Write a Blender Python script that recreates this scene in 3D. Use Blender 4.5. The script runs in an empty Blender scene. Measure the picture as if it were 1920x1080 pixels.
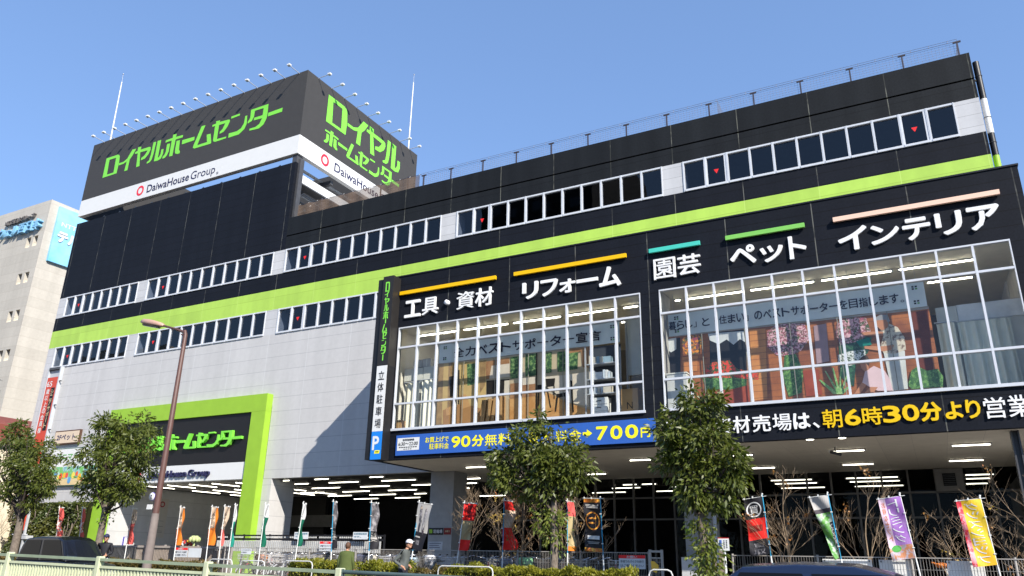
import bpy, math, random
import numpy as np
from mathutils import Vector, Matrix, noise as mnoise
random.seed(7)
RNG = np.random.default_rng(11)
SC = bpy.context.scene
COL = SC.collection
PI = math.pi
R = math.radians
ORG = {}

# ---------------------------------------------------------------- object helpers
def link(o):
    COL.objects.link(o)
    return o

def tag(o, label=None, cat=None, group=None, kind=None):
    if label: o['label'] = label
    if cat: o['category'] = cat
    if group: o['group'] = group
    if kind: o['kind'] = kind
    return o

def thing(name, label, cat, loc=(0, 0, 0), group=None, rotz=0.0):
    o = link(bpy.data.objects.new(name, None))
    o.empty_display_size = 0.2
    o.location = loc
    o.rotation_euler = (0, 0, rotz)
    ORG[o] = Vector(loc)
    return tag(o, label, cat, group)

def set_parent(o, parent):
    if parent is not None:
        o.parent = parent

class MB:
    """collects faces; every face carries a material"""
    def __init__(s):
        s.v = []; s.f = []; s.m = []; s.mats = []; s.smooth = []
    def mi(s, mat):
        if mat not in s.mats: s.mats.append(mat)
        return s.mats.index(mat)
    def add(s, vs, fs, mat, smooth=False):
        b = len(s.v); k = s.mi(mat)
        s.v.extend([tuple(p) for p in vs])
        for f in fs:
            s.f.append(tuple(b + i for i in f)); s.m.append(k); s.smooth.append(smooth)
        return s
    def box(s, x0, x1, y0, y1, z0, z1, mat):
        if x0 > x1: x0, x1 = x1, x0
        if y0 > y1: y0, y1 = y1, y0
        if z0 > z1: z0, z1 = z1, z0
        vs = [(x0, y0, z0), (x1, y0, z0), (x1, y1, z0), (x0, y1, z0), (x0, y0, z1), (x1, y0, z1), (x1, y1, z1), (x0, y1, z1)]
        return s.add(vs, [(0, 3, 2, 1), (4, 5, 6, 7), (0, 1, 5, 4), (1, 2, 6, 5), (2, 3, 7, 6), (3, 0, 4, 7)], mat)
    def quad(s, a, b, c, d, mat):
        return s.add([a, b, c, d], [(0, 1, 2, 3)], mat)
    def poly_xz(s, pts, y, mat):
        a = sum(pts[i][0] * pts[(i + 1) % len(pts)][1] - pts[(i + 1) % len(pts)][0] * pts[i][1] for i in range(len(pts)))
        if a < 0: pts = pts[::-1]
        return s.add([(p[0], y, p[1]) for p in pts], [tuple(range(len(pts)))], mat)
    def prism_xz(s, pts, y0, y1, mat):
        a = sum(pts[i][0] * pts[(i + 1) % len(pts)][1] - pts[(i + 1) % len(pts)][0] * pts[i][1] for i in range(len(pts)))
        if a < 0: pts = pts[::-1]
        n = len(pts)
        vs = [(p[0], y0, p[1]) for p in pts] + [(p[0], y1, p[1]) for p in pts]
        fs = [tuple(range(n)), tuple(range(2 * n - 1, n - 1, -1))]
        fs += [(i, n + i, n + (i + 1) % n, (i + 1) % n) for i in range(n)]
        return s.add(vs, fs, mat)
    def tube(s, pts, rad, mat, n=6, cap=True):
        pts = [Vector(p) for p in pts]
        if not hasattr(rad, '__len__'): rad = [rad] * len(pts)
        vs = []; fs = []
        up = None
        for i, p in enumerate(pts):
            if i == 0: d = pts[1] - pts[0]
            elif i == len(pts) - 1: d = pts[-1] - pts[-2]
            else: d = (pts[i + 1] - pts[i]).normalized() + (pts[i] - pts[i - 1]).normalized()
            if d.length < 1e-9: d = Vector((0, 0, 1))
            d.normalize()
            if up is None:
                up = Vector((0, 0, 1)) if abs(d.z) < 0.9 else Vector((0, 1, 0))
            a = d.cross(up)
            if a.length < 1e-4:
                up = Vector((1, 0, 0)); a = d.cross(up)
            a.normalize(); b = d.cross(a).normalized(); up = -b if False else up
            for k in range(n):
                t = 2 * PI * k / n
                vs.append(p + (a * math.cos(t) + b * math.sin(t)) * rad[i])
        for i in range(len(pts) - 1):
            for k in range(n):
                k2 = (k + 1) % n
                fs.append((i * n + k, i * n + k2, (i + 1) * n + k2, (i + 1) * n + k))
        s.add(vs, fs, mat, smooth=n > 4)
        if cap:
            b0 = [tuple(v) for v in vs[:n]]; b1 = [tuple(v) for v in vs[-n:]]
            s.add(b0, [tuple(range(n))[::-1]], mat); s.add(b1, [tuple(range(n))], mat)
        return s
    def lathe(s, c, prof, mat, n=12, axis='z'):
        vs = []; fs = []
        for (r, h) in prof:
            for k in range(n):
                t = 2 * PI * k / n
                p = (r * math.cos(t), r * math.sin(t), h)
                if axis == 'y': p = (p[0], p[2], p[1])
                if axis == 'x': p = (p[2], p[0], p[1])
                vs.append((c[0] + p[0], c[1] + p[1], c[2] + p[2]))
        for i in range(len(prof) - 1):
            for k in range(n):
                k2 = (k + 1) % n
                fs.append((i * n + k, i * n + k2, (i + 1) * n + k2, (i + 1) * n + k))
        s.add(vs, fs, mat, smooth=True)
        return s
    def ball(s, c, r, mat, nu=10, nv=7, sc=(1, 1, 1)):
        vs = [(c[0], c[1], c[2] - r * sc[2])]
        for i in range(1, nv):
            a = -PI / 2 + PI * i / nv
            for k in range(nu):
                t = 2 * PI * k / nu
                vs.append((c[0] + r * sc[0] * math.cos(a) * math.cos(t), c[1] + r * sc[1] * math.cos(a) * math.sin(t), c[2] + r * sc[2] * math.sin(a)))
        vs.append((c[0], c[1], c[2] + r * sc[2]))
        fs = [(0, 1 + (k + 1) % nu, 1 + k) for k in range(nu)]
        for i in range(nv - 2):
            for k in range(nu):
                k2 = (k + 1) % nu
                fs.append((1 + i * nu + k, 1 + i * nu + k2, 1 + (i + 1) * nu + k2, 1 + (i + 1) * nu + k))
        t = len(vs) - 1; b = 1 + (nv - 2) * nu
        fs += [(b + k, b + (k + 1) % nu, t) for k in range(nu)]
        return s.add(vs, fs, mat, smooth=True)
    def torus(s, c, R0, r, mat, nu=20, nv=6, axis='y'):
        vs = []; fs = []
        for i in range(nu):
            a = 2 * PI * i / nu
            for j in range(nv):
                b = 2 * PI * j / nv
                q = R0 + r * math.cos(b)
                p = (q * math.cos(a), r * math.sin(b), q * math.sin(a))
                if axis == 'x': p = (p[1], p[0], p[2])
                if axis == 'z': p = (p[0], p[2], p[1])
                vs.append((c[0] + p[0], c[1] + p[1], c[2] + p[2]))
        for i in range(nu):
            for j in range(nv):
                i2 = (i + 1) % nu; j2 = (j + 1) % nv
                fs.append((i * nv + j, i * nv + j2, i2 * nv + j2, i2 * nv + j))
        return s.add(vs, fs, mat, smooth=True)
    def build(s, name, parent=None, root=None, bevel=0.0):
        me = bpy.data.meshes.new(name)
        o0 = Vector((0, 0, 0))
        if parent is not None:
            o0 = ORG.get(parent, o0)
        va = np.array(s.v, dtype=np.float64).reshape(-1, 3) - np.array(o0)
        me.from_pydata([tuple(p) for p in va], [], s.f)
        for m in s.mats: me.materials.append(m)
        me.polygons.foreach_set('material_index', s.m)
        me.polygons.foreach_set('use_smooth', s.smooth)
        me.update()
        o = link(bpy.data.objects.new(name, me))
        ORG[o] = o0
        if parent is not None: o.parent = parent
        if bevel > 0:
            b = o.modifiers.new('Bevel', 'BEVEL'); b.width = bevel; b.segments = 2; b.limit_method = 'ANGLE'
        return o

def np_mesh(name, verts, faces, mat, parent=None, smooth=False):
    """fast mesh of equal sized faces from numpy arrays"""
    o0 = np.array(ORG.get(parent, Vector((0, 0, 0)))) if parent is not None else np.zeros(3)
    me = bpy.data.meshes.new(name)
    nv = len(verts); nf, k = faces.shape
    me.vertices.add(nv); me.loops.add(nf * k); me.polygons.add(nf)
    me.vertices.foreach_set('co', (verts - o0).astype(np.float32).ravel())
    me.loops.foreach_set('vertex_index', faces.astype(np.int32).ravel())
    me.polygons.foreach_set('loop_start', np.arange(0, nf * k, k, dtype=np.int32))
    me.polygons.foreach_set('loop_total', np.full(nf, k, dtype=np.int32))
    if smooth: me.polygons.foreach_set('use_smooth', np.ones(nf, dtype=bool))
    me.materials.append(mat)
    me.update(); me.validate()
    o = link(bpy.data.objects.new(name, me))
    ORG[o] = Vector(o0)
    if parent is not None: o.parent = parent
    return o

def copy_tree(o, parent=None):
    c = o.copy(); COL.objects.link(c)
    ORG[c] = ORG.get(o, Vector((0, 0, 0)))
    if parent is not None:
        c.parent = parent
    for ch in list(KIDS(o)):
        copy_tree(ch, c)
    return c

def KIDS(o):
    return [x for x in COL.objects if x.parent == o]

# ---------------------------------------------------------------- text
_tc = {}
def text_geo(body, bold=0.0, depth=0.0):
    key = (body, bold, depth)
    if key in _tc: return _tc[key]
    c = bpy.data.curves.new('lettering', 'FONT')
    c.body = body; c.size = 1.0; c.resolution_u = 3
    c.offset = bold
    c.extrude = depth
    o = bpy.data.objects.new('lettering', c); COL.objects.link(o)
    dg = bpy.context.evaluated_depsgraph_get()
    m = bpy.data.meshes.new_from_object(o.evaluated_get(dg))
    v = np.array([p.co[:] for p in m.vertices]).reshape(-1, 3)
    f = [tuple(p.vertices) for p in m.polygons]
    bpy.data.objects.remove(o); bpy.data.curves.remove(c); bpy.data.meshes.remove(m)
    _tc[key] = (v, f)
    return v, f

def outline_geo(contours, depth=0.0):
    c = bpy.data.curves.new('lettering', 'CURVE'); c.dimensions = '2D'; c.fill_mode = 'BOTH' if depth else 'FRONT'
    c.extrude = depth
    for pts in contours:
        sp = c.splines.new('POLY'); sp.points.add(len(pts) - 1)
        for i, p in enumerate(pts): sp.points[i].co = (p[0], p[1], 0, 1)
        sp.use_cyclic_u = True
    o = bpy.data.objects.new('lettering', c); COL.objects.link(o)
    dg = bpy.context.evaluated_depsgraph_get()
    m = bpy.data.meshes.new_from_object(o.evaluated_get(dg))
    v = np.array([p.co[:] for p in m.vertices]).reshape(-1, 3)
    f = [tuple(p.vertices) for p in m.polygons]
    bpy.data.objects.remove(o); bpy.data.curves.remove(c); bpy.data.meshes.remove(m)
    return v, f

def put(mb, geo, rect, plane, mat, depth=0.0, mirror=False, src=None):
    """fit flat geometry into rect = (h0,h1,z0,z1) on plane ('y',y) facing -y or ('x',x) facing +x; depth sticks out of the plane"""
    v, f = geo
    if len(v) == 0: return
    if src is None:
        a0, a1 = v[:, 0].min(), v[:, 0].max(); b0, b1 = v[:, 1].min(), v[:, 1].max()
    else: a0, a1, b0, b1 = src
    h = (v[:, 0] - a0) / max(a1 - a0, 1e-6)
    if mirror: h = 1 - h
    h = rect[0] + h * (rect[1] - rect[0])
    z = rect[2] + (v[:, 1] - b0) / max(b1 - b0, 1e-6) * (rect[3] - rect[2])
    zz = v[:, 2]
    dmax = np.abs(zz).max() if depth else 0
    if depth and dmax > 0:
        t = (zz + dmax) / (2 * dmax) * depth
    else:
        t = np.zeros(len(v))
    ax, p = plane
    if ax == 'y': w = np.stack([h, p - t, z], 1)
    else: w = np.stack([p + t, h, z], 1)
    mb.add(w.tolist(), [tuple(reversed(q)) for q in f] if mirror else f, mat)

def word(mb, body, rect, plane, mat, bold=0.02, depth=0.0, mirror=False):
    """lettering; heavier weights are the same outline laid again a hair proud and a hair aside"""
    g = text_geo(body, 0.0, 0.1 if depth else 0.0)
    if len(g[0]) == 0: return
    n = max(1, len(body)); em = (rect[1] - rect[0]) / n
    if any(c in '園資朝無営業場駐' for c in body): bold = min(bold, .007)
    elif any(ord(c) > 0x4e00 and c not in '工分大円力' for c in body): bold = min(bold, .014)
    b = max(0.0, bold) * 1.15 * min(em, rect[3] - rect[2])
    if b <= 0.0004: put(mb, g, rect, plane, mat, depth, mirror); return
    s_ = -1 if plane[0] == 'y' else 1
    for i, (dx, dz) in enumerate(((0, 0), (-1, 0), (1, 0), (0, -1), (0, 1), (-.7, .7), (.7, -.7), (.7, .7), (-.7, -.7))):
        r = (rect[0] + b + dx * b, rect[1] - b + dx * b, rect[2] + b + dz * b, rect[3] - b + dz * b)
        put(mb, g, r, (plane[0], plane[1] + s_ * .0005 * i), mat, depth, mirror)

def column_text(mb, body, h0, h1, z_top, z_bot, plane, mat, bold=0.02, depth=0.0, fill=0.86):
    n = len(body); st = (z_top - z_bot) / n
    for i, ch in enumerate(body):
        z1 = z_top - i * st; z0 = z1 - st * fill
        a, b = h0, h1
        if ch in 'ー|':
            m = (h0 + h1) / 2; w = (h1 - h0) * .08
            mb_rect(mb, (m - w, m + w, z0, z1), plane, mat, depth); continue
        word(mb, ch, (a, b, z0, z1), plane, mat, bold, depth)

def mb_rect(mb, rect, plane, mat, depth=0.0):
    h0, h1, z0, z1 = rect
    ax, p = plane
    if ax == 'y':
        if depth: mb.box(h0, h1, p - depth, p, z0, z1, mat)
        else: mb.quad((h0, p, z0), (h1, p, z0), (h1, p, z1), (h0, p, z1), mat)
    else:
        if depth: mb.box(p, p + depth, h0, h1, z0, z1, mat)
        else: mb.quad((p, h0, z0), (p, h1, z0), (p, h1, z1), (p, h0, z1), mat)

# ---------------------------------------------------------------- materials
_mc = {}
def nodes(name):
    m = bpy.data.materials.new(name); m.use_nodes = True
    nt = m.node_tree; nt.nodes.clear()
    out = nt.nodes.new('ShaderNodeOutputMaterial')
    return m, nt, out

def mathn(nt, op, a, b=None, c=None):
    n = nt.nodes.new('ShaderNodeMath'); n.operation = op
    for i, x in enumerate((a, b, c)):
        if x is None: continue
        if isinstance(x, (int, float)): n.inputs[i].default_value = x
        else: nt.links.new(x, n.inputs[i])
    return n.outputs[0]

def mixc(nt, fac, a, b, blend='MIX'):
    n = nt.nodes.new('ShaderNodeMix'); n.data_type = 'RGBA'; n.blend_type = blend
    n.clamp_result = False
    for i, x in ((0, fac), (6, a), (7, b)):
        if isinstance(x, (int, float)): n.inputs[i].default_value = x
        elif isinstance(x, (tuple, list)): n.inputs[i].default_value = (*x[:3], 1)
        else: nt.links.new(x, n.inputs[i])
    return n.outputs[2]

def noisen(nt, vec, scale, detail=4.0, rough=.55, stretch=None):
    if stretch:
        mp = nt.nodes.new('ShaderNodeMapping'); mp.inputs['Scale'].default_value = stretch
        nt.links.new(vec, mp.inputs[0]); vec = mp.outputs[0]
    n = nt.nodes.new('ShaderNodeTexNoise'); n.inputs['Scale'].default_value = scale
    n.inputs['Detail'].default_value = detail; n.inputs['Roughness'].default_value = rough
    nt.links.new(vec, n.inputs['Vector'])
    return n.outputs['Fac']

def rng(nt, x, a, b, c, d):
    n = nt.nodes.new('ShaderNodeMapRange'); n.clamp = True
    for i, q in enumerate((x, a, b, c, d)):
        if isinstance(q, (int, float)): n.inputs[i].default_value = q
        else: nt.links.new(q, n.inputs[i])
    return n.outputs[0]

def posn(nt):
    return nt.nodes.new('ShaderNodeNewGeometry').outputs['Position']

def mat(name, col, rough=.6, spec=.4, metal=0.0, var=.12, vs=3.0, bump=0.0, bs=30.0, emit=0.0, coat=0.0):
    if name in _mc: return _mc[name]
    m, nt, out = nodes(name)
    b = nt.nodes.new('ShaderNodeBsdfPrincipled')
    b.inputs['Roughness'].default_value = rough
    b.inputs['Specular IOR Level'].default_value = spec
    b.inputs['Metallic'].default_value = metal
    b.inputs['Coat Weight'].default_value = coat
    b.inputs['Coat Roughness'].default_value = .08
    p = posn(nt)
    if var > 0:
        f = rng(nt, noisen(nt, p, vs), .3, .7, 1 - var, 1 + var)
        cc = mixc(nt, 1.0, col, f, 'MULTIPLY')
        nt.links.new(cc, b.inputs['Base Color'])
    else: b.inputs['Base Color'].default_value = (*col, 1)
    if bump > 0:
        bn = nt.nodes.new('ShaderNodeBump'); bn.inputs['Strength'].default_value = bump; bn.inputs['Distance'].default_value = .01
        nt.links.new(noisen(nt, p, bs), bn.inputs['Height']); nt.links.new(bn.outputs[0], b.inputs['Normal'])
    if emit > 0:
        b.inputs['Emission Color'].default_value = (*col, 1); b.inputs['Emission Strength'].default_value = emit
    nt.links.new(b.outputs[0], out.inputs[0])
    _mc[name] = m
    return m

def cladding(name, col, vcol, hcol, x0, px, z0, pz, rough=.5, spec=.4, vw=.03, hw=.018, mott=.2, mscale=6., streak=.1, axis=0, bumps=.15, skip=None, dash=False, pv=.05):
    """panelled wall: vertical caulked seams, horizontal joints, mottling and rain streaks, all from world position"""
    if name in _mc: return _mc[name]
    m, nt, out = nodes(name)
    b = nt.nodes.new('ShaderNodeBsdfPrincipled')
    b.inputs['Roughness'].default_value = rough; b.inputs['Specular IOR Level'].default_value = spec
    p = posn(nt)
    sx = nt.nodes.new('ShaderNodeSeparateXYZ'); nt.links.new(p, sx.inputs[0])
    X = sx.outputs[axis]; Z = sx.outputs[2]
    fx = mathn(nt, 'FRACT', mathn(nt, 'MULTIPLY', mathn(nt, 'SUBTRACT', X, x0 - vw / 2), 1 / px))
    fz = mathn(nt, 'FRACT', mathn(nt, 'MULTIPLY', mathn(nt, 'SUBTRACT', Z, z0 - hw / 2), 1 / pz))
    mv = mathn(nt, 'LESS_THAN', fx, vw / px)
    mh = mathn(nt, 'LESS_THAN', fz, hw / pz)
    n1 = noisen(nt, p, mscale, 6, .7)
    n2 = noisen(nt, p, 1.0, 3, .5, (1.6, 1.6, .12))
    f1 = rng(nt, n1, .32, .68, 1 - mott, 1 + mott)
    f2 = rng(nt, n2, .35, .68, 1 - streak, 1 + streak)
    # every panel a hair different
    ix = mathn(nt, 'FLOOR', mathn(nt, 'MULTIPLY', mathn(nt, 'SUBTRACT', X, x0), 1 / px))
    iz = mathn(nt, 'FLOOR', mathn(nt, 'MULTIPLY', mathn(nt, 'SUBTRACT', Z, z0), 1 / pz))
    wn = nt.nodes.new('ShaderNodeTexWhiteNoise'); wn.noise_dimensions = '2D'
    cx = nt.nodes.new('ShaderNodeCombineXYZ'); nt.links.new(ix, cx.inputs[0]); nt.links.new(iz, cx.inputs[1])
    nt.links.new(cx.outputs[0], wn.inputs['Vector'])
    f3 = rng(nt, wn.outputs['Value'], 0, 1, 1 - pv, 1 + pv)
    c1 = mixc(nt, 1.0, col, mathn(nt, 'MULTIPLY', mathn(nt, 'MULTIPLY', f1, f2), f3), 'MULTIPLY')
    c2 = mixc(nt, mathn(nt, 'MULTIPLY', mh, .85), c1, hcol)
    vf = mv
    if dash:
        vf = mathn(nt, 'MULTIPLY', mv, rng(nt, noisen(nt, p, 2.2, 2, .6), .42, .6, .25, 1.0))
    c3 = mixc(nt, mathn(nt, 'MULTIPLY', vf, .8), c2, vcol)
    nt.links.new(c3, b.inputs['Base Color'])
    bn = nt.nodes.new('ShaderNodeBump'); bn.inputs['Strength'].default_value = bumps; bn.inputs['Distance'].default_value = .012
    hh = mathn(nt, 'SUBTRACT', mathn(nt, 'MULTIPLY', n1, .4), mathn(nt, 'MAXIMUM', mv, mh))
    nt.links.new(hh, bn.inputs['Height']); nt.links.new(bn.outputs[0], b.inputs['Normal'])
    nt.links.new(b.outputs[0], out.inputs[0])
    _mc[name] = m
    return m

def glass(name, tint=(.86, .9, .9), refl=1.0, wav=.02):
    if name in _mc: return _mc[name]
    m, nt, out = nodes(name)
    tr = nt.nodes.new('ShaderNodeBsdfTransparent'); tr.inputs[0].default_value = (*tint, 1)
    gl = nt.nodes.new('ShaderNodeBsdfGlossy'); gl.inputs['Roughness'].default_value = .004
    lw = nt.nodes.new('ShaderNodeLayerWeight'); lw.inputs['Blend'].default_value = .5
    p = posn(nt)
    bn = nt.nodes.new('ShaderNodeBump'); bn.inputs['Strength'].default_value = wav; bn.inputs['Distance'].default_value = .05
    nt.links.new(noisen(nt, p, .9, 2, .5), bn.inputs['Height'])
    nt.links.new(bn.outputs[0], gl.inputs['Normal'])
    f5 = mathn(nt, 'POWER', lw.outputs['Facing'], 4.0)
    fac = mathn(nt, 'MULTIPLY_ADD', f5, .85 * refl, .075 * refl)
    mx = nt.nodes.new('ShaderNodeMixShader')
    nt.links.new(fac, mx.inputs[0]); nt.links.new(tr.outputs[0], mx.inputs[1]); nt.links.new(gl.outputs[0], mx.inputs[2])
    nt.links.new(mx.outputs[0], out.inputs[0])
    _mc[name] = m
    return m

def leafmat(name, c1, c2, c3, scale=2.5, trans=.3, rough=.45):
    if name in _mc: return _mc[name]
    m, nt, out = nodes(name)
    p = posn(nt)
    n = noisen(nt, p, scale, 3, .6)
    n2 = noisen(nt, p, scale * 9, 2, .6)
    cc = mixc(nt, rng(nt, n, .35, .65, 0, 1), c1, c2)
    cc = mixc(nt, rng(nt, n2, .52, .72, 0, .8), cc, c3)
    b = nt.nodes.new('ShaderNodeBsdfPrincipled'); b.inputs['Roughness'].default_value = rough; b.inputs['Specular IOR Level'].default_value = .5
    nt.links.new(cc, b.inputs['Base Color'])
    t = nt.nodes.new('ShaderNodeBsdfTranslucent')
    nt.links.new(mixc(nt, 1.0, cc, (1.1, 1.25, .5), 'MULTIPLY'), t.inputs[0])
    mx = nt.nodes.new('ShaderNodeMixShader'); mx.inputs[0].default_value = trans
    nt.links.new(b.outputs[0], mx.inputs[1]); nt.links.new(t.outputs[0], mx.inputs[2])
    nt.links.new(mx.outputs[0], out.inputs[0])
    _mc[name] = m
    return m

def printmat(name, base, spots, scale=7.0, lo=.5, hi=.56, base2=None, lines=False):
    """printed picture of foliage or boards: blotches of one ink over another"""
    if name in _mc: return _mc[name]
    m, nt, out = nodes(name)
    p = posn(nt)
    b = nt.nodes.new('ShaderNodeBsdfPrincipled'); b.inputs['Roughness'].default_value = .5
    c = base
    if base2: c = mixc(nt, rng(nt, noisen(nt, p, scale * .45, 5, .7), .4, .6, 0, 1), base, base2)
    if spots: c = mixc(nt, rng(nt, noisen(nt, p, scale, 4, .7), lo, hi, 0, 1), c, spots)
    if lines:
        sx = nt.nodes.new('ShaderNodeSeparateXYZ'); nt.links.new(p, sx.inputs[0])
        fz = mathn(nt, 'FRACT', mathn(nt, 'MULTIPLY', sx.outputs[2], 1 / .21))
        c = mixc(nt, mathn(nt, 'MULTIPLY', mathn(nt, 'LESS_THAN', fz, .09), .6), c, (.12, .04, .015))
    if isinstance(c, tuple): b.inputs['Base Color'].default_value = (*c, 1)
    else: nt.links.new(c, b.inputs['Base Color'])
    nt.links.new(b.outputs[0], out.inputs[0])
    _mc[name] = m
    return m

# ---------------------------------------------------------------- camera, sun and sky
cam = bpy.data.cameras.new('camera'); co = link(bpy.data.objects.new('camera', cam))
_r = Vector((0.8830053, 0.4690263, 0.0177779)); _u = Vector((0.1424308, -0.3038511, 0.9420127)); _f = Vector((-0.4472306, 0.8292701, 0.3351059))
Mx = Matrix((( _r.x, _u.x, -_f.x, 0), (_r.y, _u.y, -_f.y, 0), (_r.z, _u.z, -_f.z, 0), (0, 0, 0, 1)))
Mx.translation = Vector((0, 0, 1.3))
co.matrix_world = Mx
cam.sensor_width = 36.0; cam.lens = 1433.33 * 36 / 1920
cam.clip_start = .1; cam.clip_end = 3000
SC.camera = co

SUNV = Vector((6.56, -4.01, 5.79)).normalized()
sd = bpy.data.lights.new('sun', 'SUN'); so = link(bpy.data.objects.new('sun', sd))
sd.energy = 5.0; sd.angle = R(.5); sd.color = (1.0, .94, .84)
so.rotation_euler = SUNV.to_track_quat('Z', 'Y').to_euler()
so.location = SUNV * 60
wd = bpy.data.worlds.new('World'); SC.world = wd; wd.use_nodes = True
nt = wd.node_tree; bg = nt.nodes['Background']
sky = nt.nodes.new('ShaderNodeTexSky'); sky.sky_type = 'NISHITA'; sky.sun_disc = False
sky.sun_elevation = math.asin(SUNV.z); sky.sun_rotation = math.atan2(SUNV.x, SUNV.y)
sky.altitude = 0; sky.air_density = 1.0; sky.dust_density = .15; sky.ozone_density = 2.2
gm = nt.nodes.new('ShaderNodeGamma'); gm.inputs[1].default_value = .55; nt.links.new(sky.outputs[0], gm.inputs[0])
tn = mixc(nt, 1.0, gm.outputs[0], (.96, 1.265, 1.78), 'MULTIPLY')
nt.links.new(tn, bg.inputs[0]); bg.inputs[1].default_value = .15
SC.view_settings.view_transform = 'Standard'; SC.view_settings.look = 'None'
SC.view_settings.exposure = .72; SC.view_settings.gamma = 1.0
SC.cycles.max_bounces = 6; SC.cycles.diffuse_bounces = 3; SC.cycles.glossy_bounces = 3
SC.cycles.transparent_max_bounces = 12; SC.cycles.caustics_reflective = False; SC.cycles.caustics_refractive = False
SC.cycles.sample_clamp_indirect = 4.0
try:
    SC.cycles.use_denoising = True
except Exception: pass
GL={
'ro':[[(-47.07,26.93),(-45.88,26.93),(-45.71,26.86),(-45.62,26.74),(-45.55,26.2),(-45.58,25.43),(-47.06,25.42)],[(-46.7,26.73),(-46.0,26.72),(-45.94,25.58),(-46.63,25.57)]],
'i':[[(-45.52,26.01),(-45.55,26.18),(-45.07,26.18),(-44.73,26.35),(-44.37,26.94),(-43.97,26.91),(-44.21,26.48),(-44.44,26.21),(-44.46,25.4),(-44.78,25.4),(-44.73,26.13),(-45.03,26.02)]],
'ya':[[(-44.01,26.51),(-43.99,26.66),(-43.79,26.69),(-43.79,26.97),(-43.46,26.93),(-43.47,26.71),(-42.59,26.7),(-42.45,26.62),(-42.42,26.44),(-42.53,26.15),(-42.83,25.88),(-43.23,25.84),(-43.24,26.02),(-42.94,26.14),(-42.76,26.39),(-42.74,26.47),(-43.46,26.5),(-43.25,25.42),(-43.58,25.41),(-43.71,26.49)]],
'ru':[[(-42.26,26.95),(-41.99,26.93),(-42.02,26.09),(-42.1,25.61),(-42.26,25.46),(-42.54,25.42),(-42.55,25.53),(-42.35,25.64),(-42.29,26.03)],[(-41.85,26.95),(-41.5,26.93),(-41.5,25.62),(-41.4,25.63),(-41.29,25.84),(-41.3,26.16),(-41.08,26.16),(-41.05,25.78),(-41.17,25.47),(-41.47,25.39),(-41.83,25.42)]],
'ho':[[(-40.82,26.44),(-40.52,26.42),(-40.51,25.83),(-40.63,25.55),(-40.8,25.42),(-41.02,25.42),(-41.03,25.56),(-40.88,25.68),(-40.8,25.9)],[(-41.02,26.6),(-41.01,26.77),(-40.37,26.79),(-40.38,27.03),(-40.03,27.0),(-40.05,26.78),(-39.38,26.75),(-39.37,26.57),(-40.04,26.58),(-40.06,25.4),(-40.38,25.42),(-40.41,26.61)],[(-39.92,26.45),(-39.59,26.42),(-39.52,25.71),(-39.39,25.55),(-39.39,25.41),(-39.61,25.41),(-39.83,25.51),(-39.89,25.68)]],
'bar':[[(-39.36,26.36),(-38.21,26.31),(-38.19,26.05),(-39.33,26.04)]],
'mu':[[(-37.71,26.94),(-37.36,26.92),(-37.82,25.59),(-36.94,25.59),(-37.09,26.15),(-36.73,26.14),(-36.53,25.44),(-36.59,25.39),(-38.05,25.41),(-38.19,25.5),(-38.18,25.65)]],
'se':[[(-36.7,26.75),(-36.38,26.77),(-36.42,26.94),(-36.05,26.91),(-36.07,26.8),(-35.26,26.75),(-35.15,26.69),(-35.15,26.56),(-35.29,26.24),(-35.56,25.96),(-35.9,25.9),(-35.91,26.05),(-35.71,26.19),(-35.53,26.56),(-36.08,26.58),(-36.06,25.57),(-35.24,25.54),(-35.25,25.42),(-36.2,25.41),(-36.38,25.5),(-36.41,25.64),(-36.44,26.62),(-36.68,26.6)]],
'n':[[(-35.07,26.91),(-34.34,26.92),(-34.33,26.78),(-35.06,26.75)],[(-35.06,25.71),(-34.37,25.68),(-34.04,25.8),(-33.85,26.1),(-33.83,26.6),(-33.66,26.59),(-33.6,25.99),(-33.74,25.66),(-34.16,25.4),(-35.06,25.4)]],
'ta':[[(-33.4,26.91),(-31.96,26.92),(-31.93,26.19),(-31.96,25.91),(-32.14,25.55),(-32.49,25.36),(-33.28,25.42),(-33.29,25.56),(-32.81,25.55),(-32.5,25.69),(-32.34,26.03),(-33.03,26.07),(-33.02,26.25),(-32.33,26.24),(-32.33,26.73),(-33.05,26.75),(-33.06,26.32),(-33.2,26.07),(-33.52,25.98),(-33.53,26.12),(-33.37,26.32)]],
'bar2':[[(-31.88,26.27),(-30.73,26.3),(-30.74,26.03),(-31.86,26.02)]],
}
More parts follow.
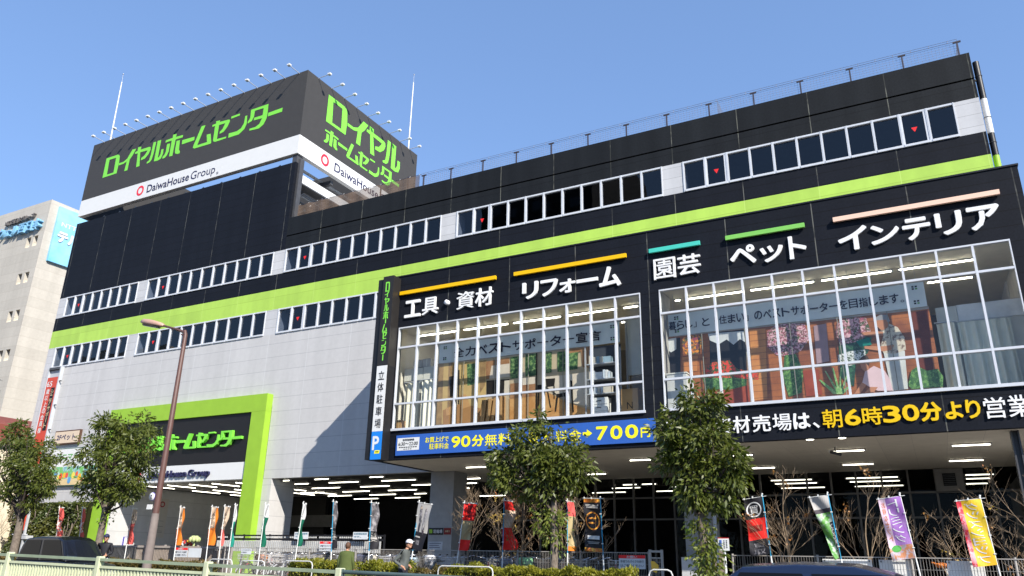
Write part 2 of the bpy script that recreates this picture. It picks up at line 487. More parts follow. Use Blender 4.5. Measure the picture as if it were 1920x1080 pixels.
ART1=[
('p_beige',[(-16.87,8.65),(-10.18,8.63),(-10.23,6.21),(-16.74,6.22)]),
('p_curt',[(-16.82,8.65),(-15.93,8.64),(-15.94,6.2),(-16.76,6.22)]),
('p_tan',[(-16.52,8.65),(-16.29,8.65),(-16.24,6.24),(-16.48,6.23)]),
('p_tan',[(-15.83,8.61),(-14.53,8.59),(-14.52,6.21),(-15.75,6.21)]),
('p_green',[(-15.43,8.52),(-14.98,8.52),(-14.95,7.69),(-15.37,7.65)]),
('p_curt',[(-14.85,8.57),(-14.57,8.58),(-14.58,7.6),(-14.8,7.3)]),
('p_dark',[(-16.23,8.08),(-16.0,8.12),(-15.99,7.29),(-16.15,7.27)]),
('p_dark',[(-15.82,8.32),(-15.76,8.33),(-15.67,6.29),(-15.73,6.28)]),
('p_sofa',[(-16.45,6.77),(-16.16,6.85),(-15.72,6.95),(-15.09,6.84),(-14.72,6.71),(-14.59,6.19),(-16.41,6.2)]),
('p_tan2',[(-16.32,6.83),(-15.97,6.93),(-15.82,6.59),(-16.27,6.55)]),
('p_tan2',[(-15.69,7.3),(-15.42,7.32),(-15.2,6.84),(-15.59,6.75)]),
('p_brown',[(-14.56,8.53),(-13.53,8.59),(-13.51,7.83),(-14.54,7.82)]),
('p_cream',[(-14.31,8.34),(-13.52,8.35),(-13.51,7.83),(-14.39,7.83)]),
('p_dark',[(-14.51,7.77),(-13.51,7.75),(-13.5,7.19),(-14.49,7.21)]),  # not print: the dark inside of a shelf opening, painted flat here
('p_cream',[(-13.72,7.7),(-13.51,7.7),(-13.5,7.22),(-13.73,7.22)]),
('p_green',[(-13.48,8.59),(-13.14,8.59),(-13.15,7.75),(-13.47,7.75)]),
('p_green',[(-12.84,8.63),(-12.38,8.63),(-12.38,7.78),(-12.83,7.77)]),
('p_green',[(-11.97,8.61),(-11.74,8.61),(-11.75,7.83),(-11.98,7.82)]),
('p_green',[(-11.51,8.58),(-11.17,8.58),(-11.19,7.82),(-11.51,7.83)]),
('p_green',[(-11.06,8.49),(-10.68,8.49),(-10.71,7.87),(-11.07,7.85)]),
('p_brown',[(-11.09,8.65),(-10.19,8.64),(-10.21,7.86),(-10.51,7.91),(-10.56,8.5),(-11.09,8.48)]),
('p_wood',[(-13.49,7.03),(-12.08,7.15),(-11.79,7.04),(-11.02,6.63),(-10.22,6.33),(-10.23,6.21),(-13.47,6.17)]),
('p_cream',[(-12.08,7.69),(-11.07,7.68),(-10.25,7.73),(-10.27,6.44),(-11.08,6.68),(-12.02,7.36)]),
('p_brown',[(-13.47,7.56),(-12.94,7.57),(-12.41,7.47),(-12.42,7.0),(-13.46,6.98)]),
('p_cream',[(-12.95,7.73),(-12.42,7.73),(-12.42,7.47),(-12.94,7.46)]),
('p_dark',[(-11.99,7.61),(-11.6,7.6),(-11.63,7.31),(-11.96,7.3)]),
('p_dark',[(-11.96,7.3),(-11.91,7.29),(-11.76,6.53),(-11.81,6.53)]),
('p_dark',[(-11.67,7.31),(-11.62,7.31),(-11.62,6.83),(-11.66,6.84)]),
('p_dark',[(-12.32,7.41),(-12.08,7.41),(-12.13,7.18),(-12.32,7.17)]),
('p_dark',[(-12.29,7.17),(-12.24,7.17),(-12.27,6.63),(-12.31,6.63)]),
('p_dark',[(-11.55,7.01),(-11.13,7.04),(-11.1,6.9),(-11.54,6.87)]),
('p_dark',[(-11.56,6.88),(-11.48,6.87),(-11.56,6.37),(-11.61,6.38)]),
('p_dark',[(-11.23,6.91),(-11.17,6.91),(-11.15,6.39),(-11.19,6.4)]),
('p_dark',[(-10.99,7.46),(-10.91,7.45),(-10.89,6.83),(-10.96,6.83)]),
('p_dark',[(-10.96,6.83),(-10.89,6.83),(-10.86,6.3),(-10.92,6.3)]),
('p_dark',[(-12.38,8.63),(-12.33,8.63),(-12.33,6.28),(-12.38,6.27)]),
]
ART2=[
('q_wood',[(-7.4,8.65),(0.7,8.6),(0.7,6.23),(-7.47,6.02)]),
('q_dark',[(-7.38,8.59),(-6.88,8.6),(-6.94,7.36),(-7.4,7.36)]),
('q_white',[(-7.38,8.59),(-7.02,8.61),(-7.04,8.2),(-7.23,8.11),(-7.4,8.25)]),
('q_fol_o',[(-6.81,8.56),(-6.53,8.65),(-6.16,8.59),(-6.14,8.24),(-6.31,7.95),(-6.71,7.96),(-6.85,8.25)]),
('q_dark',[(-5.88,8.64),(-4.68,8.62),(-4.75,7.22),(-5.94,7.27)]),
('q_white',[(-5.93,8.62),(-4.75,8.57),(-4.72,8.18),(-4.89,8.31),(-5.11,8.14),(-5.32,8.35),(-5.59,8.21),(-5.88,8.38)]),
('q_sunlit',[(-4.56,8.59),(-4.05,8.57),(-4.19,6.27),(-4.62,6.23)]),  # lighter orange column: a stripe of sunlight painted into the picture
('q_sunlit',[(-6.85,7.9),(-6.31,7.9),(-6.38,7.38),(-6.85,7.39)]),
('q_plant',[(-6.24,6.69),(-4.59,6.75),(-4.64,6.18),(-6.21,6.2)]),
('q_fol_g',[(-6.21,7.13),(-5.96,7.24),(-5.32,7.11),(-4.74,7.12),(-4.81,6.74),(-5.35,6.65),(-6.12,6.72)]),
('q_fol_r',[(-6.11,7.35),(-5.9,7.6),(-5.6,7.64),(-5.28,7.62),(-5.04,7.31),(-4.67,7.21),(-4.37,7.12),(-4.42,6.9),(-5.19,7.03),(-6.03,7.11)]),
('q_fol_p',[(-4.0,8.46),(-3.67,8.66),(-3.18,8.63),(-2.83,8.57),(-2.74,8.05),(-3.04,7.7),(-3.41,7.57),(-3.77,7.64),(-4.05,7.94)]),
('q_fol_g',[(-3.53,7.61),(-3.2,7.62),(-3.02,7.05),(-3.15,6.37),(-3.54,6.27),(-3.66,6.92)]),
('q_lilac',[(-2.57,8.47),(-2.19,8.5),(-2.24,7.29),(-2.61,7.24)]),
('q_plant',[(-3.05,7.06),(-2.58,7.07),(-2.55,6.26),(-3.02,6.24)]),
('q_dgreen',[(-1.88,8.14),(-0.95,7.91),(-1.12,7.43),(-1.48,7.22),(-1.63,6.43),(-1.98,6.77)]),
('q_fol_p',[(-1.87,8.5),(-1.54,8.61),(-1.04,8.55),(-0.95,8.09),(-1.3,7.82),(-1.87,7.76),(-1.96,8.15)]),
('q_fol_w',[(-1.97,7.45),(-1.61,7.54),(-1.19,7.54),(-1.18,7.18),(-1.67,7.08),(-1.99,7.2)]),
('q_teal',[(-1.41,7.83),(-1.03,7.9),(-0.98,7.67),(-1.31,7.65)]),
('q_grass',[(-2.24,6.25),(-2.61,6.73),(-2.56,6.73),(-2.17,6.36),(-2.41,7.0),(-2.37,6.99),(-2.11,6.41),(-2.19,7.07),(-2.14,7.06),(-2.05,6.41),(-1.95,7.06),(-1.91,7.05),(-2.0,6.4),(-1.77,6.87),(-1.74,6.85),(-1.95,6.37),(-1.71,6.5),(-1.7,6.47),(-1.96,6.23)]),
('q_brown',[(0.21,8.54),(0.67,8.57),(0.54,6.71),(0.2,6.75)]),
('q_trous',[(-0.69,7.38),(-0.12,7.39),(-0.19,6.24),(-0.61,6.21),(-0.66,6.77)]),
('q_shirt',[(-0.49,8.31),(-0.21,8.13),(-0.07,7.8),(-0.08,7.42),(-0.38,7.32),(-0.7,7.38),(-0.74,7.63),(-0.62,7.93),(-0.73,8.0),(-0.65,8.13)]),
('q_skin',[(-0.71,8.06),(-0.62,8.03),(-0.64,7.91),(-1.15,7.98),(-1.22,8.08),(-1.04,8.09)]),
('q_skin',[(-0.69,7.59),(-0.38,7.6),(-0.43,7.46),(-0.7,7.43),(-1.2,7.57),(-1.19,7.65)]),
('q_skin',[(-0.77,8.44),(-0.46,8.44),(-0.43,8.28),(-0.49,8.14),(-0.66,8.08),(-0.77,8.23)]),
('q_grey',[(-0.77,8.51),(-0.61,8.59),(-0.43,8.56),(-0.39,8.34),(-0.46,8.32),(-0.49,8.4),(-0.76,8.42)]),
('q_pink',[(-1.27,6.87),(-1.01,7.01),(-0.74,6.84),(-0.63,6.58),(-0.59,6.22),(-1.0,6.25),(-1.2,6.38),(-1.39,6.53)]),
('q_skin',[(-1.38,7.11),(-1.18,7.14),(-1.15,6.92),(-1.28,6.86),(-1.36,6.96)]),
('q_hair',[(-1.42,7.21),(-1.3,7.33),(-1.16,7.36),(-1.09,7.18),(-1.15,7.01),(-1.21,7.11),(-1.38,7.11)]),
('q_skin',[(-1.4,6.54),(-1.28,6.45),(-1.48,6.21),(-1.66,6.2)]),
('q_skin',[(-1.19,6.38),(-0.98,6.36),(-1.1,6.22),(-1.37,6.21)]),
('q_fol_g',[(-0.17,6.36),(-0.03,6.77),(0.14,6.88),(0.38,6.73),(0.66,6.76),(0.76,6.52),(0.71,6.22),(-0.11,6.23)]),
]
# ---------------------------------------------------------------- materials of the store
DARK = cladding('dark panel', (.0085, .0100, .0150), (.16, .16, .14), (.004, .004, .005), .61, 2.735, 5.22, .476, rough=.6, spec=.12, vw=.03, hw=.022, mott=.25, mscale=14, streak=.1, bumps=.10, dash=True)
DARKP = cladding('dark parapet panel', (.012, .0135, .0155), (.17, .17, .14), (.004, .004, .005), .61, 2.735, 17.45, 2.1, rough=.6, spec=.14, vw=.03, hw=.02, mott=.32, mscale=16, streak=.16, bumps=.12, dash=True)
GREY = cladding('grey panel', (.49, .48, .475), (.58, .58, .58), (.30, .30, .31), .61, 2.735, 5.22, .714, rough=.55, spec=.3, vw=.03, hw=.02, mott=.04, mscale=4, streak=.05, bumps=.05, pv=.015)
LIME = cladding('lime panel', (.37, .56, .085), (.46, .64, .14), (.26, .39, .05), .61, 2.735, 12.84, .714, rough=.5, spec=.35, vw=.028, hw=.02, mott=.03, mscale=4, streak=.06, bumps=.06)
LIME2 = mat('lime paint', (.27, .46, .035), .5, .35, var=.05, vs=2)
ALU = mat('white aluminium', (.56, .58, .62), .4, .5, var=.04)
ALUG = mat('grey aluminium', (.43, .45, .48), .4, .5, var=.05)
GLS = glass('shop glass', tint=(.93, .95, .94), refl=.62)
GLP = glass('car park glass', tint=(.42, .47, .55), refl=.85)
BLACK = mat('black paint', (.012, .012, .014), .45, .4, var=.2)
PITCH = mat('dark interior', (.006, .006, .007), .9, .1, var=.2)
DGREY = mat('dark grey steel', (.06, .06, .065), .5, .4, var=.15)
CONC = mat('concrete', (.36, .36, .35), .8, .2, var=.12, vs=2.2, bump=.2)
SOFF = cladding('soffit board', (.66, .60, .50), (.5, .46, .4), (.5, .46, .4), .61, .91, 0, 50, rough=.8, spec=.2, vw=.012, mott=.06, mscale=3, streak=.02, bumps=.03)
CEIL = mat('ceiling board', (.72, .66, .53), .85, .15, var=.05)
TUBE = None
def emit(name, col, s):
    if name in _mc: return _mc[name]
    m, nt, out = nodes(name)
    e = nt.nodes.new('ShaderNodeEmission'); e.inputs[0].default_value = (*col, 1); e.inputs[1].default_value = s
    nt.links.new(e.outputs[0], out.inputs[0]); _mc[name] = m
    return m
TUBE = emit('lit tube', (1.0, .95, .78), 4.5)
TUBE2 = emit('lit shop tube', (1.0, .95, .80), 16.0)

F = 28.0
SB = thing('store_building', 'long three storey home store clad in black and pale grey panels with lime bands', 'building', (-22.7, F, 0))
JY = 0.3
m = MB()
m.box(-48.88, 3.43, F, F + .3, 14.69, 15.58, DARK)
m.box(-48.88, -29.165, F, F + .5, 16.95, 22.35, DARK)
m.box(-29.16, -29.0, F + .2, F + .5, 18.84, 22.6, DGREY)
m.box(-29.5, -29.165, F + .05, F + .5, 22.355, 22.84, DGREY)
m.build('black_wall', SB)
m = MB()
m.box(-29.16, 3.43, F, F + .3, 16.95, 17.71, DARKP)
m.box(-29.16, 3.43, F, F + .3, 17.78, 18.83, DARKP)
m.box(-29.16, 3.40, F + .07, F + .29, 17.71, 17.78, PITCH)
m.build('parapet', SB)
MB().box(-48.88, 3.43, F, F + .3, 13.56, 14.69, LIME).build('lime_band', SB)
m = MB()
m.box(-48.88, -40.72, F, F + .3, 3.95, 12.18, GREY)
m.box(-40.72, -28.65, F, F + .3, 8.4, 12.18, GREY)
m.box(-28.65, -18.7, F, F + .3, 4.81, 12.18, GREY)
m.box(-28.98, -28.1, F, F + 1.6, 0.0, 4.80, GREY)
m.build('grey_wall', SB)
m = MB()
m.box(-48.88, -48.6, F + .31, 62, 0, 18.4, GREY)
m.box(3.1, 3.43, F + .31, 62, 0, 18.4, GREY)
m.box(-48.88, 3.43, 62, 62.3, 0, 18.4, GREY)
m.build('end_wall', SB)
MB().box(-48.58, 3.08, F + .32, 61.9, 18.3, 18.62, CONC).build('roof', SB)

# window strips: bays between pale column panels
BAYS = [(-48.12, -41.05, 8), (-40.19, -29.92, 11), (-29.04, -19.04, 11), (-18.16, -8.07, 11), (-7.19, 2.65, 11)]
PAN = [(-48.88, -48.12), (-41.05, -40.19), (-29.92, -29.04), (-19.04, -18.16), (-8.07, -7.19), (2.65, 3.43)]
PANEL = cladding('pale column panel', (.49, .49, .50), (.49, .49, .50), (.28, .28, .28), 100, 50, 15.85, .47, rough=.55, spec=.3, mott=.04, mscale=4, streak=.06, bumps=.05)
RED = mat('red film', (.80, .02, .02), .5, .4, var=0)
def strip(z0, z1, bays, pans):
    for (a, b) in pans:
        MB().box(a, b, F, F + .75, z0, z1, PANEL).build('column_panel', SB)
    for bi, (a, b, n) in enumerate(bays):
        w = (b - a) / n
        for i in range(n):
            x0 = a + i * w; x1 = x0 + w
            op = (i == 1) or (bi == 4 and i == n - 2)
            mw = .055
            f = MB()
            f.box(x0, x0 + mw, F - .035, F + .12, z0, z1, ALU)
            xr = x1
            if i == n - 1:
                f.box(x1 - mw * .7, x1, F - .035, F + .12, z0, z1, ALU); xr = x1 - mw * .7
            else:
                f.box(x1 - .03, x1, F - .03, F + .12, z0, z1, ALU); xr = x1 - .03
            f.box(x0 + mw, xr, F - .02, F + .11, z1 - .07, z1, ALU)
            f.box(x0 + mw, xr, F - .05, F + .11, z0, z0 + .085, ALU)
            if op:
                f.box(xr - .075, xr, F - .015, F + .1, z0 + .085, z1 - .07, ALU)
                f.box(x0 + mw, x0 + mw + .04, F - .015, F + .1, z0 + .085, z1 - .07, ALU)
            fo = f.build('window', SB)
            g = MB(); zz = (z0 + .085, z1 - .07)
            ta, tb = random.uniform(-.008, .008), random.uniform(-.008, .008); g.quad((x0 + mw, F + .06, zz[0]), (xr, F + .06 + ta, zz[0]), (xr, F + .06 + ta + tb, zz[1]), (x0 + mw, F + .06 + tb, zz[1]), GLP)
            g.build('pane', fo)
            if op:
                c = (x0 + x1) / 2; zc = (z0 + z1) / 2 - .02
                k = MB(); k.prism_xz([(c - .1, zc + .09), (c + .1, zc + .09), (c, zc - .1)], F + .045, F + .055, RED)
                k.build('red_triangle', fo)
strip(15.58, 16.95, BAYS, PAN)
strip(12.18, 13.56, BAYS[:3], PAN[:3] + [(-19.04, -18.72)])
# car park decks behind the glass
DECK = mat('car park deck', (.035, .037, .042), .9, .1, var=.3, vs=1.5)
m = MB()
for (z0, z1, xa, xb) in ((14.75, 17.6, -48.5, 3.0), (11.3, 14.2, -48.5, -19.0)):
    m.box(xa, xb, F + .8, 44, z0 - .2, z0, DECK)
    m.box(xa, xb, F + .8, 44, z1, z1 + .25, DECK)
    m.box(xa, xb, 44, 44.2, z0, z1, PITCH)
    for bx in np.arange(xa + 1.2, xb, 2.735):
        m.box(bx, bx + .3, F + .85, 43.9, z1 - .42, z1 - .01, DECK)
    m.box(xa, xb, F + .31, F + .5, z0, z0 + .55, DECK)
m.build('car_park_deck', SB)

# ground floor: open hall behind the front, soffits, pillars
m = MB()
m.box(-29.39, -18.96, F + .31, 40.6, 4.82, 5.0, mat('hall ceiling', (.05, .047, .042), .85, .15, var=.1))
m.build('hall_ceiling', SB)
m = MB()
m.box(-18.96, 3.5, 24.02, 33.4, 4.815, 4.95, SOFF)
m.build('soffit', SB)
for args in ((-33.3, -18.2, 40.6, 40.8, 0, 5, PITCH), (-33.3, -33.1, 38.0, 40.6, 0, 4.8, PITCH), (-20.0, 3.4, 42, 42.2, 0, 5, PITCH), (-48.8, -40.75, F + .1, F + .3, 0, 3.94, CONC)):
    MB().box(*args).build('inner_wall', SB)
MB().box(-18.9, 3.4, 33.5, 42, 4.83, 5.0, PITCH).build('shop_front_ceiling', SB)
DIMG = mat('pillar grey', (.30, .30, .30), .7, .2, var=.08)
for (x0, x1, y0, y1) in ((-18.88, -17.72, F + .02, F + 1.1), (-7.65, -6.72, 27.0, 28.0)):
    MB().box(x0, x1, y0, y1, 0, 4.81, DIMG).build('pillar', SB)
MB().box(-7.72, -7.24, 26.6, 26.99, 0, 1.49, mat('pillar plinth', (.5, .5, .5), .7, .2)).build('plinth', SB)
m = MB(); m.tube([(-6.6, 26.9, 0), (-6.6, 26.9, 4.8)], .06, ALUG, 8); m.build('downpipe', SB)
m = MB(); m.box(2.08, 2.12, 24.45, 24.75, 0, 4.81, DGREY); m.box(2.12, 2.24, 24.58, 24.62, 0, 4.81, DGREY); m.box(2.24, 2.28, 24.45, 24.75, 0, 4.81, DGREY)
m.build('steel_column', SB)
# glazed shop front under the overhang
fr = MB(); gl = MB()
FRM = mat('shopfront frame', (.13, .12, .11), .5, .4, var=.1)
xs = [.17 + .91 * k for k in range(-20, 4)]
for x in xs: fr.box(x - .035, x + .035, 33.25, 33.4, 0, 4.8, FRM)
for z in (3.96, 3.06):
    for a, b in zip(xs[:-1], xs[1:]): fr.box(a + .035, b - .035, 33.27, 33.38, z - .035, z + .035, FRM)
sf = fr.build('shop_front', SB)
gl.quad((xs[0], 33.33, 0), (xs[-1], 33.33, 0), (xs[-1], 33.33, 4.8), (xs[0], 33.33, 4.8), glass('shopfront glass', tint=(.55, .56, .56), refl=.09))
gl.build('glazing', sf)
m = MB(); m.box(.17, 1.08, 33.1, 33.24, 3.98, 4.78, mat('vent board', (.22, .21, .2), .7, .2)); m.box(.42, .84, 33.05, 33.099, 4.16, 4.6, PITCH)
for k in range(6): m.box(.44, .82, 33.03, 33.049, 4.2 + .065 * k, 4.225 + .065 * k, DGREY)
m.build('vent_panel', SB)
# overhanging first floor
O = 24.0; OX0, OX1, OZ0, OZ1 = -18.96, 3.5, 4.81, 12.27
W1 = (-18.09, -7.92, 5.94, 10.06); W2 = (-7.25, 2.94, 5.94, 10.06)
m = MB()
m.box(OX0, OX1, O, O + .22, W1[3], OZ1, DARK)
m.box(OX0, OX1, O, O + .22, OZ0, W1[2], DARK)
for a, b in ((OX0, W1[0]), (W1[1], W2[0]), (W2[1], OX1)): m.box(a, b, O, O + .22, W1[2], W1[3], DARK)
m.box(OX0, OX0 + .25, O + .22, F - .003, OZ0, OZ1, DARK)
m.box(OX1 - .25, OX1, O + .22, F - .003, OZ0, OZ1, DARK)
m.build('overhang_wall', SB)
m = MB(); m.box(OX0 - .03, OX1 + .03, O - .03, O + .28, OZ1, OZ1 + .05, BLACK); m.box(OX0 + .26, OX1 - .26, O + .29, F, OZ1 - .5, OZ1 - .3, CONC)
m.build('overhang_coping', SB)
for (x0, x1, z0, z1) in (W1, W2):
    f = MB(); n = 11; w = (x1 - x0) / n
    f.box(x0, x1, O - .03, O + .12, z1 - .05, z1, ALU); f.box(x0 - .03, x1 + .03, O - .07, O + .12, z0 - .04, z0 + .05, ALU)
    for i in range(n + 1):
        x = x0 + i * w; hw = .032
        xa, xb = max(x0, x - hw), min(x1, x + hw)
        f.box(xa, xb, O - .028, O + .11, z0 + .05, z1 - .05, ALU)
    for zt in (9.215, 6.95):
        for i in range(n):
            f.box(x0 + i * w + .032, x0 + (i + 1) * w - .032, O - .024, O + .1, zt - .035, zt + .035, ALU)
    fo = f.build('shop_window', SB)
    MB().quad((x0, O + .05, z0), (x1, O + .05, z0), (x1, O + .05, z1), (x0, O + .05, z1), GLS).build('glazing', fo)
m = MB()
m.box(-18.7, 3.24, O + .23, 31.6, 5.0, 5.92, mat('shop floor', (.5, .46, .4), .7, .2, var=.05))
m.build('shop_floor', SB)
m = MB(); m.box(-18.7, 3.24, O + .23, 31.6, 10.22, 10.4, CEIL); m.build('shop_ceiling', SB)
m = MB()
m.box(-18.705, -18.6, O + .23, 31.5, 5.92, 10.22, mat('shop wall', (.62, .58, .5), .85, .15, var=.04))
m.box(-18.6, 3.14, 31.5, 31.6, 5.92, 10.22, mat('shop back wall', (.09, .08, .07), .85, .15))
m.box(3.14, 3.245, O + .23, 31.5, 5.92, 10.22, mat('shop end wall', (.55, .52, .46), .85, .15))
m.box(-7.92, -7.3, O + .3, 25.4, 5.93, 10.21, mat('shop pier', (.3, .29, .27), .85, .15))
m.build('shop_wall', SB)
# rainwater pipe on the right corner, painted like the bands it passes
m = MB()
WHT = mat('white paint', (.64, .64, .63), .5, .4, var=.04)
for z0, z1, mm in ((12.33, 14.69, LIME2), (14.70, 15.56, BLACK), (15.57, 16.95, WHT), (16.96, 18.5, BLACK)):
    m.tube([(3.585, F + .24, z0), (3.585, F + .24, z1)], .105, mm, 12)
m.tube([(3.585, F + .24, 17.75), (3.44, F + .2, 17.75)], .04, BLACK, 8)
for z in (13.2, 15.2, 16.2, 17.9): m.torus((3.585, F + .24, z), .11, .012, DGREY, 12, 5, 'z')
m.build('rainwater_pipe', SB)

# ---------------------------------------------------------------- ceiling lights
def light(x0, y0, x1, y1, z, label, group, mt=TUBE, r=.017, hang=.0):
    cx, cy = (x0 + x1) / 2, (y0 + y1) / 2
    L = math.hypot(x1 - x0, y1 - y0); a = math.atan2(y1 - y0, x1 - x0)
    t = thing('ceiling_light', label, 'ceiling light', (cx, cy, z), group, a)
    b = MB(); b.box(-L / 2, L / 2, -.035, .035, .0, .03, WHT); b.box(-L / 2, -L / 2 + .05, -.03, .03, -.045, 0, WHT); b.box(L / 2 - .05, L / 2, -.05, .05, -.05, 0, WHT)
    o = b.build('housing'); o.parent = t
    b = MB(); b.box(-L / 2 + .05, L / 2 - .05, -r, r, -.032, -.002, mt); o = b.build('tube'); o.parent = t
    return t
ROWS = [(28.65, [(-28.0, -27.48), (-26.0, -25.03), (-22.71, -21.83)], 'row nearest the street'), (30.25, [(-29.0, -27.7), (-26.5, -24.52), (-23.24, -21.16)], 'second row from the street'),
        (32.55, [(-32.76, -30.8), (-29.66, -27.6), (-26.35, -24.37), (-23.1, -21.1), (-20.5, -19.2)], 'third row from the street'), (34.85, [(-32.64, -30.68), (-29.46, -27.43), (-26.28, -24.28), (-22.9, -21.0)], 'fourth row from the street'),
        (37.1, [(-32.47, -30.52), (-29.31, -27.29), (-26.12, -25.18), (-24.4, -23.3)], 'fifth row from the street'), (39.5, [(-32.41, -30.4), (-29.22, -27.25), (-26.2, -24.4), (-23.2, -21.4)], 'row at the back')]
for y, segs, nm in ROWS:
    for i, (a, b) in enumerate(segs):
        light(a, y, b, y, 4.77, 'lit tube in the open hall, %s from left, %s' % (('first', 'second', 'third', 'fourth', 'fifth')[i], nm), 'ceiling lights of the open hall')
for ix, x in enumerate((-38.1, -36.4, -34.7, -33.0, -31.3)):
    for iy, (a, b) in enumerate(((28.65, 30.5), (31.75, 33.8), (34.6, 36.4))):
        light(x, a, x + .15, b, 4.78, 'lit tube inside the lime portal, %s column from left, %s row' % (('first', 'second', 'third', 'fourth', 'fifth')[ix], ('front', 'middle', 'back')[iy]), 'ceiling lights of the entrance portal')
OL = [(-16.4, 26.75, -15.35, 'left end of soffit, front row'), (-19.2 + .4, 30.65, -18.3 + .4, 'left end of soffit beside grey pillar, back row'), (-9.5, 26.75, -8.6, 'behind the street tree, front row'), (-12.8, 30.65, -11.85, 'left half of soffit, back row'),
      (-5.92, 26.7, -5.08, 'right of the ivy tree, front row'), (-6.0, 30.6, -5.05, 'right of the ivy tree, back row'), (-2.75, 26.75, -1.65, 'above the green banner, front row'), (.68, 26.65, 1.76, 'right end of soffit, front row'), (-2.76, 30.55, -1.66, 'above the purple banner, back row'), (.62, 30.55, 1.72, 'right end of soffit, back row'), (-16.2, 30.65, -15.3, 'between pillar and first street tree, back row')]
for a, y, b, nm in OL: light(a, y, b, y, 4.77, 'strip lamp under the overhang, ' + nm, 'strip lamps under the overhang')
k = 0
for y, segs in ((33.9 + .0, [(-12.4, -11.65), (-11.5, -10.75), (-5.9, -4.2), (-3.0, -1.05), (1.15, 2.15)]), (35.4, [(-13.5, -12.0), (-10.6, -9.3), (-6.0, -4.2), (-3.0, -1.05), (1.2, 2.1)]), (37.55, [(-15.4, -13.5), (-12.0, -10.4), (-6.1, -4.15), (-3.0, -1.0), (1.25, 2.1)])):
    for i, (a, b) in enumerate(segs):
        light(a, y, b, y, 4.62, 'lit tube inside the dark shop front, %s from left, %s row' % (('first', 'second', 'third', 'fourth', 'fifth')[i], ('front', 'middle', 'rear')[k]), 'tubes inside the shop front')
    k += 1
SHL = [(-18.3, -16.2), (-16.05, -13.9), (-13.75, -11.6), (-11.4, -9.35), (-9.15, -8.5), (-7.0 - .2, -7.02 + .1), (-6.8, -4.72), (-4.55, -2.42), (-2.27, -.1), (.03, 2.18)]
nn = ['first', 'second', 'third', 'fourth', 'fifth', 'sixth', 'seventh', 'eighth', 'ninth', 'tenth']
for i, (a, b) in enumerate(SHL): light(a, 25.62, b, 25.62, 10.17, 'slim lit tube above the upstairs banners, %s from left in its row' % nn[i], 'tubes along the upstairs windows', TUBE2, .014)
for i, (a, b) in enumerate([(-17.9, -15.9), (-15.4, -13.3), (-12.8, -10.7), (-9.85, -9.2), (-6.6, -4.5), (-3.9, -1.8), (.8, 2.18)]): light(a, 27.3, b, 27.3, 10.17, 'slim lit tube deeper in the upstairs shop, %s from left, rear row' % nn[i], 'tubes along the upstairs windows', TUBE2, .014)
t = thing('security_camera', 'small dark camera on bracket hanging under the overhang beside a strip lamp', 'camera', (-2.5, 26.2, 4.81))
m = MB(); m.tube([(-2.5, 26.2, 4.81), (-2.5, 26.2, 4.66)], .02, DGREY); m.build('bracket', t)
m = MB(); m.tube([(-2.62, 26.1, 4.66), (-2.36, 26.32, 4.6)], .05, DGREY, 8); m.build('camera_body', t)
for i, x in enumerate((-2.96, -2.08)):
    t = thing('downlight', 'round lit downlight at soffit edge under the yellow lettering, %s of the two' % ('left', 'right')[i], 'downlight', (x, 24.18, 4.8), 'downlights under the yellow lettering')
    m = MB(); m.torus((x, 24.18, 4.805), .12, .012, WHT, 16, 5, 'z'); m.build('ring', t)
    m = MB(); m.lathe((x, 24.18, 4.803), [(.0, -.02), (.08, -.018), (.115, 0)], TUBE, 14); m.build('lamp', t)
# ---------------------------------------------------------------- glyphs of the store lettering
def gbox(g):
    xs = [p[0] for c in g for p in c]; zs = [p[1] for c in g for p in c]
    return min(xs), max(xs), min(zs), max(zs)
_gg = {}
def glyph_geo(k, solid):
    if (k, solid) not in _gg: _gg[(k, solid)] = outline_geo(GL[k], .1 if solid else 0)
    return _gg[(k, solid)]
ORDER = ['ro', 'i', 'ya', 'ru', 'ho', 'bar', 'mu', 'se', 'n', 'ta', 'bar2']
def glyph(mb, k, rect, plane, mt, depth=0.0):
    put(mb, glyph_geo(k, depth > 0), rect, plane, mt, depth)
def ring_geo():
    out = []; inn = []
    for i in range(28):
        a = 2 * PI * i / 28
        d = .06 * math.exp(-((a - 2.2) / .35) ** 2)
        out.append(((1 - d) * .88 * math.cos(a), (1 + d * .6) * math.sin(a)))
        inn.append((.52 * math.cos(a) * .88 / .88, .62 * math.sin(a)))
    return outline_geo([out, inn])
RING = ring_geo()

# ---------------------------------------------------------------- rooftop sign
SIGNG = mat('sign charcoal', (.052, .050, .049), .6, .2, var=.04)
SWHITE = mat('sign white', (.67, .67, .66), .5, .35, var=.02)
NEON = mat('sign green', (.20, .66, .06), .45, .4, var=.02)
NAVY = mat('navy letters', (.02, .02, .07), .5, .4, var=0)
REDL = mat('red ring', (.75, .025, .05), .5, .4, var=0)
STEEL = mat('galvanised steel', (.42, .43, .44), .5, .5, var=.15)
RS = thing('rooftop_sign', 'huge charcoal and white two sided sign with green lettering standing on the store roof', 'sign', (-39, 33.6, 22.35))
XS0, XS1, YS0, YS1, ZS0, ZS1, ZSM = -48.9, -29.06, 27.95, 39.25, 22.87, 28.43, 24.06
m = MB(); m.box(XS0, XS1, YS0, YS0 + .3, ZSM, ZS1, SIGNG); m.build('street_face', RS)
m = MB(); m.box(XS1 - .3, XS1, YS0 + .301, YS1, ZSM, ZS1, SIGNG); m.build('side_face', RS)
m = MB(); m.box(XS0 + .001, XS1, YS0 - .006, YS0 + .3, ZS0, ZSM - .003, SWHITE); m.box(XS1 - .3, XS1 + .006, YS0 + .301, YS1, ZS0, ZSM - .003, SWHITE); m.build('white_band', RS)
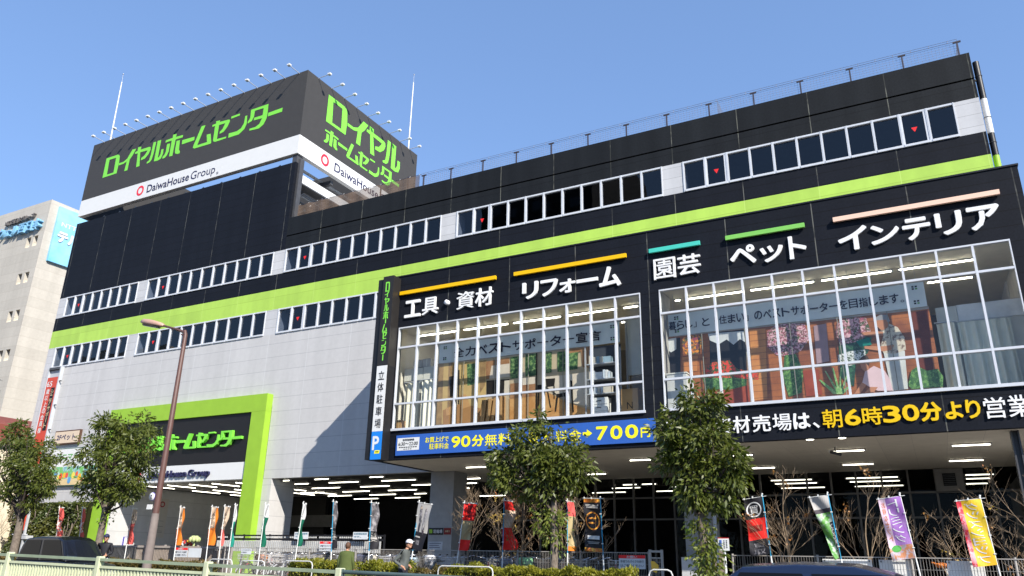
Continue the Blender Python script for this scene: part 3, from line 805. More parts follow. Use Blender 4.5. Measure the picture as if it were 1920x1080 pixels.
m = MB(); m.box(XS0, XS0 + .3, YS0 + .31, YS1, ZS0, ZS1, SIGNG); m.box(XS0 + .31, XS1 - .31, YS1 - .3, YS1, ZS0, ZS1, SIGNG); m.build('back_face', RS)
m = MB()
for y in (28.5, 31.2, 34, 36.8, 38.6):
    m.box(XS0 + .4, XS1 - .35, y, y + .22, 22.46, 22.72, DGREY)
for x in np.arange(XS0 + 1, XS1, 2.2):
    m.box(x, x + .14, 28.9, 38.8, 22.74, 22.86, STEEL)
for x in np.arange(XS0 + .6, XS1, 3.9):
    for y in (28.8, 34.0, 38.6): m.box(x, x + .25, y, y + .25, 18.63, 22.45, DGREY)
for i, x in enumerate(np.arange(XS0 + 1, XS1 - 2, 1.6)):
    m.tube([(x, 29.3, 20.9), (x + 1.3, 29.6 + (i % 3) * .7, 22.4)], .07, STEEL, 5)
    m.tube([(x + .2, 31, 21.2), (x + .5, 37, 22.4)], .06, STEEL, 5)
    m.box(x, x + .5, 29.0, 29.4, 21.9, 22.3, STEEL)
    m.tube([(x, 28.62, 22.40), (x + .9, 28.62, 22.84)], .05, STEEL, 5)
for y in np.arange(29, 38.5, 1.1):
    m.tube([(-30.6, y, 19.2), (-30.6, y + .9, 21.2)], .05, STEEL, 5); m.box(-31.4, -30.2, y, y + .12, 20.4, 20.55, STEEL)
    m.box(-33.5, -31.5, y + .2, y + .32, 21.4, 21.55, STEEL); m.tube([(-33.4, y, 19.0), (-31.6, y + .6, 21.3)], .06, STEEL, 5)
m.box(-31.5, -29.9, 28.6, 38.5, 20.56, 20.62, DGREY)
for z in (21.0, 21.4): m.tube([(-29.95, 28.7, z), (-29.95, 38.4, z)], .025, STEEL, 5)
m.build('steel_frame', RS)
m = MB(); m.box(-29.75, -29.2, 28.55, 39.0, 21.3, 21.82, SWHITE); m.box(-29.8, -29.15, 28.55, 39.0, 21.22, 21.295, DGREY); m.build('white_girder', RS)  # dark slab below stands in for the girder's shaded underside
m = MB()
for k in ORDER: glyph(m, k, gbox(GL[k]), ('y', YS0 - .012), NEON)
m.build('street_lettering', RS)
m = MB(); X = ('x', XS1 + .012)
for k, r in (('ro', (29.86, 31.71, 26.0, 27.86)), ('i', (31.74, 33.71, 25.98, 27.84)), ('ya', (33.6, 35.62, 25.98, 27.87)), ('ru', (35.46, 37.34, 25.95, 27.86)),
             ('ho', (29.88, 31.1, 24.6, 25.62)), ('bar', (31.1, 31.97, 25.02, 25.22)), ('mu', (31.94, 33.13, 24.6, 25.73)), ('se', (33.01, 34.08, 24.6, 25.66)), ('n', (34.18, 35.21, 24.58, 25.64)), ('ta', (35.36, 36.52, 24.56, 25.73)), ('bar2', (36.56, 37.4, 25.02, 25.24))):
    glyph(m, k, r, X, NEON)
m.build('side_lettering', RS)
m = MB(); P = ('y', YS0 - .018)
put(m, RING, (-42.98, -42.3, 23.12, 23.83), P, REDL)
word(m, 'DaiwaHouse', (-41.97, -38.05, 23.17, 23.72), P, NAVY, .018)
word(m, 'Group', (-37.9, -35.75, 22.98, 23.72), P, NAVY, -.006)
word(m, '®', (-35.62, -35.42, 23.0, 23.18), P, NAVY, 0)
X = ('x', XS1 + .018)
put(m, RING, (29.8, 30.5, 23.1, 23.86), X, REDL)
word(m, 'DaiwaHouse', (31.0, 35.3, 23.18, 23.76), X, NAVY, .018)
word(m, 'Group', (35.45, 37.7, 22.98, 23.76), X, NAVY, -.006)
m.build('company_lettering', RS)
def arm(px, py, dx, dy):
    p = MB(); z = 28.4
    e = (px + dx * .74, py + dy * .74, z + .02)
    p.tube([(px - dx * .1, py - dy * .1, z - .05), (px + dx * .1, py + dy * .1, z), e], .022, STEEL, 6)
    o = p.build('floodlight_arm', RS)
    h = MB(); hx, hy = e[0] + dx * .12, e[1] + dy * .12
    h.box(hx - .1, hx + .1, hy - .085, hy + .085, z - .01, z + .075, SWHITE)
    h.box(hx - .08, hx + .08, hy - .07, hy + .07, z - .04, z - .011, STEEL)
    h.build('floodlight', o)
for i in range(17): arm(-47.76 + 1.126 * i, YS0, 0, -1)
for i in range(9): arm(XS1, 28.86 + 1.176 * i, 1, 0)

for (x, y, z0, z1, lx, nm) in ((-47.7, 28.3, 28.44, 34.3, -.22, 'left'), (-29.4, 38.6, 28.44, 34.9, .05, 'right')):
    t = thing('lightning_rod', 'tall thin white mast on the rooftop sign at its %s corner' % ('far left' if nm == 'left' else 'rear right'), 'lightning rod', (x, y, z0), 'masts on the rooftop sign')
    m = MB(); m.tube([(x, y, z0), (x + lx * .8, y, z1 - .7)], [.055, .035], SWHITE, 8); m.build('mast', t)
    m = MB(); m.tube([(x + lx * .8, y, z1 - .7), (x + lx, y, z1)], [.012, .012], STEEL, 6); m.ball((x + lx, y, z1), .05, STEEL); m.build('tip', t)

# ---------------------------------------------------------------- roof edge fence and debris net
t = thing('roof_fence', 'thin wire mesh fence with dark posts along the roof edge', 'fence', (-10, 28.6, 18.83))
WIRE = mat('fence wire', (.22, .22, .26), .5, .4, var=.1)
DPOST = mat('dark post', (.05, .045, .06), .5, .4, var=.1)
px = [3.18 - 1.845 * k for k in range(0, 14)]
m = MB(); y = 28.5
for x in px[:-1] + [-20.6]:
    q = MB(); q.box(x - .028, x + .028, y - .02, y + .03, 18.83, 19.7, DPOST); q.box(x - .13, x + .13, y - .03, y + .04, 19.68, 19.73, DPOST); q.build('post', t)
for z in np.arange(18.95, 19.7, .105): m.box(-20.7, 3.2, y + .04, y + .046, z, z + .006, WIRE)
for x in np.arange(-20.7, 3.2, .12): m.box(x, x + .006, y + .047, y + .053, 18.84, 19.7, WIRE)
m.tube([(-20.7, y, 19.74), (3.18, y, 19.74)], .011, WIRE, 4); m.tube([(-20.7, y, 19.83), (3.2, y, 19.83)], .008, WIRE, 4)
for x in np.arange(-20.5, 3.2, .615): m.tube([(x, y, 19.72), (x + .03, y, 19.84)], .008, WIRE, 4)
for x0 in (3.2, -5.7):
    for z in np.arange(18.95, 19.85, .1): m.box(x0, x0 + .006, y + .06, y + 1.6, z, z + .006, WIRE)
    for yy in np.arange(y + .06, y + 1.6, .1): m.box(x0, x0 + .006, yy, yy + .006, 18.85, 19.85, WIRE)
m.build('wire_mesh', t)
mt, ntr, out = nodes('brown netting')
d = ntr.nodes.new('ShaderNodeBsdfPrincipled'); d.inputs['Roughness'].default_value = .9
pz = posn(ntr)
ntr.links.new(mixc(ntr, rng(ntr, noisen(ntr, pz, 3, 4, .6, (.6, 1, 6)), .35, .65, 0, 1), (.115, .075, .052), (.17, .12, .09)), d.inputs['Base Color'])
tr = ntr.nodes.new('ShaderNodeBsdfTransparent'); mx = ntr.nodes.new('ShaderNodeMixShader'); mx.inputs[0].default_value = .72
ntr.links.new(tr.outputs[0], mx.inputs[1]); ntr.links.new(d.outputs[0], mx.inputs[2]); ntr.links.new(mx.outputs[0], out.inputs[0])
t = thing('debris_net', 'brown translucent safety net tied along the roof edge in front of the big sign', 'net', (-25, 28.5, 18.83))
m = MB(); n = 60
for i in range(n):
    xa = -29.0 + 8.2 * i / n; xb = -29.0 + 8.2 * (i + 1) / n
    ya = 28.45 + .03 * math.sin(i * .9); yb = 28.45 + .03 * math.sin((i + 1) * .9)
    za = 19.78 - .05 * abs(math.sin(i * .55)); zb = 19.78 - .05 * abs(math.sin((i + 1) * .55))
    m.quad((xa, ya, 18.83), (xb, yb, 18.83), (xb, yb, zb), (xa, ya, za), mt)
m.build('netting', t)
m = MB(); m.tube([(-29.0, 28.5, 19.8), (-20.75, 28.5, 19.8)], .014, DPOST, 5)
for x in np.arange(-28.9, -20.7, .62): m.torus((x, 28.47, 19.79), .03, .006, SWHITE, 8, 4)
m.build('top_rope', t)
for x in (-27.4, -25.2, -23.35, -21.6):
    m = MB(); m.box(x - .03, x + .03, 28.52, 28.58, 18.83, 19.9, DPOST); m.build('post', t)

# ---------------------------------------------------------------- department words on the overhang
WL = mat('white letters', (.78, .78, .78), .5, .35, var=0)
YL = mat('yellow letters', (.74, .48, .0), .5, .35, var=0)
WORDS = [('工具・資材', [('工', -17.84, -17.06, 10.42, 11.14), ('具', -16.98, -16.22, 10.42, 11.14), ('・', -15.9, -15.7, 10.7, 10.9), ('資', -15.36, -14.58, 10.43, 11.14), ('材', -14.52, -13.74, 10.43, 11.18)], (-17.89, -13.45), (.80, .46, .0), 'amber yellow', 'white tool and timber department lettering under an amber bar, leftmost of the row'),
         ('リフォーム', [('リ', -12.48, -11.82, 10.43, 11.1), ('フ', -11.72, -11.02, 10.43, 11.08), ('ォ', -10.95, -10.32, 10.45, 10.98), ('ー', -10.27, -9.45, 10.75, 10.88), ('ム', -9.4, -8.58, 10.42, 11.2)], (-12.67, -8.25), (.80, .46, .0), 'amber yellow', 'white five character katakana lettering under the second amber bar from left'),
         ('園芸', [('園', -7.38, -6.62, 10.42, 11.17), ('芸', -6.54, -5.76, 10.43, 11.17)], (-7.42, -5.66), (.06, .52, .42), 'turquoise', 'two white gardening characters under a short turquoise bar'),
         ('ペット', [('ペ', -4.78, -3.95, 10.5, 11.16), ('ッ', -3.82, -3.1, 10.44, 11.0), ('ト', -2.93, -2.4, 10.42, 11.2)], (-4.81, -2.35), (.20, .52, .10), 'leaf green', 'white pet department katakana under a leaf green bar'),
         ('インテリア', [('イ', -1.47, -.62, 10.42, 11.18), ('ン', -.55, .25, 10.47, 11.1), ('テ', .33, 1.08, 10.44, 11.14), ('リ', 1.2, 1.9, 10.44, 11.16), ('ア', 2.03, 2.85, 10.44, 11.18)], (-1.51, 2.9), (.84, .56, .43), 'pale pink', 'white interior department katakana under a pale pink bar, rightmost of the row')]
for body, chars, bar, bc, cn, lab in WORDS:
    t = thing('department_sign', lab, 'sign', ((bar[0] + bar[1]) / 2, O, 10.4), 'department signs on the overhang')
    m = MB()
    for ch, a, b, c, d_ in chars:
        if ch == '・': m.lathe(((a + b) / 2, O - .14, (c + d_) / 2), [(.001, 0), (.1, 0), (.1, .14)], WL, 14, 'y')
        elif ch == 'ー': m.box(a, b, O - .07, O - .002, c, d_, WL)
        else: word(m, ch, (a, b, c, d_), ('y', O - .002), WL, .034, .07)
    m.build('lettering', t)
    m = MB(); kb = 23.87 / 23.6; m.box(bar[0] * kb, bar[1] * kb, O - .13, O - .04, 11.425, 11.572, mat(cn + ' bar', bc, .5, .35, var=.02))
    m.build('colour_bar', t)
    m = MB()
    for x in np.linspace(bar[0] + .3, bar[1] - .3, 3): m.box(x - .03, x + .03, O - .039, O - .001, 11.44, 11.55, BLACK)
    m.build('bracket', t)

# ---------------------------------------------------------------- opening hours lettering
t = thing('opening_hours_sign', 'white and yellow lettering line on black fascia beneath the right window', 'sign', (-1.5, O, 5.3))
mw = MB(); my = MB()
for ch, a, b, c, d_ in (('工', -7.3, -6.85, 5.1, 5.55), ('具', -6.8, -6.3, 5.1, 5.57), ('・', -6.2, -5.85, 5.2, 5.5), ('資', -5.68, -5.17, 5.08, 5.57), ('材', -5.12, -4.6, 5.07, 5.59), ('売', -4.53, -4.0, 5.07, 5.58), ('場', -3.94, -3.4, 5.07, 5.58), ('は', -3.35, -2.87, 5.09, 5.56), ('、', -2.8, -2.62, 5.09, 5.26), ('営', 1.55, 2.05, 5.08, 5.64), ('業', 2.1, 2.65, 5.08, 5.66), ('中', 2.75, 3.2, 5.08, 5.66)):
    if ch == '・': mw.box(-6.06, -5.98, O - .08, O - .002, 5.3, 5.38, WL)
    else: word(mw, ch, (a, b, c, d_), ('y', O - .002), WL, .032, .05)
for ch, a, b, c, d_ in (('朝', -2.53, -2.0, 5.07, 5.61), ('6', -1.93, -1.5, 5.1, 5.58), ('時', -1.46, -.94, 5.09, 5.6), ('3', -.93, -.47, 5.12, 5.6), ('0', -.43, .0, 5.13, 5.6), ('分', .02, .55, 5.1, 5.63), ('よ', .62, 1.05, 5.12, 5.6), ('り', 1.12, 1.47, 5.11, 5.62)):
    word(my, ch, (a, b, c, d_), ('y', O - .002), YL, .036, .05)
mw.build('white_lettering', t); my.build('yellow_lettering', t)

# ---------------------------------------------------------------- blue parking fee board
BLUE = mat('blue board', (.03, .11, .42), .5, .35, var=.03)
YB = mat('bright yellow print', (.88, .80, .02), .5, .3, var=0)
INK = mat('black ink', (.015, .015, .018), .6, .3, var=0)
t = thing('parking_fee_sign', 'long blue board with yellow parking fee lettering under the left window', 'sign', (-12.7, O, 5.3))
m = MB(); m.box(-17.82, -7.58, O - .06, O - .001, 4.95, 5.71, BLUE); m.build('board', t)
P = ('y', O - .064)
m = MB(); mb_rect(m, (-17.75, -16.74, 5.13, 5.6), P, SWHITE); m.build('hours_panel', t)
P2 = ('y', O - .068)
m = MB(); word(m, '駐車場営業時間', (-17.5, -16.98, 5.48, 5.56), P2, INK, .01); word(m, '6:30～22:00', (-17.69, -16.8, 5.31, 5.44), P2, INK, .02)
[mb_rect(m, (-17.66 + .105 * q, -17.58 + .105 * q, 5.23, 5.265), P2, INK) for q in range(8)]; [mb_rect(m, (-17.45 + .1 * q, -17.38 + .1 * q, 5.165, 5.19), P2, INK) for q in range(4)]; m.build('hours_print', t)
m = MB(); word(m, 'お買上げで', (-16.47, -15.44, 5.36, 5.57), P, YB, .02); word(m, '駐車料金', (-16.28, -15.42, 5.11, 5.33), P, YB, .02)
for ch, a, b in (('9', -15.31, -14.93), ('0', -14.9, -14.5), ('分', -14.44, -13.95), ('無', -13.9, -13.4), ('料', -13.35, -12.85)): word(m, ch, (a, b, 5.12, 5.54), P, YB, .035)
for ch, a, b in (('最', -12.2, -11.75), ('大', -11.7, -11.25), ('料', -11.1, -10.65), ('金', -10.6, -10.15)): word(m, ch, (a, b, 5.12, 5.5), P, YB, .03)
m.add([(-10.1, O - .064, 5.29), (-9.95, O - .064, 5.29), (-9.95, O - .064, 5.2), (-9.76, O - .064, 5.34), (-9.95, O - .064, 5.48), (-9.95, O - .064, 5.39), (-10.1, O - .064, 5.39)], [(0, 1, 2, 3, 4, 5, 6)], YB)
for ch, a, b in (('7', -9.62, -9.2), ('0', -9.12, -8.69), ('0', -8.6, -8.15)): word(m, ch, (a, b, 5.09, 5.55), P, YB, .04)
word(m, '円', (-8.07, -7.75, 5.1, 5.42), P, YB, .03)
m.build('fee_print', t)

# ---------------------------------------------------------------- projecting vertical sign
t = thing('vertical_sign', 'tall narrow black, white and blue projecting sign at the left edge of the overhang', 'sign', (-18.5, 23.7, 4.76))
m = MB(); m.box(-18.965, -18.67, 23.56, 23.97, 4.8, 12.1, BLACK); m.build('backing', t)
m = MB(); m.box(-18.66, -18.14, 23.47, 23.97, 8.43, 12.17, mat('sign black', (.02, .018, .017), .45, .4, var=.05)); m.box(-18.66, -18.14, 23.485, 23.97, 4.76, 8.425, BLACK); m.build('case', t)
m = MB(); m.box(-18.645, -18.15, 23.472, 23.4845, 5.84, 8.41, SWHITE); m.build('white_panel', t)
m = MB(); m.box(-18.645, -18.15, 23.472, 23.4845, 4.78, 5.836, mat('parking blue', (.01, .20, .66), .5, .4, var=.02)); m.build('blue_panel', t)
m = MB(); P = ('y', 23.468)
for k, (a, b, c, d_) in (('ro', (-18.52, -18.31, 11.5, 11.92)), ('i', (-18.53, -18.31, 11.26, 11.52)), ('ya', (-18.53, -18.28, 10.95, 11.25)), ('ru', (-18.53, -18.29, 10.67, 10.94)), ('ho', (-18.54, -18.28, 10.34, 10.66)), ('mu', (-18.53, -18.29, 9.8, 10.12)), ('se', (-18.52, -18.28, 9.5, 9.82)), ('n', (-18.51, -18.29, 9.21, 9.46)), ('ta', (-18.53, -18.28, 8.89, 9.19))):
    glyph(m, k, (a, b, c, d_), P, NEON)
mb_rect(m, (-18.42, -18.37, 10.15, 10.32), P, NEON); mb_rect(m, (-18.42, -18.37, 8.62, 8.86), P, NEON)
m.build('green_lettering', t)
m = MB()
for i, ch in enumerate('立体駐車場'):
    z1 = 8.2 - .47 * i; word(m, ch, (-18.54, -18.25, z1 - .36, z1), P, INK, .012)
m.build('car_park_lettering', t)
m = MB(); word(m, 'P', (-18.58, -18.27, 5.13, 5.66), P, SWHITE, .05); m.build('parking_letter', t)
m = MB(); m.quad((-18.46, 23.466, 5.0), (-18.22, 23.466, 5.0), (-18.2, 23.466, 5.12), (-18.44, 23.466, 5.12), YB); mb_rect(m, (-18.41, -18.26, 5.045, 5.08), ('y', 23.464), INK); m.build('small_mark', t)

# ---------------------------------------------------------------- lime entrance portal
t = thing('entrance_portal', 'lime green entrance frame holding black logo board and white company band', 'entrance portal', (-34.7, 27.6, 0))
PX0, PX1 = -40.72, -28.66
m = MB()
m.box(PX0, PX1, 27.6, 27.995, 8.08, 8.95, LIME2); m.box(PX0, PX0 + .95, 27.6, 27.995, 0, 8.075, LIME2); m.box(PX1 - .95, PX1, 27.6, 27.995, 0, 8.075, LIME2)
m.build('frame', t)
m = MB(); m.box(PX0 + .96, PX1 - .96, 27.72, 28.2, 5.64, 8.07, mat('gloss black', (.012, .011, .012), .35, .25, var=.05)); m.build('logo_board', t)
m = MB(); m.box(PX0 + .96, PX1 - .96, 27.71, 28.25, 4.8, 5.63, SWHITE); m.build('company_band', t)
gx0, gx1, gz0, gz1 = -47.07, -30.73, 25.36, 27.03
kx = (-30.06 - -39.05) / (gx1 - gx0)
m = MB(); m2 = MB()
for k in ORDER:
    a, b, c, d_ = gbox(GL[k])
    r = (-39.05 + (a - gx0) * kx, -39.05 + (b - gx0) * kx, 6.42 + (c - gz0) / (gz1 - gz0) * .86, 6.42 + (d_ - gz0) / (gz1 - gz0) * .86)
    glyph(m, k, r, ('y', 27.715), NEON, .16)
m.build('logo_lettering', t)
m = MB(); put(m, RING, (-37.75, -37.2, 4.93, 5.4), ('y', 27.62), REDL)
word(m, 'DaiwaHouse', (-36.68, -33.75, 5.03, 5.38), ('y', 27.705), NAVY, .02, .1); word(m, 'Group', (-33.6, -32.05, 4.92, 5.38), ('y', 27.705), NAVY, .0, .1)
m.build('company_lettering', t)
m = MB()
m.box(-39.75, -29.4, 28.26, 37.9, 4.84, 5.0, mat('portal ceiling', (.35, .33, .3), .85, .15, var=.05)); m.build('ceiling', t)
m = MB(); RV = cladding('portal reveal', (.5, .5, .5), (.4, .4, .4), (.3, .3, .3), .61, 2.735, .6, .9, rough=.6, spec=.3, vw=.02, mott=.05, mscale=4, streak=.05, bumps=.05, axis=1)
m.box(-40.3, -39.7, 28.0, 37.9, 0, 4.8, RV); m.build('left_reveal', t)
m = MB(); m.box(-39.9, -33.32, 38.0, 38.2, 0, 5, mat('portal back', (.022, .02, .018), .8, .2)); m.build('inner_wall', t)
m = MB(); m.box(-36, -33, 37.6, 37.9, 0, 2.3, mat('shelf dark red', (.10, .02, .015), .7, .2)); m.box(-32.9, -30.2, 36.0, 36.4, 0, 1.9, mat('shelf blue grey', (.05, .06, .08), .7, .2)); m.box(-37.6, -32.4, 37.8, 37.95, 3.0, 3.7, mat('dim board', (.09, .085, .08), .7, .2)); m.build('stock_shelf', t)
p = thing('tall_poster', 'tall off white poster with a dark red ring on the wall inside the lime portal', 'poster', (-39.6, 31.2, 2.1))
m = MB(); m.box(-39.69, -39.66, 30.82, 31.6, 2.15, 4.3, mat('poster paper', (.5, .47, .42), .7, .2, var=.03)); m.build('sheet', p)
m = MB(); put(m, RING, (31.02, 31.36, 3.82, 4.15), ('x', -39.655), mat('dark red ink', (.35, .01, .03), .6, .3, var=0))
for z in (2.42, 2.5, 2.75, 3.05): mb_rect(m, (30.95, 31.45, z, z + .025), ('x', -39.655), mat('grey ink', (.25, .24, .23), .7, .2, var=0))
m.build('print', p)
p = thing('info_board', 'white information board with a blue rim low on the wall left of the portal', 'notice board', (-39.6, 28.8, 1.6))
m = MB(); m.box(-39.74, -39.62, 29.05, 29.55, 1.55, 2.12, mat('blue rim', (.06, .05, .35), .5, .4)); m.box(-39.62, -39.61, 29.08, 29.52, 1.58, 2.09, SWHITE); m.build('board', p)
m = MB(); mb_rect(m, (29.36, 29.46, 1.72, 1.85), ('x', -39.606), NAVY); mb_rect(m, (29.2, 29.33, 1.74, 1.77), ('x', -39.606), INK); mb_rect(m, (29.36, 29.44, 1.93, 1.98), ('x', -39.606), mat('blue ink', (.02, .1, .5), .5, .3, var=0)); m.build('print', p)
p = thing('hanging_sign', 'white oval hanging shop sign with a purple rim inside the lime portal', 'sign', (-35.7, 27.3, 3.4))
m = MB(); m.lathe((-35.6, 27.3, 4.05), [(.001, -.04), (.2, -.04), (.2, .04), (.001, .04)], SWHITE, 20, 'y'); m.box(-35.86, -35.5, 27.27, 27.33, 3.42, 3.66, SWHITE)
m.build('disc', p); m = MB(); m.torus((-35.6, 27.3, 4.05), .2, .02, mat('purple rim', (.1, .05, .4), .5, .3), 20, 6); m.tube([(-35.6, 27.3, 4.25), (-35.6, 27.3, 4.84)], .012, DGREY, 5); m.build('rim', p)
m = MB(); word(m, 't', (-35.68, -35.54, 3.95, 4.15), ('y', 27.255), INK, .02); m.build('print', p)

# ---------------------------------------------------------------- signs left of the portal
t = thing('vertical_banner', 'tall red vertical banner in a grey frame at the left end of the store', 'banner', (-47.3, 27.9, 6.5))
m = MB()
m.box(-47.98, -47.9, 27.76, 27.99, 5.5, 12.15, ALUG); m.box(-46.78, -46.7, 27.76, 27.99, 5.5, 12.15, ALUG); m.box(-47.89, -46.79, 27.76, 27.99, 12.0, 12.15, DGREY); m.box(-47.89, -46.79, 27.9, 27.99, 5.5, 11.99, ALUG)
for z in (8.2, 9.7, 11.2): m.box(-46.69, -46.5, 27.8, 27.86, z, z + .06, DGREY)
m.build('frame', t)
m = MB(); m.box(-47.885, -46.8, 27.8, 27.82, 5.6, 11.52, mat('banner red', (.52, .07, .045), .6, .3, var=.05)); m.build('cloth', t)
m = MB(); P = ('y', 27.795); word(m, '65', (-47.83, -47.3, 10.92, 11.28), P, SWHITE, .02)
column_text(m, '歳以上の会員様', -47.74, -47.42, 10.8, 8.0, P, SWHITE, .02); m.build('white_lettering', t)
m = MB(); m.box(-47.3, -46.95, 27.79, 27.796, 8.2, 10.85, INK); column_text(m, 'シニアサポート', -47.26, -47.0, 10.75, 8.3, ('y', 27.786), mat('cream ink', (.6, .5, .3), .6, .3, var=0), .01); m.build('side_strip', t)
t = thing('pet_sign', 'cream nameplate with brown rim reading 2F on the grey wall', 'sign', (-44.8, 27.9, 7.3))
m = MB(); m.box(-45.98, -43.6, 27.86, 27.99, 7.27, 8.09, mat('brown rim', (.09, .045, .03), .6, .3)); m.box(-45.92, -43.67, 27.84, 27.859, 7.34, 8.02, mat('cream plate', (.62, .5, .38), .6, .3, var=.03)); m.build('plate', t)
m = MB(); word(m, '2Fペット', (-45.7, -43.97, 7.5, 7.86), ('y', 27.835), mat('navy ink', (.03, .035, .10), .6, .3, var=0), .025); m.build('lettering', t)
t = thing('animal_shop_sign', 'white shop board with green lettering and a colourful patterned base beside the portal', 'sign', (-43.6, 27.9, 4.8))
m = MB(); m.box(-46.15, -41.3, 27.86, 27.99, 4.84, 7.02, mat('board rim', (.05, .12, .10), .6, .3)); m.box(-46.1, -41.35, 27.84, 27.859, 4.9, 6.97, SWHITE); m.build('board', t)
m = MB(); word(m, 'アニマルジ', (-45.3, -42.75, 6.33, 6.72), ('y', 27.835), mat('sign leaf green', (.12, .36, .10), .6, .3, var=0), .03); word(m, 'Animal', (-44.2, -42.9, 6.08, 6.22), ('y', 27.835), mat('grey green ink', (.2, .3, .25), .6, .3, var=0), 0); m.build('lettering', t)
m = MB(); mb_rect(m, (-46.1, -41.35, 4.9, 5.25), ('y', 27.836), mat('sand print', (.62, .48, .26), .7, .2, var=.05)); mb_rect(m, (-46.1, -41.35, 5.25, 5.95), ('y', 27.836), printmat('mixed print', (.12, .35, .42), (.15, .42, .10), 3.0, .45, .55, (.55, .65, .65)))
rr = random.Random(3)
for i in range(16):
    x = -45.9 + i * .28 + rr.uniform(-.05, .05); z = 5.15 + rr.uniform(0, .4); r_ = rr.uniform(.08, .17)
    c = [(.7, .1, .03), (.75, .4, .03), (.65, .08, .06), (.1, .3, .55), (.75, .6, .1)][i % 5]
    m.add([(x + r_ * math.cos(2 * PI * q / 9), 27.832 - .0007 * i, z + r_ * 1.2 * math.sin(2 * PI * q / 9)) for q in range(9)], [tuple(range(9))], mat('print spot %d' % (i % 5), c, .6, .3, var=0))
m.build('pattern', t)
t = thing('red_banner', 'wide red hanging banner in grey frame beside the ivy wall', 'banner', (-44.1, 26, 2.3))
m = MB(); m.box(-44.62, -43.8, 25.97, 26.0, 2.35, 4.2, mat('orange red cloth', (.62, .06, .02), .6, .3, var=.06)); m.build('cloth', t)
m = MB(); m.box(-43.79, -43.68, 25.95, 26.05, .15, 4.25, STEEL); m.box(-44.65, -43.8, 25.96, 26.02, 4.21, 4.26, STEEL); m.box(-44.7, -43.6, 25.9, 26.1, 2.1, 2.16, STEEL); m.box(-43.9, -43.4, 25.9, 26.3, 1.9, 2.08, STEEL); m.build('frame', t)
m = MB(); word(m, '0', (-44.2, -43.9, 3.45, 3.75), ('y', 25.965), SWHITE, .02)
for z in (3.1, 2.95, 2.7): mb_rect(m, (-44.5, -43.95, z, z + .05), ('y', 25.965), mat('gold ink', (.7, .5, .05), .6, .3, var=0))
m.build('print', t)
# ---------------------------------------------------------------- things inside the upstairs windows
pm = {
 'p_beige': mat('print beige', (.50, .40, .27), .6, .2, var=.06), 'p_curt': printmat('print brown curtain', (.25, .15, .065), None, 4, base2=(.38, .24, .10)), 'p_tan': mat('print ochre', (.52, .36, .15), .6, .2, var=.05),
 'p_tan2': mat('print tan', (.50, .28, .12), .6, .2, var=.05), 'p_green': printmat('print garden', (.05, .13, .045), (.22, .34, .12), 9, .48, .6, (.02, .06, .03)), 'p_dark': mat('print dark', (.02, .017, .015), .6, .2),
 'p_sofa': mat('print sofa', (.36, .19, .08), .6, .2, var=.08), 'p_brown': printmat('print brown wood', (.27, .12, .05), None, 5, base2=(.36, .19, .09)), 'p_cream': mat('print cream', (.60, .52, .42), .6, .2, var=.06), 'p_wood': printmat('print floor', (.46, .22, .07), None, 5, base2=(.58, .33, .13)),
 'q_wood': printmat('print siding', (.40, .13, .03), None, 2.2, base2=(.24, .07, .02), lines=True), 'q_dark': mat('print night', (.018, .017, .02), .6, .2), 'q_white': mat('print white', (.60, .62, .62), .6, .2, var=.08),
 'q_fol_o': printmat('print marigold', (.04, .09, .02), (.75, .26, .02), 11, .5, .55, (.30, .05, .10)), 'q_sunlit': printmat('print sunlit wall', (.62, .26, .07), None, 2, base2=(.5, .18, .05), lines=True), 'q_plant': mat('print planter', (.30, .06, .03), .6, .2, var=.2),  # the lighter siding orange is sunlight put into the colour
 'q_fol_g': printmat('print leaves', (.03, .10, .02), (.16, .33, .08), 12, .48, .58, (.06, .15, .04)), 'q_fol_r': printmat('print geranium', (.05, .09, .02), (.70, .06, .03), 10, .46, .52), 'q_fol_p': printmat('print petunia', (.04, .10, .03), (.72, .42, .46), 16, .5, .55, (.35, .08, .12)),
 'q_fol_w': printmat('print white bloom', (.05, .09, .04), (.75, .75, .72), 20, .46, .52), 'q_lilac': mat('print lilac post', (.36, .24, .26), .6, .2, var=.1), 'q_dgreen': printmat('print shrub', (.012, .05, .03), (.04, .14, .06), 9), 'q_teal': mat('print teal', (.01, .20, .15), .6, .2),
 'q_grass': printmat('print grass', (.16, .36, .10), (.35, .5, .2), 14), 'q_brown': mat('print dark red', (.14, .035, .02), .6, .2, var=.2), 'q_trous': mat('print trousers', (.60, .60, .56), .6, .2, var=.1), 'q_shirt': printmat('print shirt', (.62, .54, .42), (.22, .15, .11), 9, .52, .58),
 'q_skin': mat('print skin', (.50, .22, .12), .6, .2, var=.06), 'q_grey': mat('print grey hair', (.30, .29, .30), .6, .2), 'q_pink': mat('print pink', (.70, .50, .52), .6, .2, var=.06), 'q_hair': mat('print dark hair', (.08, .05, .035), .6, .2)}
def mural(A, label, cx, yb, nm):
    t = thing('picture_panel', label, 'printed panel', (cx, yb, 5.93), 'printed panels behind the upstairs windows')
    b = MB(); xs = [p[0] for p in A[0][1]]; zs = [p[1] for p in A[0][1]]
    b.box(min(xs), max(xs), yb + .003, yb + .04, max(5.93, min(zs) - .1), max(zs) + .02, mat('panel board', (.4, .35, .3), .7, .2)); b.build('board', t)
    m = MB()
    for i, (k, pl) in enumerate(A):
        m.poly_xz(pl, yb - .0012 * i, pm[k])
    m.build('picture', t)
    r = MB()
    for x in np.arange(min(xs) + 1.35, max(xs), 1.42): r.box(x - .012, x + .012, yb - .09, yb - .07, 5.93, max(zs), mat('thin rail', (.25, .24, .2), .5, .4))
    r.build('rail', t)
mural(ART1, 'printed panel of a beige living room behind the left upstairs window', -13.6, 25.0, 1)
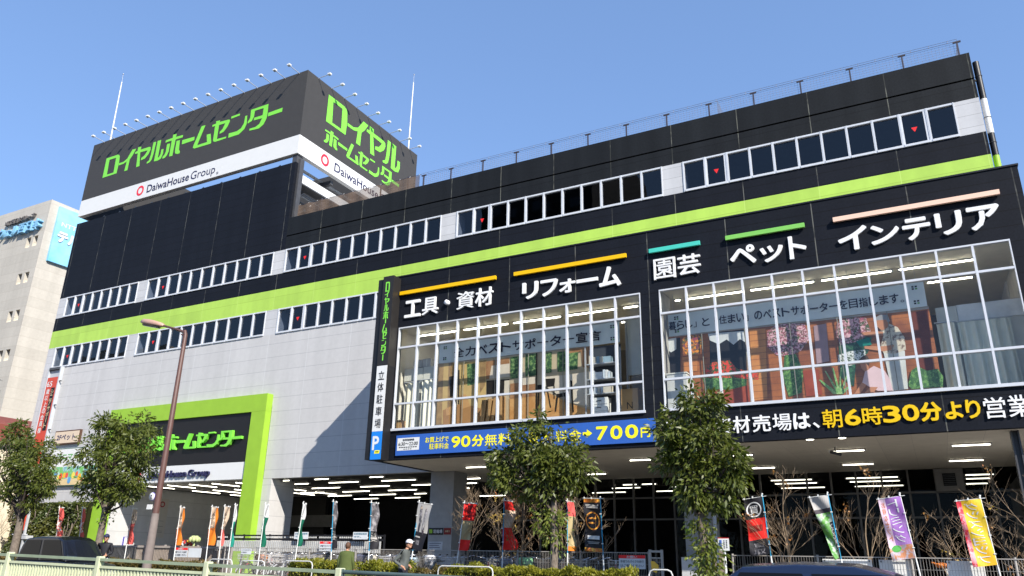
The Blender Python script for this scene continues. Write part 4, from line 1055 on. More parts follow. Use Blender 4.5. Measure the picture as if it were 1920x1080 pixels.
mural(ART2, 'printed panel of a flower garden with two gardeners behind the right upstairs window', -3.4, 25.0, 2)
BAN = mat('banner cloth', (.72, .77, .77), .7, .2, var=.03)
DOT = [(0, 0, INK), (.09, 0, mat('dot green', (.15, .4, .1), .6, .3)), (0, .07, INK), (.09, .07, INK)]
def banner(x0, x1, z0, z1, label, words, yb):
    t = thing('hanging_banner', label, 'banner', ((x0 + x1) / 2, yb, z0), 'pale blue banners in the upstairs windows')
    m = MB(); n = 40
    for i in range(n):
        a = x0 + (x1 - x0) * i / n; b = x0 + (x1 - x0) * (i + 1) / n
        ya = yb + .015 * math.sin(i * .6); yb2 = yb + .015 * math.sin((i + 1) * .6)
        m.add([(a, ya, z0), (b, yb2, z0), (b, yb2, z1), (a, ya, z1), (a, ya + .012, z0), (b, yb2 + .012, z0), (b, yb2 + .012, z1), (a, ya + .012, z1)], [(0, 1, 2, 3), (5, 4, 7, 6), (0, 4, 5, 1), (3, 2, 6, 7)], BAN)
    m.build('cloth', t)
    m = MB()
    for (s, a, b, c, d) in words:
        n = len(s); st = (b - a) / n
        for i, ch in enumerate(s):
            xa = a + st * i; xb = xa + st * .88
            if ch == 'ー': mb_rect(m, (xa, xb, (c + d) / 2 - .02, (c + d) / 2 + .02), ('y', yb - .022), INKB); continue
            if ch in '「」。':
                w = .35
                xa2 = xa + st * (.5 if ch == '「' else 0); word(m, ch, (xa2, xa2 + st * w, (c + (d - c) * .35) if ch == '「' else c, d if ch == '「' else c + (d - c) * (.65 if ch == '」' else .25)), ('y', yb - .022), INKB, .005); continue
            word(m, ch, (xa, xb, c, d), ('y', yb - .022), INKB, .02)
    for xx in (x0 + .22, x1 - .34):
        for zz in (z0 + .1, z1 - .22):
            for dx, dz, mm in DOT: mb_rect(m, (xx + dx, xx + dx + .06, zz + dz, zz + dz + .05), ('y', yb - .022), mm)
    m.build('print', t)
    m = MB(); m.tube([(x0 - .03, yb, z1 + .01), (x1 + .03, yb, z1 + .01)], .018, ALUG, 6)
    for x in np.linspace(x0 + .2, x1 - .2, 5): m.tube([(x, yb, z1), (x, yb, 10.21)], .006, ALUG, 4)
    m.build('hanger', t)
INKB = mat('blue black ink', (.02, .02, .05), .6, .3, var=0)
banner(-16.78, -9.08, 8.69, 9.46, 'pale blue banner with large dark lettering in the left upstairs window', [('全力ベストサポーター宣言', -16.05, -9.72, 8.84, 9.23)], 25.02)
banner(-7.28, .67, 8.69, 9.47, 'pale blue banner with a long slim slogan in the right upstairs window', [('暮らし」と「住まい」のベストサポーターを目指します。', -7.26, .27, 8.9, 9.2)], 25.02)
def curtain(x0, x1, z0, z1, y, col, label, name):
    t = thing('curtain', label, 'curtain', ((x0 + x1) / 2, y, z0), 'display curtains upstairs')
    m = MB(); n = int((x1 - x0) / .025); vs = []; fs = []
    cm = mat(name, col, .8, .15, var=.06)
    for i in range(n + 1):
        x = x0 + (x1 - x0) * i / n
        a = math.sin(i * .62) + .4 * math.sin(i * .27 + 1)
        for j, z in enumerate((z0, (z0 * .6 + z1 * .4), z1 - .1, z1)):
            k = (.075, .07, .05, .03)[j]
            vs.append((x + .012 * math.sin(i * .4 + j), y + k * a, z))
    for i in range(n):
        for j in range(3): fs.append((i * 4 + j, (i + 1) * 4 + j, (i + 1) * 4 + j + 1, i * 4 + j + 1))
    m.add(vs, fs, cm, True); m.build('cloth', t)
    m = MB(); m.tube([(x0 - .05, y, z1 + .03), (x1 + .05, y, z1 + .03)], .02, ALUG, 6); m.build('rail', t)
curtain(-18.35, -17.62, 5.95, 8.0, 25.0, (.70, .66, .52), 'cream display curtain at the far left of the upstairs window', 'cream curtain')
curtain(-17.55, -16.92, 5.95, 8.05, 25.02, (.74, .71, .60), 'second cream display curtain, beside the beige picture panel', 'pale cream curtain')
curtain(.82, 1.3, 6.0, 8.18, 25.28, (.74, .70, .56), 'narrow cream curtain right of the garden picture panel', 'narrow cream curtain')
curtain(1.36, 2.72, 6.0, 8.16, 25.3, (.66, .67, .58), 'wide grey green curtain at the right end upstairs', 'grey green curtain')
def plainbox(name, label, cat, x0, x1, y0, y1, z0, z1, mt, group=None, extra=None):
    t = thing(name, label, cat, ((x0 + x1) / 2, (y0 + y1) / 2, z0), group)
    m = MB(); m.box(x0, x1, y0, y1, z0, z1, mt); m.build('body', t, bevel=.008)
    if extra: extra(t)
    return t
CARD = mat('cardboard', (.40, .24, .11), .8, .15, var=.08); PALE = mat('pale board', (.60, .59, .53), .7, .2, var=.04)
t = thing('curtain_display', 'pale display unit with white header boards above the cream curtains', 'display unit', (-17.6, 25.3, 5.93))
m = MB(); m.box(-18.5, -17.6, 25.12, 25.5, 8.12, 8.62, PALE); m.box(-17.56, -16.9, 25.12, 25.5, 8.12, 8.64, PALE); m.build('header', t)
m = MB(); m.box(-18.5, -16.9, 25.35, 25.5, 5.93, 8.11, PALE); m.build('back_panel', t)
for i, (a, b) in enumerate(((-18.1, -17.7), (-17.66, -17.25))):
    plainbox('carton', 'grey carton on top of the pale curtain display, %s of the two' % ('left', 'right')[i], 'box', a, b, 25.15, 25.48, 8.66, 8.98, mat('grey carton', (.45, .43, .40), .8, .15), 'grey cartons on the curtain display', lambda t, a=a, b=b: MB().box((a + b) / 2 - .03, (a + b) / 2 + .03, 25.146, 25.149, 8.67, 8.97, PALE).build('tape', t))
t = thing('curtain_display', 'grey header board unit above the right hand curtains', 'display unit', (2, 25.4, 5.93))
m = MB(); m.box(.87, 1.42, 25.42, 25.6, 8.24, 8.72, PALE); m.box(1.43, 3.1, 25.44, 25.6, 8.24, 8.74, mat('grey header', (.72, .72, .72), .7, .2)); m.build('header', t)
m = MB(); m.box(.87, 3.1, 25.5, 25.6, 5.93, 8.23, PALE); m.build('back_panel', t)
plainbox('white_cabinet', 'plain off white cabinet low in the left corner of the right upstairs window', 'cabinet', -7.24, -6.57, 24.35, 24.7, 5.93, 7.18, mat('cabinet white', (.55, .55, .53), .6, .3, var=.04), None, lambda t: MB().box(-7.25, -6.55, 24.33, 24.72, 7.185, 7.23, PALE).build('top', t))
for i, (x, lean, w) in enumerate(((-14.45, .12, .2), (-14.2, .10, .16), (-14.0, .14, .14), (-13.8, .05, .12), (-13.62, -.02, .1))):
    t = thing('wooden_board', 'tan board leaning upright in the left upstairs window, %s of the row' % ('first', 'second', 'third', 'fourth', 'fifth')[i], 'board', (x, 24.6, 5.93), 'boards leaning in the left window')
    m = MB(); m.prism_xz([(x - w / 2, 5.93), (x + w / 2, 5.93), (x + w / 2 + lean, 6.93 + .03 * i), (x - w / 2 + lean, 6.93 + .03 * i)], 24.55, 24.85, CARD); m.build('panel', t)
    m = MB(); m.prism_xz([(x - w / 2, 5.93), (x - w / 2 + .02, 5.93), (x - w / 2 + .02 + lean, 6.93 + .03 * i), (x - w / 2 + lean, 6.93 + .03 * i)], 24.54, 24.549, mat('board edge', (.25, .13, .05), .7, .2)); m.build('edge', t)
t = thing('steel_shelf', 'grey steel shelf of folders and cartons right of the beige picture panel', 'shelf', (-9.6, 24.7, 5.93))
m = MB()
for x in (-10.2, -9.06):
    for y in (24.5, 24.95): m.box(x - .025, x + .025, y - .02, y + .02, 5.93, 8.5, mat('shelf post', (.35, .36, .38), .5, .4))
m.build('post', t)
m = MB()
for z in (6.78, 7.3, 7.85): m.box(-10.17, -9.09, 24.53, 24.93, z, z + .03, ALUG)
m.build('shelf_board', t)
m = MB(); m.box(-10.25, -9.05, 24.985, 25.0, 5.93, 8.62, mat('dark blue backing', (.05, .06, .08), .8, .2)); m.build('backing', t)
t = thing('drawer_unit', 'white chest of three drawers under the steel shelf upstairs', 'drawers', (-9.74, 24.7, 5.93))
m = MB(); m.box(-10.05, -9.42, 24.56, 24.92, 5.93, 6.66, WHT); m.build('case', t)
for i in range(3):
    q = MB(); z = 5.96 + .235 * i; q.box(-10.03, -9.44, 24.54, 24.558, z, z + .215, SWHITE); d = q.build('drawer', t)
    q = MB(); q.box(-9.82, -9.65, 24.52, 24.538, z + .1, z + .125, DGREY); q.build('handle', d)
rr = random.Random(5)
k = 0
for z in (6.81, 7.33, 7.88):
    x = -10.1
    while x < -9.3:
        w = rr.choice((.08, .09, .3, .12)); h = rr.uniform(.22, .34)
        c = rr.choice([(.5, .55, .6), (.55, .5, .42), (.25, .35, .42), (.6, .6, .6)])
        o = MB(); o.box(x, x + w - .01, 24.58, 24.85, z, z + h, mat('carton %d' % int(c[0] * 100), c, .7, .2)); o = o.build('carton')
        k += 1
        tag(o, '%s on the %s board of the steel shelf, %s from left' % ('slim upright folder' if w < .1 else 'small pale carton', {6.81: 'lowest', 7.33: 'middle', 7.88: 'top'}[z], ['first', 'second', 'third', 'fourth', 'fifth', 'sixth', 'seventh', 'eighth', 'ninth', 'tenth', 'eleventh'][int(round((x + 10.1) / .08)) if (x + 10.1) / .08 < 10.5 else 10]), 'box', 'folders and cartons on the steel shelf')
        x += w + .005
def Nmark(t):
    m = MB(); word(m, 'N', (-8.72, -8.52, 6.18, 6.42), ('y', 24.546), INK, 0); m.build('mark', t)
plainbox('cardboard_box', 'tall brown cardboard box marked N at the right end of the left upstairs window', 'box', -8.93, -8.32, 24.55, 25.0, 5.93, 6.88, CARD, None, Nmark)
plainbox('cardboard_box', 'small brown cardboard box on the floor at the far left of the left upstairs window', 'box', -18.2, -17.98, 24.4, 24.7, 5.93, 6.4, CARD, None, lambda t: MB().box(-18.11, -18.07, 24.394, 24.3975, 5.94, 6.39, mat('packing tape', (.5, .36, .2), .5, .3)).build('tape', t))
t = thing('partition_panel', 'tall pale partition beside the steel shelf under the shop ceiling', 'partition', (-8.7, 26, 8))
m = MB(); m.box(-9.0, -8.1, 25.6, 25.7, 7.6, 9.75, PALE); m.build('panel', t); m = MB(); m.box(-9.06, -9.01, 25.55, 25.75, 5.93, 9.8, ALUG); m.build('post', t)
# ---------------------------------------------------------------- ground
ASPH = mat('asphalt', (.05, .05, .052), .9, .2, var=.25, vs=1.3, bump=.3, bs=60)
PAVE = cladding('paving', (.22, .20, .18), (.12, .11, .1), (.12, .11, .1), 0, .3, 0, 50, rough=.85, spec=.2, vw=.01, mott=.15, mscale=8)
KERB = mat('kerb stone', (.34, .34, .33), .8, .2, var=.12, bump=.2)
PAINT = mat('road paint', (.72, .72, .70), .7, .2, var=.12, vs=8)
def struct(name, mb): return tag(mb.build(name), kind='structure')
m = MB(); m.quad((-700, -700, -.012), (700, -700, -.012), (700, 900, -.012), (-700, 900, -.012), mat('earth', (.12, .115, .105), .95, .1, var=.2)); struct('ground', m)
m = MB(); m.quad((-300, 9.6, 0), (300, 9.6, 0), (300, 18.2, 0), (-300, 18.2, 0), ASPH); m.quad((-300, -3, 0), (300, -3, 0), (300, 8.2, 0), (-300, 8.2, 0), ASPH); struct('road', m)
m = MB()
for x in np.arange(-80, 60, 10.0): m.box(x, x + 5, 13.85, 14.0, .004, .007, PAINT)
m.box(-300, 300, 17.7, 17.85, .004, .007, PAINT); struct('road_marking', m)
m = MB(); m.box(-300, 300, 18.38, 23.9, -.3, .15, PAVE); m.box(-60, 12, 23.905, 45, -.3, .13, mat('forecourt', (.17, .165, .155), .85, .2, var=.2, vs=2)); m.box(-23.2, 6, 21.25, 23.9, .151, .33, PAVE); struct('pavement', m)
m = MB(); m.box(-300, 300, 18.2, 18.378, -.3, .16, KERB); m.box(-300, 300, 8.4, 8.6, -.3, .18, KERB); m.box(-300, 300, 9.4, 9.6, -.3, .18, KERB); struct('kerb', m)
m = MB(); m.box(-300, 300, 8.605, 9.395, -.3, .14, PAVE); struct('median', m)
m = MB(); m.box(-300, 300, -9, -3.01, -.3, .15, PAVE); struct('near_pavement', m)

# ---------------------------------------------------------------- foliage tools
def leaves(pts, dirs, L, W, droop=.5, rs=None):
    """pts n x 3 leaf bases; returns verts, quads of small pointed leaves"""
    n = len(pts); rs = rs or RNG
    d = dirs + rs.normal(0, .45, (n, 3)); d[:, 2] -= droop
    d /= np.linalg.norm(d, axis=1)[:, None] + 1e-9
    s = np.cross(d, rs.normal(0, 1, (n, 3))); s /= np.linalg.norm(s, axis=1)[:, None] + 1e-9
    l = L * (rs.uniform(.45, 1.0, n) + .6 * rs.uniform(0, 1, n) ** 3)[:, None]; w = W * rs.uniform(.7, 1.2, n)[:, None]
    mid = pts + d * l * .45
    v = np.stack([pts, mid + s * w, pts + d * l, mid - s * w], 1).reshape(-1, 3)
    f = np.arange(4 * n).reshape(n, 4)
    return v, f

def crown_points(blobs, per, cl, yc, dy=.9, rs=None):
    """clumps of leaves scattered through a union of blobs given as (x, z, r)"""
    rs = rs or RNG
    P = []; D = []; C = []
    tot = sum(r ** 2 for _, _, r in blobs)
    for (x, z, r) in blobs:
        nc = max(3, int(cl * r ** 2 / tot))
        for _ in range(nc):
            u = rs.normal(0, 1, 3); u /= np.linalg.norm(u)
            rad = r * (rs.uniform(.25, 1.0) ** .45) * rs.uniform(.85, 1.14)
            c = np.array([x, yc, z]) + u * rad * np.array([1, dy, 1])
            C.append(c)
            k = int(per * rs.uniform(.5, 1.4))
            q = rs.normal(0, 1, (k, 3)); q /= np.linalg.norm(q, axis=1)[:, None]
            q *= (rs.uniform(0, 1, k) ** .5)[:, None] * .3 * rs.uniform(.7, 1.3)
            P.append(c + q * np.array([1, 1, .75])); D.append(q * 2 + u * .5)
    return np.concatenate(P), np.concatenate(D), np.array(C)

LEAF = leafmat('evergreen leaf', (.060, .085, .012), (.105, .125, .020), (.17, .17, .035), 2.2)
LEAFY = leafmat('sunny sprout leaf', (.10, .15, .02), (.16, .18, .03), (.22, .2, .04), 3)
BARK = mat('bark', (.16, .13, .105), .9, .15, var=.3, vs=14, bump=.5, bs=30)
BARKD = mat('dark bark', (.07, .055, .045), .9, .15, var=.3, vs=14)
def street_tree(label, tx, yc, blobs, trunk_r, zfork, cl, per, sprouts=None, seed=1, base_dx=0):
    rs = np.random.default_rng(seed)
    blobs = [(x, z, r * (.9 if tx > -20 else .97)) for x, z, r in blobs]
    t = thing('street_tree', label, 'tree', (tx + base_dx, yc, .15), 'evergreen street trees along the pavement')
    P, D, C = crown_points(blobs, per, cl, yc, rs=rs)
    v, f = leaves(P, D, .19, .033, .6, rs)
    m = MB()
    m.tube([(tx + base_dx, yc, .1), (tx + base_dx * .7, yc, .8), (tx + base_dx * .2, yc + .02, zfork * .8), (tx, yc, zfork + .4)], [trunk_r * 1.25, trunk_r, trunk_r * .9, trunk_r * .75], BARK, 9)
    for i in rs.choice(len(C), min(42, len(C)), replace=False):
        c = C[i]; a = np.array([tx, yc, zfork + rs.uniform(-.1, .9)])
        mid = a * .5 + c * .5 + np.array([0, 0, -.12]) + rs.normal(0, .06, 3)
        m.tube([a, mid, c], [trunk_r * .42, trunk_r * .25, .012], BARKD, 5, False)
    m.build('trunk', t)
    np_mesh('crown', v, f, LEAF, t)
    if sprouts:
        P, D, C = crown_points(sprouts[0], sprouts[2], sprouts[1], yc - .05, .8, rs)
        v, f = leaves(P, D, .15, .028, .7, rs); np_mesh('trunk_sprouts', v, f, LEAFY, t)
    return t
street_tree('leafy evergreen street tree, leftmost, in front of the red vertical banner', -33.3, 19.5, [(-34.6, 5.5, 1.05), (-33.5, 4.9, 1.15), (-32.5, 4.35, .85), (-35.3, 4.4, 1.0), (-33.6, 3.9, .95), (-31.9, 3.8, .55), (-34.9, 6.2, .5), (-32.8, 3.5, .6)], .17, 2.5, 170, 56, None, 3)
street_tree('leafy evergreen street tree in front of the lime entrance portal beside the lamp post', -28.0, 19.5, [(-28.7, 5.8, .8), (-27.3, 5.75, .85), (-26.5, 5.2, .72), (-29.1, 4.75, .9), (-27.7, 4.7, 1.05), (-26.65, 4.3, .75), (-28.8, 3.85, .75), (-27.3, 3.7, .7), (-26.75, 3.45, .45), (-28.3, 3.2, .4), (-29.2, 6.2, .35), (-27.9, 6.25, .4)], .14, 2.7, 200, 54, ([(-28.2, 3.5, .35), (-27.7, 2.5, .3)], 8, 30), 4, base_dx=-.05)
street_tree('round crowned evergreen street tree in front of the blue parking fee board', -9.1, 19.5, [(-9.95, 4.5, .55), (-9.1, 4.5, .55), (-10.45, 4.0, .55), (-9.5, 3.85, .75), (-8.6, 3.95, .55), (-8.35, 3.45, .5), (-10.2, 3.4, .55), (-9.2, 3.3, .55), (-10.6, 3.55, .35), (-9.6, 4.95, .28)], .11, 2.6, 135, 50, ([(-9.2, 2.3, .33), (-9.05, 1.85, .28), (-9.35, 2.6, .22)], 24, 26), 5)
street_tree('tall evergreen street tree with sprouting trunk in front of the gap between upstairs windows', -5.1, 19.5, [(-5.5, 4.95, .45), (-4.85, 5.0, .5), (-5.65, 4.35, .55), (-4.75, 4.3, .65), (-5.4, 3.7, .6), (-4.5, 3.6, .6), (-5.1, 3.1, .55), (-4.2, 3.35, .4), (-5.8, 3.6, .35), (-4.6, 2.75, .35), (-5.2, 5.35, .25)], .12, 2.4, 150, 52, ([(-5.15, 2.15, .22), (-5.05, 1.8, .22), (-4.98, 1.45, .26), (-4.95, 1.1, .26), (-4.95, .75, .25)], 46, 34), 6)

# ---------------------------------------------------------------- bare young trees
TWIG = mat('bare twig', (.26, .19, .125), .85, .15, var=.25, vs=10)
DRY = leafmat('dry leaf', (.32, .10, .025), (.28, .17, .05), (.42, .17, .03), 5, .25)
DRYG = leafmat('yellow dry leaf', (.40, .26, .05), (.32, .22, .05), (.45, .3, .06), 5, .25)
def bare_tree(label, x, y, H, spread, seed, nleaf, lm=DRY, levels=4):
    rs = random.Random(seed)
    t = thing('bare_tree', label, 'tree', (x, y, .15), 'bare young trees behind the mesh fence')
    m = MB(); tips = []
    def grow(p, d, L, r, lev):
        n = 3; pts = [p.copy()]; q = p.copy(); dd = d.copy()
        for i in range(n):
            dd = (dd + Vector((rs.gauss(0, .10), rs.gauss(0, .10), rs.gauss(.05, .08)))).normalized()
            q = q + dd * L / n; pts.append(q.copy())
        m.tube(pts, [r * (1 - .5 * i / n) for i in range(n + 1)], TWIG, 5 if lev < 2 else 3, False)
        if lev >= levels: tips.append((pts[-1], dd)); return
        kids = (6, 3, 3, 2, 2)[lev]
        for k in range(kids):
            f = rs.uniform(.3, 1.0) if lev == 0 else rs.uniform(.35, 1.0)
            i = min(int(f * n), n - 1); b = pts[i].lerp(pts[i + 1], f * n - i)
            a = rs.uniform(0, 2 * PI); s_ = rs.uniform(.6, 1.25) * spread
            nd = (dd + Vector((math.cos(a) * s_, math.sin(a) * s_, .12))).normalized()
            grow(b, nd, L * rs.uniform(.48, .66), max(r * (1 - .5 * f) * .6, .0038), lev + 1)
        grow(pts[-1], dd, L * .5, r * .5, lev + 1)
    grow(Vector((x, y, .1)), Vector((rs.gauss(0, .03), 0, 1)), H * .55, .035, 0)
    m.build('branches', t)
    pts = []; 
    tr = [q for q in tips]; rs.shuffle(tr)
    cl = max(1, nleaf // 7)
    for (p, d) in tr[:cl]:
        for _ in range(7): pts.append([p.x + rs.gauss(0, .05), p.y + rs.gauss(0, .05), p.z + rs.gauss(0, .05)])
    pts = np.array(pts); v, f = leaves(pts, np.zeros_like(pts), .085, .03, .4, np.random.default_rng(seed))
    np_mesh('dry_leaves', v, f, lm, t)
bare_tree('bare young tree leaning wide beside the grey pillar and red banner', -13.2, 21.6, 3.3, 1.0, 1, 30)
bare_tree('young tree with many clustered brown leaves left of the first round tree', -12.05, 21.9, 2.9, 1.0, 2, 150, DRYG)
bare_tree('bare young tree with a few orange leaves in front of the crumpled red banner', -11.1, 21.4, 3.4, .9, 3, 60)
bare_tree('twiggy bare tree directly left of the round evergreen trunk', -9.95, 21.7, 3.2, 1.1, 4, 80)
bare_tree('slim pale bare tree between the round evergreen and the black ring banner', -8.95, 21.5, 3.2, .95, 5, 10)
bare_tree('dense twiggy bare tree with orange tufts between the red and green banners', -3.35, 21.6, 3.5, .9, 6, 80)
bare_tree('tall upright bare tree between the green and purple banners', -1.6, 21.6, 3.5, .7, 7, 60)
bare_tree('bare young tree with yellow buds between the purple and yellow banners', .2, 21.6, 2.8, 1.1, 8, 40, DRYG)
bare_tree('bare tree with orange leaves at the right edge beyond the yellow banner', 1.95, 21.4, 3.3, 1.1, 9, 60)
bare_tree('thin bare sapling in front of the ivy wall', -41.6, 23.6, 3.9, .8, 10, 10)
bare_tree('thin brown leaved sapling beside the red hanging banner', -43.0, 23.8, 3.8, .9, 11, 40)

# ---------------------------------------------------------------- hedges and ivy
HEDGE = leafmat('sunlit hedge leaf', (.15, .17, .014), (.24, .23, .02), (.30, .24, .04), 1.6, .3)
HEDGE2 = leafmat('brown hedge leaf', (.09, .085, .02), (.15, .10, .03), (.20, .13, .04), 1.6, .3)
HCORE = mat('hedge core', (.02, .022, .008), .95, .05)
def hedge(label, x0, x1, y0, y1, z1, n, lm, seed):
    rs = np.random.default_rng(seed)
    t = thing('hedge', label, 'hedge', ((x0 + x1) / 2, (y0 + y1) / 2, .15), 'clipped hedges along the pavement')
    x = rs.uniform(x0, x1, n); y = rs.uniform(y0, y1, n)
    top = z1 - .10 * np.abs(np.sin(x * 2.1 + seed)) - .07 * np.sin(x * 5.3) ** 2 + .05 * np.sin(x * 11 + y * 3)
    z = .2 + (top - .2) * rs.uniform(0, 1, n) ** .25
    P = np.stack([x, y, z], 1); D = np.stack([rs.normal(0, .5, n), (y - (y0 + y1) / 2) * 2, np.full(n, 1.0)], 1)
    v, f = leaves(P, D, .075, .024, -.2, rs)
    np_mesh('leaves', v, f, lm, t)
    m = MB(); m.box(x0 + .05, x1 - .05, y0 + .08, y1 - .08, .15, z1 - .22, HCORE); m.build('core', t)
hedge('yellow green clipped hedge right of the white pipe rails and left of the green coat', -18.0, -15.75, 19.0, 19.7, 1.22, 6500, HEDGE, 21)
hedge('short yellow green hedge between the green coat and the man in the white cap', -15.3, -13.6, 19.0, 19.7, 1.2, 5000, HEDGE, 22)
hedge('brownish hedge in front of the man in the white cap', -13.5, -12.4, 18.95, 19.6, 1.06, 3500, HEDGE2, 23)
hedge('long bright yellow green hedge in front of the round evergreen tree', -12.2, -6.85, 18.95, 19.75, 1.18, 15000, HEDGE, 24)
hedge('brown green hedge at the foot of the street lamp', -27.4, -21.6, 19.0, 19.7, 1.1, 9000, HEDGE2, 25)
hedge('brown green hedge at the far left behind the dark car', -38.5, -29.5, 19.0, 19.8, 1.15, 9000, HEDGE2, 26)
hedge('small yellow green hedge right of the white notice post', -4.3, -3.0, 20.2, 20.8, .98, 2200, HEDGE, 27)
IVY = leafmat('ivy leaf', (.035, .06, .012), (.10, .10, .02), (.14, .15, .03), 1.0, .25)
t = thing('ivy_wall', 'dense wall of dark green ivy under the grey wall left of the portal', 'ivy', (-44, 27.3, 0))
rs = np.random.default_rng(31); n = 11000
x = rs.uniform(-47.6, -40.9, n); z = rs.uniform(.2, 3.9, n)
y = 27.45 - .28 * np.sin(x * 1.3) * np.sin(z * 1.7 + 1) - rs.uniform(0, .3, n)
P = np.stack([x, y, z], 1); D = np.stack([rs.normal(0, .4, n), np.full(n, -.8), np.zeros(n)], 1)
v, f = leaves(P, D, .15, .06, .5, rs); np_mesh('leaves', v, f, IVY, t)
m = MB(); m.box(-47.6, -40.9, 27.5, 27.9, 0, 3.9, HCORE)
rr = random.Random(8)
for i in range(14):
    xx = rr.uniform(-47, -41.2); pts = [Vector((xx, 27.2, .1))]
    for q in range(6): pts.append(pts[-1] + Vector((rr.gauss(0, .22), rr.gauss(0, .04), .6)))
    m.tube(pts, .025, BARK, 4, False)
m.build('stems', t)

# ---------------------------------------------------------------- street lamp
RUST = mat('brown lamp paint', (.105, .052, .043), .5, .4, var=.1, vs=6)
t = thing('street_lamp', 'tall brown street lamp with arm and lantern in front of the lime portal', 'street lamp', (-23.93, 18.6, .15))
m = MB(); m.tube([(-23.93, 18.6, 2.6), (-23.93, 18.6, 9.05), (-24.0, 18.6, 9.22)], [.115, .075, .06], RUST, 12); m.build('pole', t)
m = MB(); m.tube([(-23.93, 18.6, .15), (-23.93, 18.6, 2.6)], [.16, .13], mat('grey pole base', (.20, .165, .15), .8, .2, var=.15), 12); m.tube([(-23.93, 18.6, .15), (-23.93, 18.6, .35)], [.24, .2], CONC, 12); m.build('base', t)
m = MB(); m.tube([(-23.98, 18.6, 9.15), (-24.5, 18.6, 9.34), (-25.35, 18.6, 9.6)], [.06, .045, .04], RUST, 8); m.tube([(-24.15, 18.6, 9.1), (-23.9, 18.6, 8.95)], .03, RUST, 6); m.build('arm', t)
m = MB(); vs = []; hx = [(-25.25, .06, .05, .04), (-25.5, .16, .11, .07), (-25.95, .2, .14, .09), (-26.4, .17, .12, .08), (-26.6, .08, .06, .05)]
for i, (x, w, hu, hd) in enumerate(hx):
    zc = 9.58 + (-25.25 - x) * .24
    vs += [(x, 18.6 - w, zc - hd * .3), (x, 18.6 - w * .6, zc + hu), (x, 18.6 + w * .6, zc + hu), (x, 18.6 + w, zc - hd * .3), (x, 18.6 + w * .6, zc - hd), (x, 18.6 - w * .6, zc - hd)]
fs = []
for i in range(4):
    for k in range(6): fs.append((i * 6 + k, i * 6 + (k + 1) % 6, (i + 1) * 6 + (k + 1) % 6, (i + 1) * 6 + k))
fs += [tuple(range(6))[::-1], tuple(range(24, 30))]
m.add(vs, fs, mat('lantern paint', (.42, .26, .20), .45, .4, var=.08), True); h = m.build('lantern', t)
m = MB(); vs = []
for x, w in ((-25.55, .12), (-26.45, .11)):
    zc = 9.58 + (-25.25 - x) * .24
    vs += [(x, 18.6 - w, zc - .085), (x, 18.6 + w, zc - .085), (x, 18.6 - w * .5, zc - .15), (x, 18.6 + w * .5, zc - .15)]
m.add(vs, [(0, 2, 6, 4), (2, 3, 7, 6), (3, 1, 5, 7), (0, 1, 3, 2), (4, 6, 7, 5), (0, 4, 5, 1)], mat('lantern glass', (.25, .24, .2), .15, .5)); m.build('lens', h)

# ---------------------------------------------------------------- mesh fences, gate and notices
FENC = mat('beige grey fence', (.33, .305, .28), .55, .4, var=.08)
def meshfence(label, x0, x1, y, ztop, zbot, step, th, posts, group):
    t = thing('mesh_fence', label, 'fence', ((x0 + x1) / 2, y, .15), group)
    m = MB()
    for x in np.arange(x0, x1, step): m.box(x, x + th, y, y + th, zbot, ztop, FENC)
    for z in np.arange(zbot + .06, ztop, .28): m.box(x0, x1, y - .006, y - .001, z, z + .006, FENC)
    m.box(x0, x1, y - .012, y + .012, ztop + .001, ztop + .022, FENC)
    m.build('wire_panel', t)
    for x in posts:
        q = MB(); q.tube([(x, y + .03, .15), (x, y + .03, ztop + .05)], .03, FENC, 8); q.build('post', t)
meshfence('long beige wire mesh fence in front of the parked bicycles', -22.9, -6.98, 20.95, 1.53, .35, .05, .006, np.arange(-22.9, -6.9, 1.99), 'wire mesh fences along the forecourt')
meshfence('wire mesh fence right of the white notice post behind the dark blue car', -4.75, 5.5, 20.95, 1.5, .35, .062, .006, np.arange(-4.75, 5.6, 2.05), 'wire mesh fences along the forecourt')
t = thing('slat_fence', 'brownish slat fence in front of the lime portal', 'fence', (-26, 21.4, .15))
m = MB()
for x in np.arange(-30.2, -23.0, .085): m.box(x, x + .04, 21.3, 21.33, .4, 1.58, mat('brown slat', (.27, .225, .19), .6, .3, var=.1))
m.build('slats', t)
m = MB(); m.box(-30.2, -23.0, 21.26, 21.299, 1.5, 1.56, FENC); m.box(-30.2, -23.0, 21.26, 21.299, .5, .56, FENC); m.build('rail', t)
for x in np.arange(-30.2, -22.9, 1.8):
    m = MB(); m.box(x - .03, x + .03, 21.331, 21.39, .15, 1.62, FENC); m.build('post', t)
t = thing('sliding_gate', 'folded beige wire gate with a yellow paper tag at the end of the long fence', 'gate', (-6.6, 20.5, .15))
m = MB()
for x in (-6.76, -6.44):
    m.box(x - .03, x + .03, 20.4, 20.46, .15, 1.62, FENC)
m.box(-6.73, -6.47, 20.4, 20.44, 1.55, 1.6, FENC); m.box(-6.73, -6.47, 20.4, 20.44, 1.4, 1.43, FENC); m.build('frame', t)
m = MB()
for x in np.arange(-6.72, -6.48, .04): m.box(x, x + .008, 20.42, 20.428, .3, 1.4, FENC)
for z in np.arange(.4, 1.4, .13): m.box(-6.73, -6.47, 20.41, 20.418, z, z + .008, FENC)
m.build('wire_panel', t)
m = MB(); m.prism_xz([(-6.73, 1.34), (-6.64, 1.33), (-6.53, 1.24), (-6.53, 1.16), (-6.6, 1.04), (-6.72, 1.12)], 20.385, 20.397, mat('yellow tag', (.75, .45, .06), .6, .3, var=.1)); m.build('paper_tag', t)
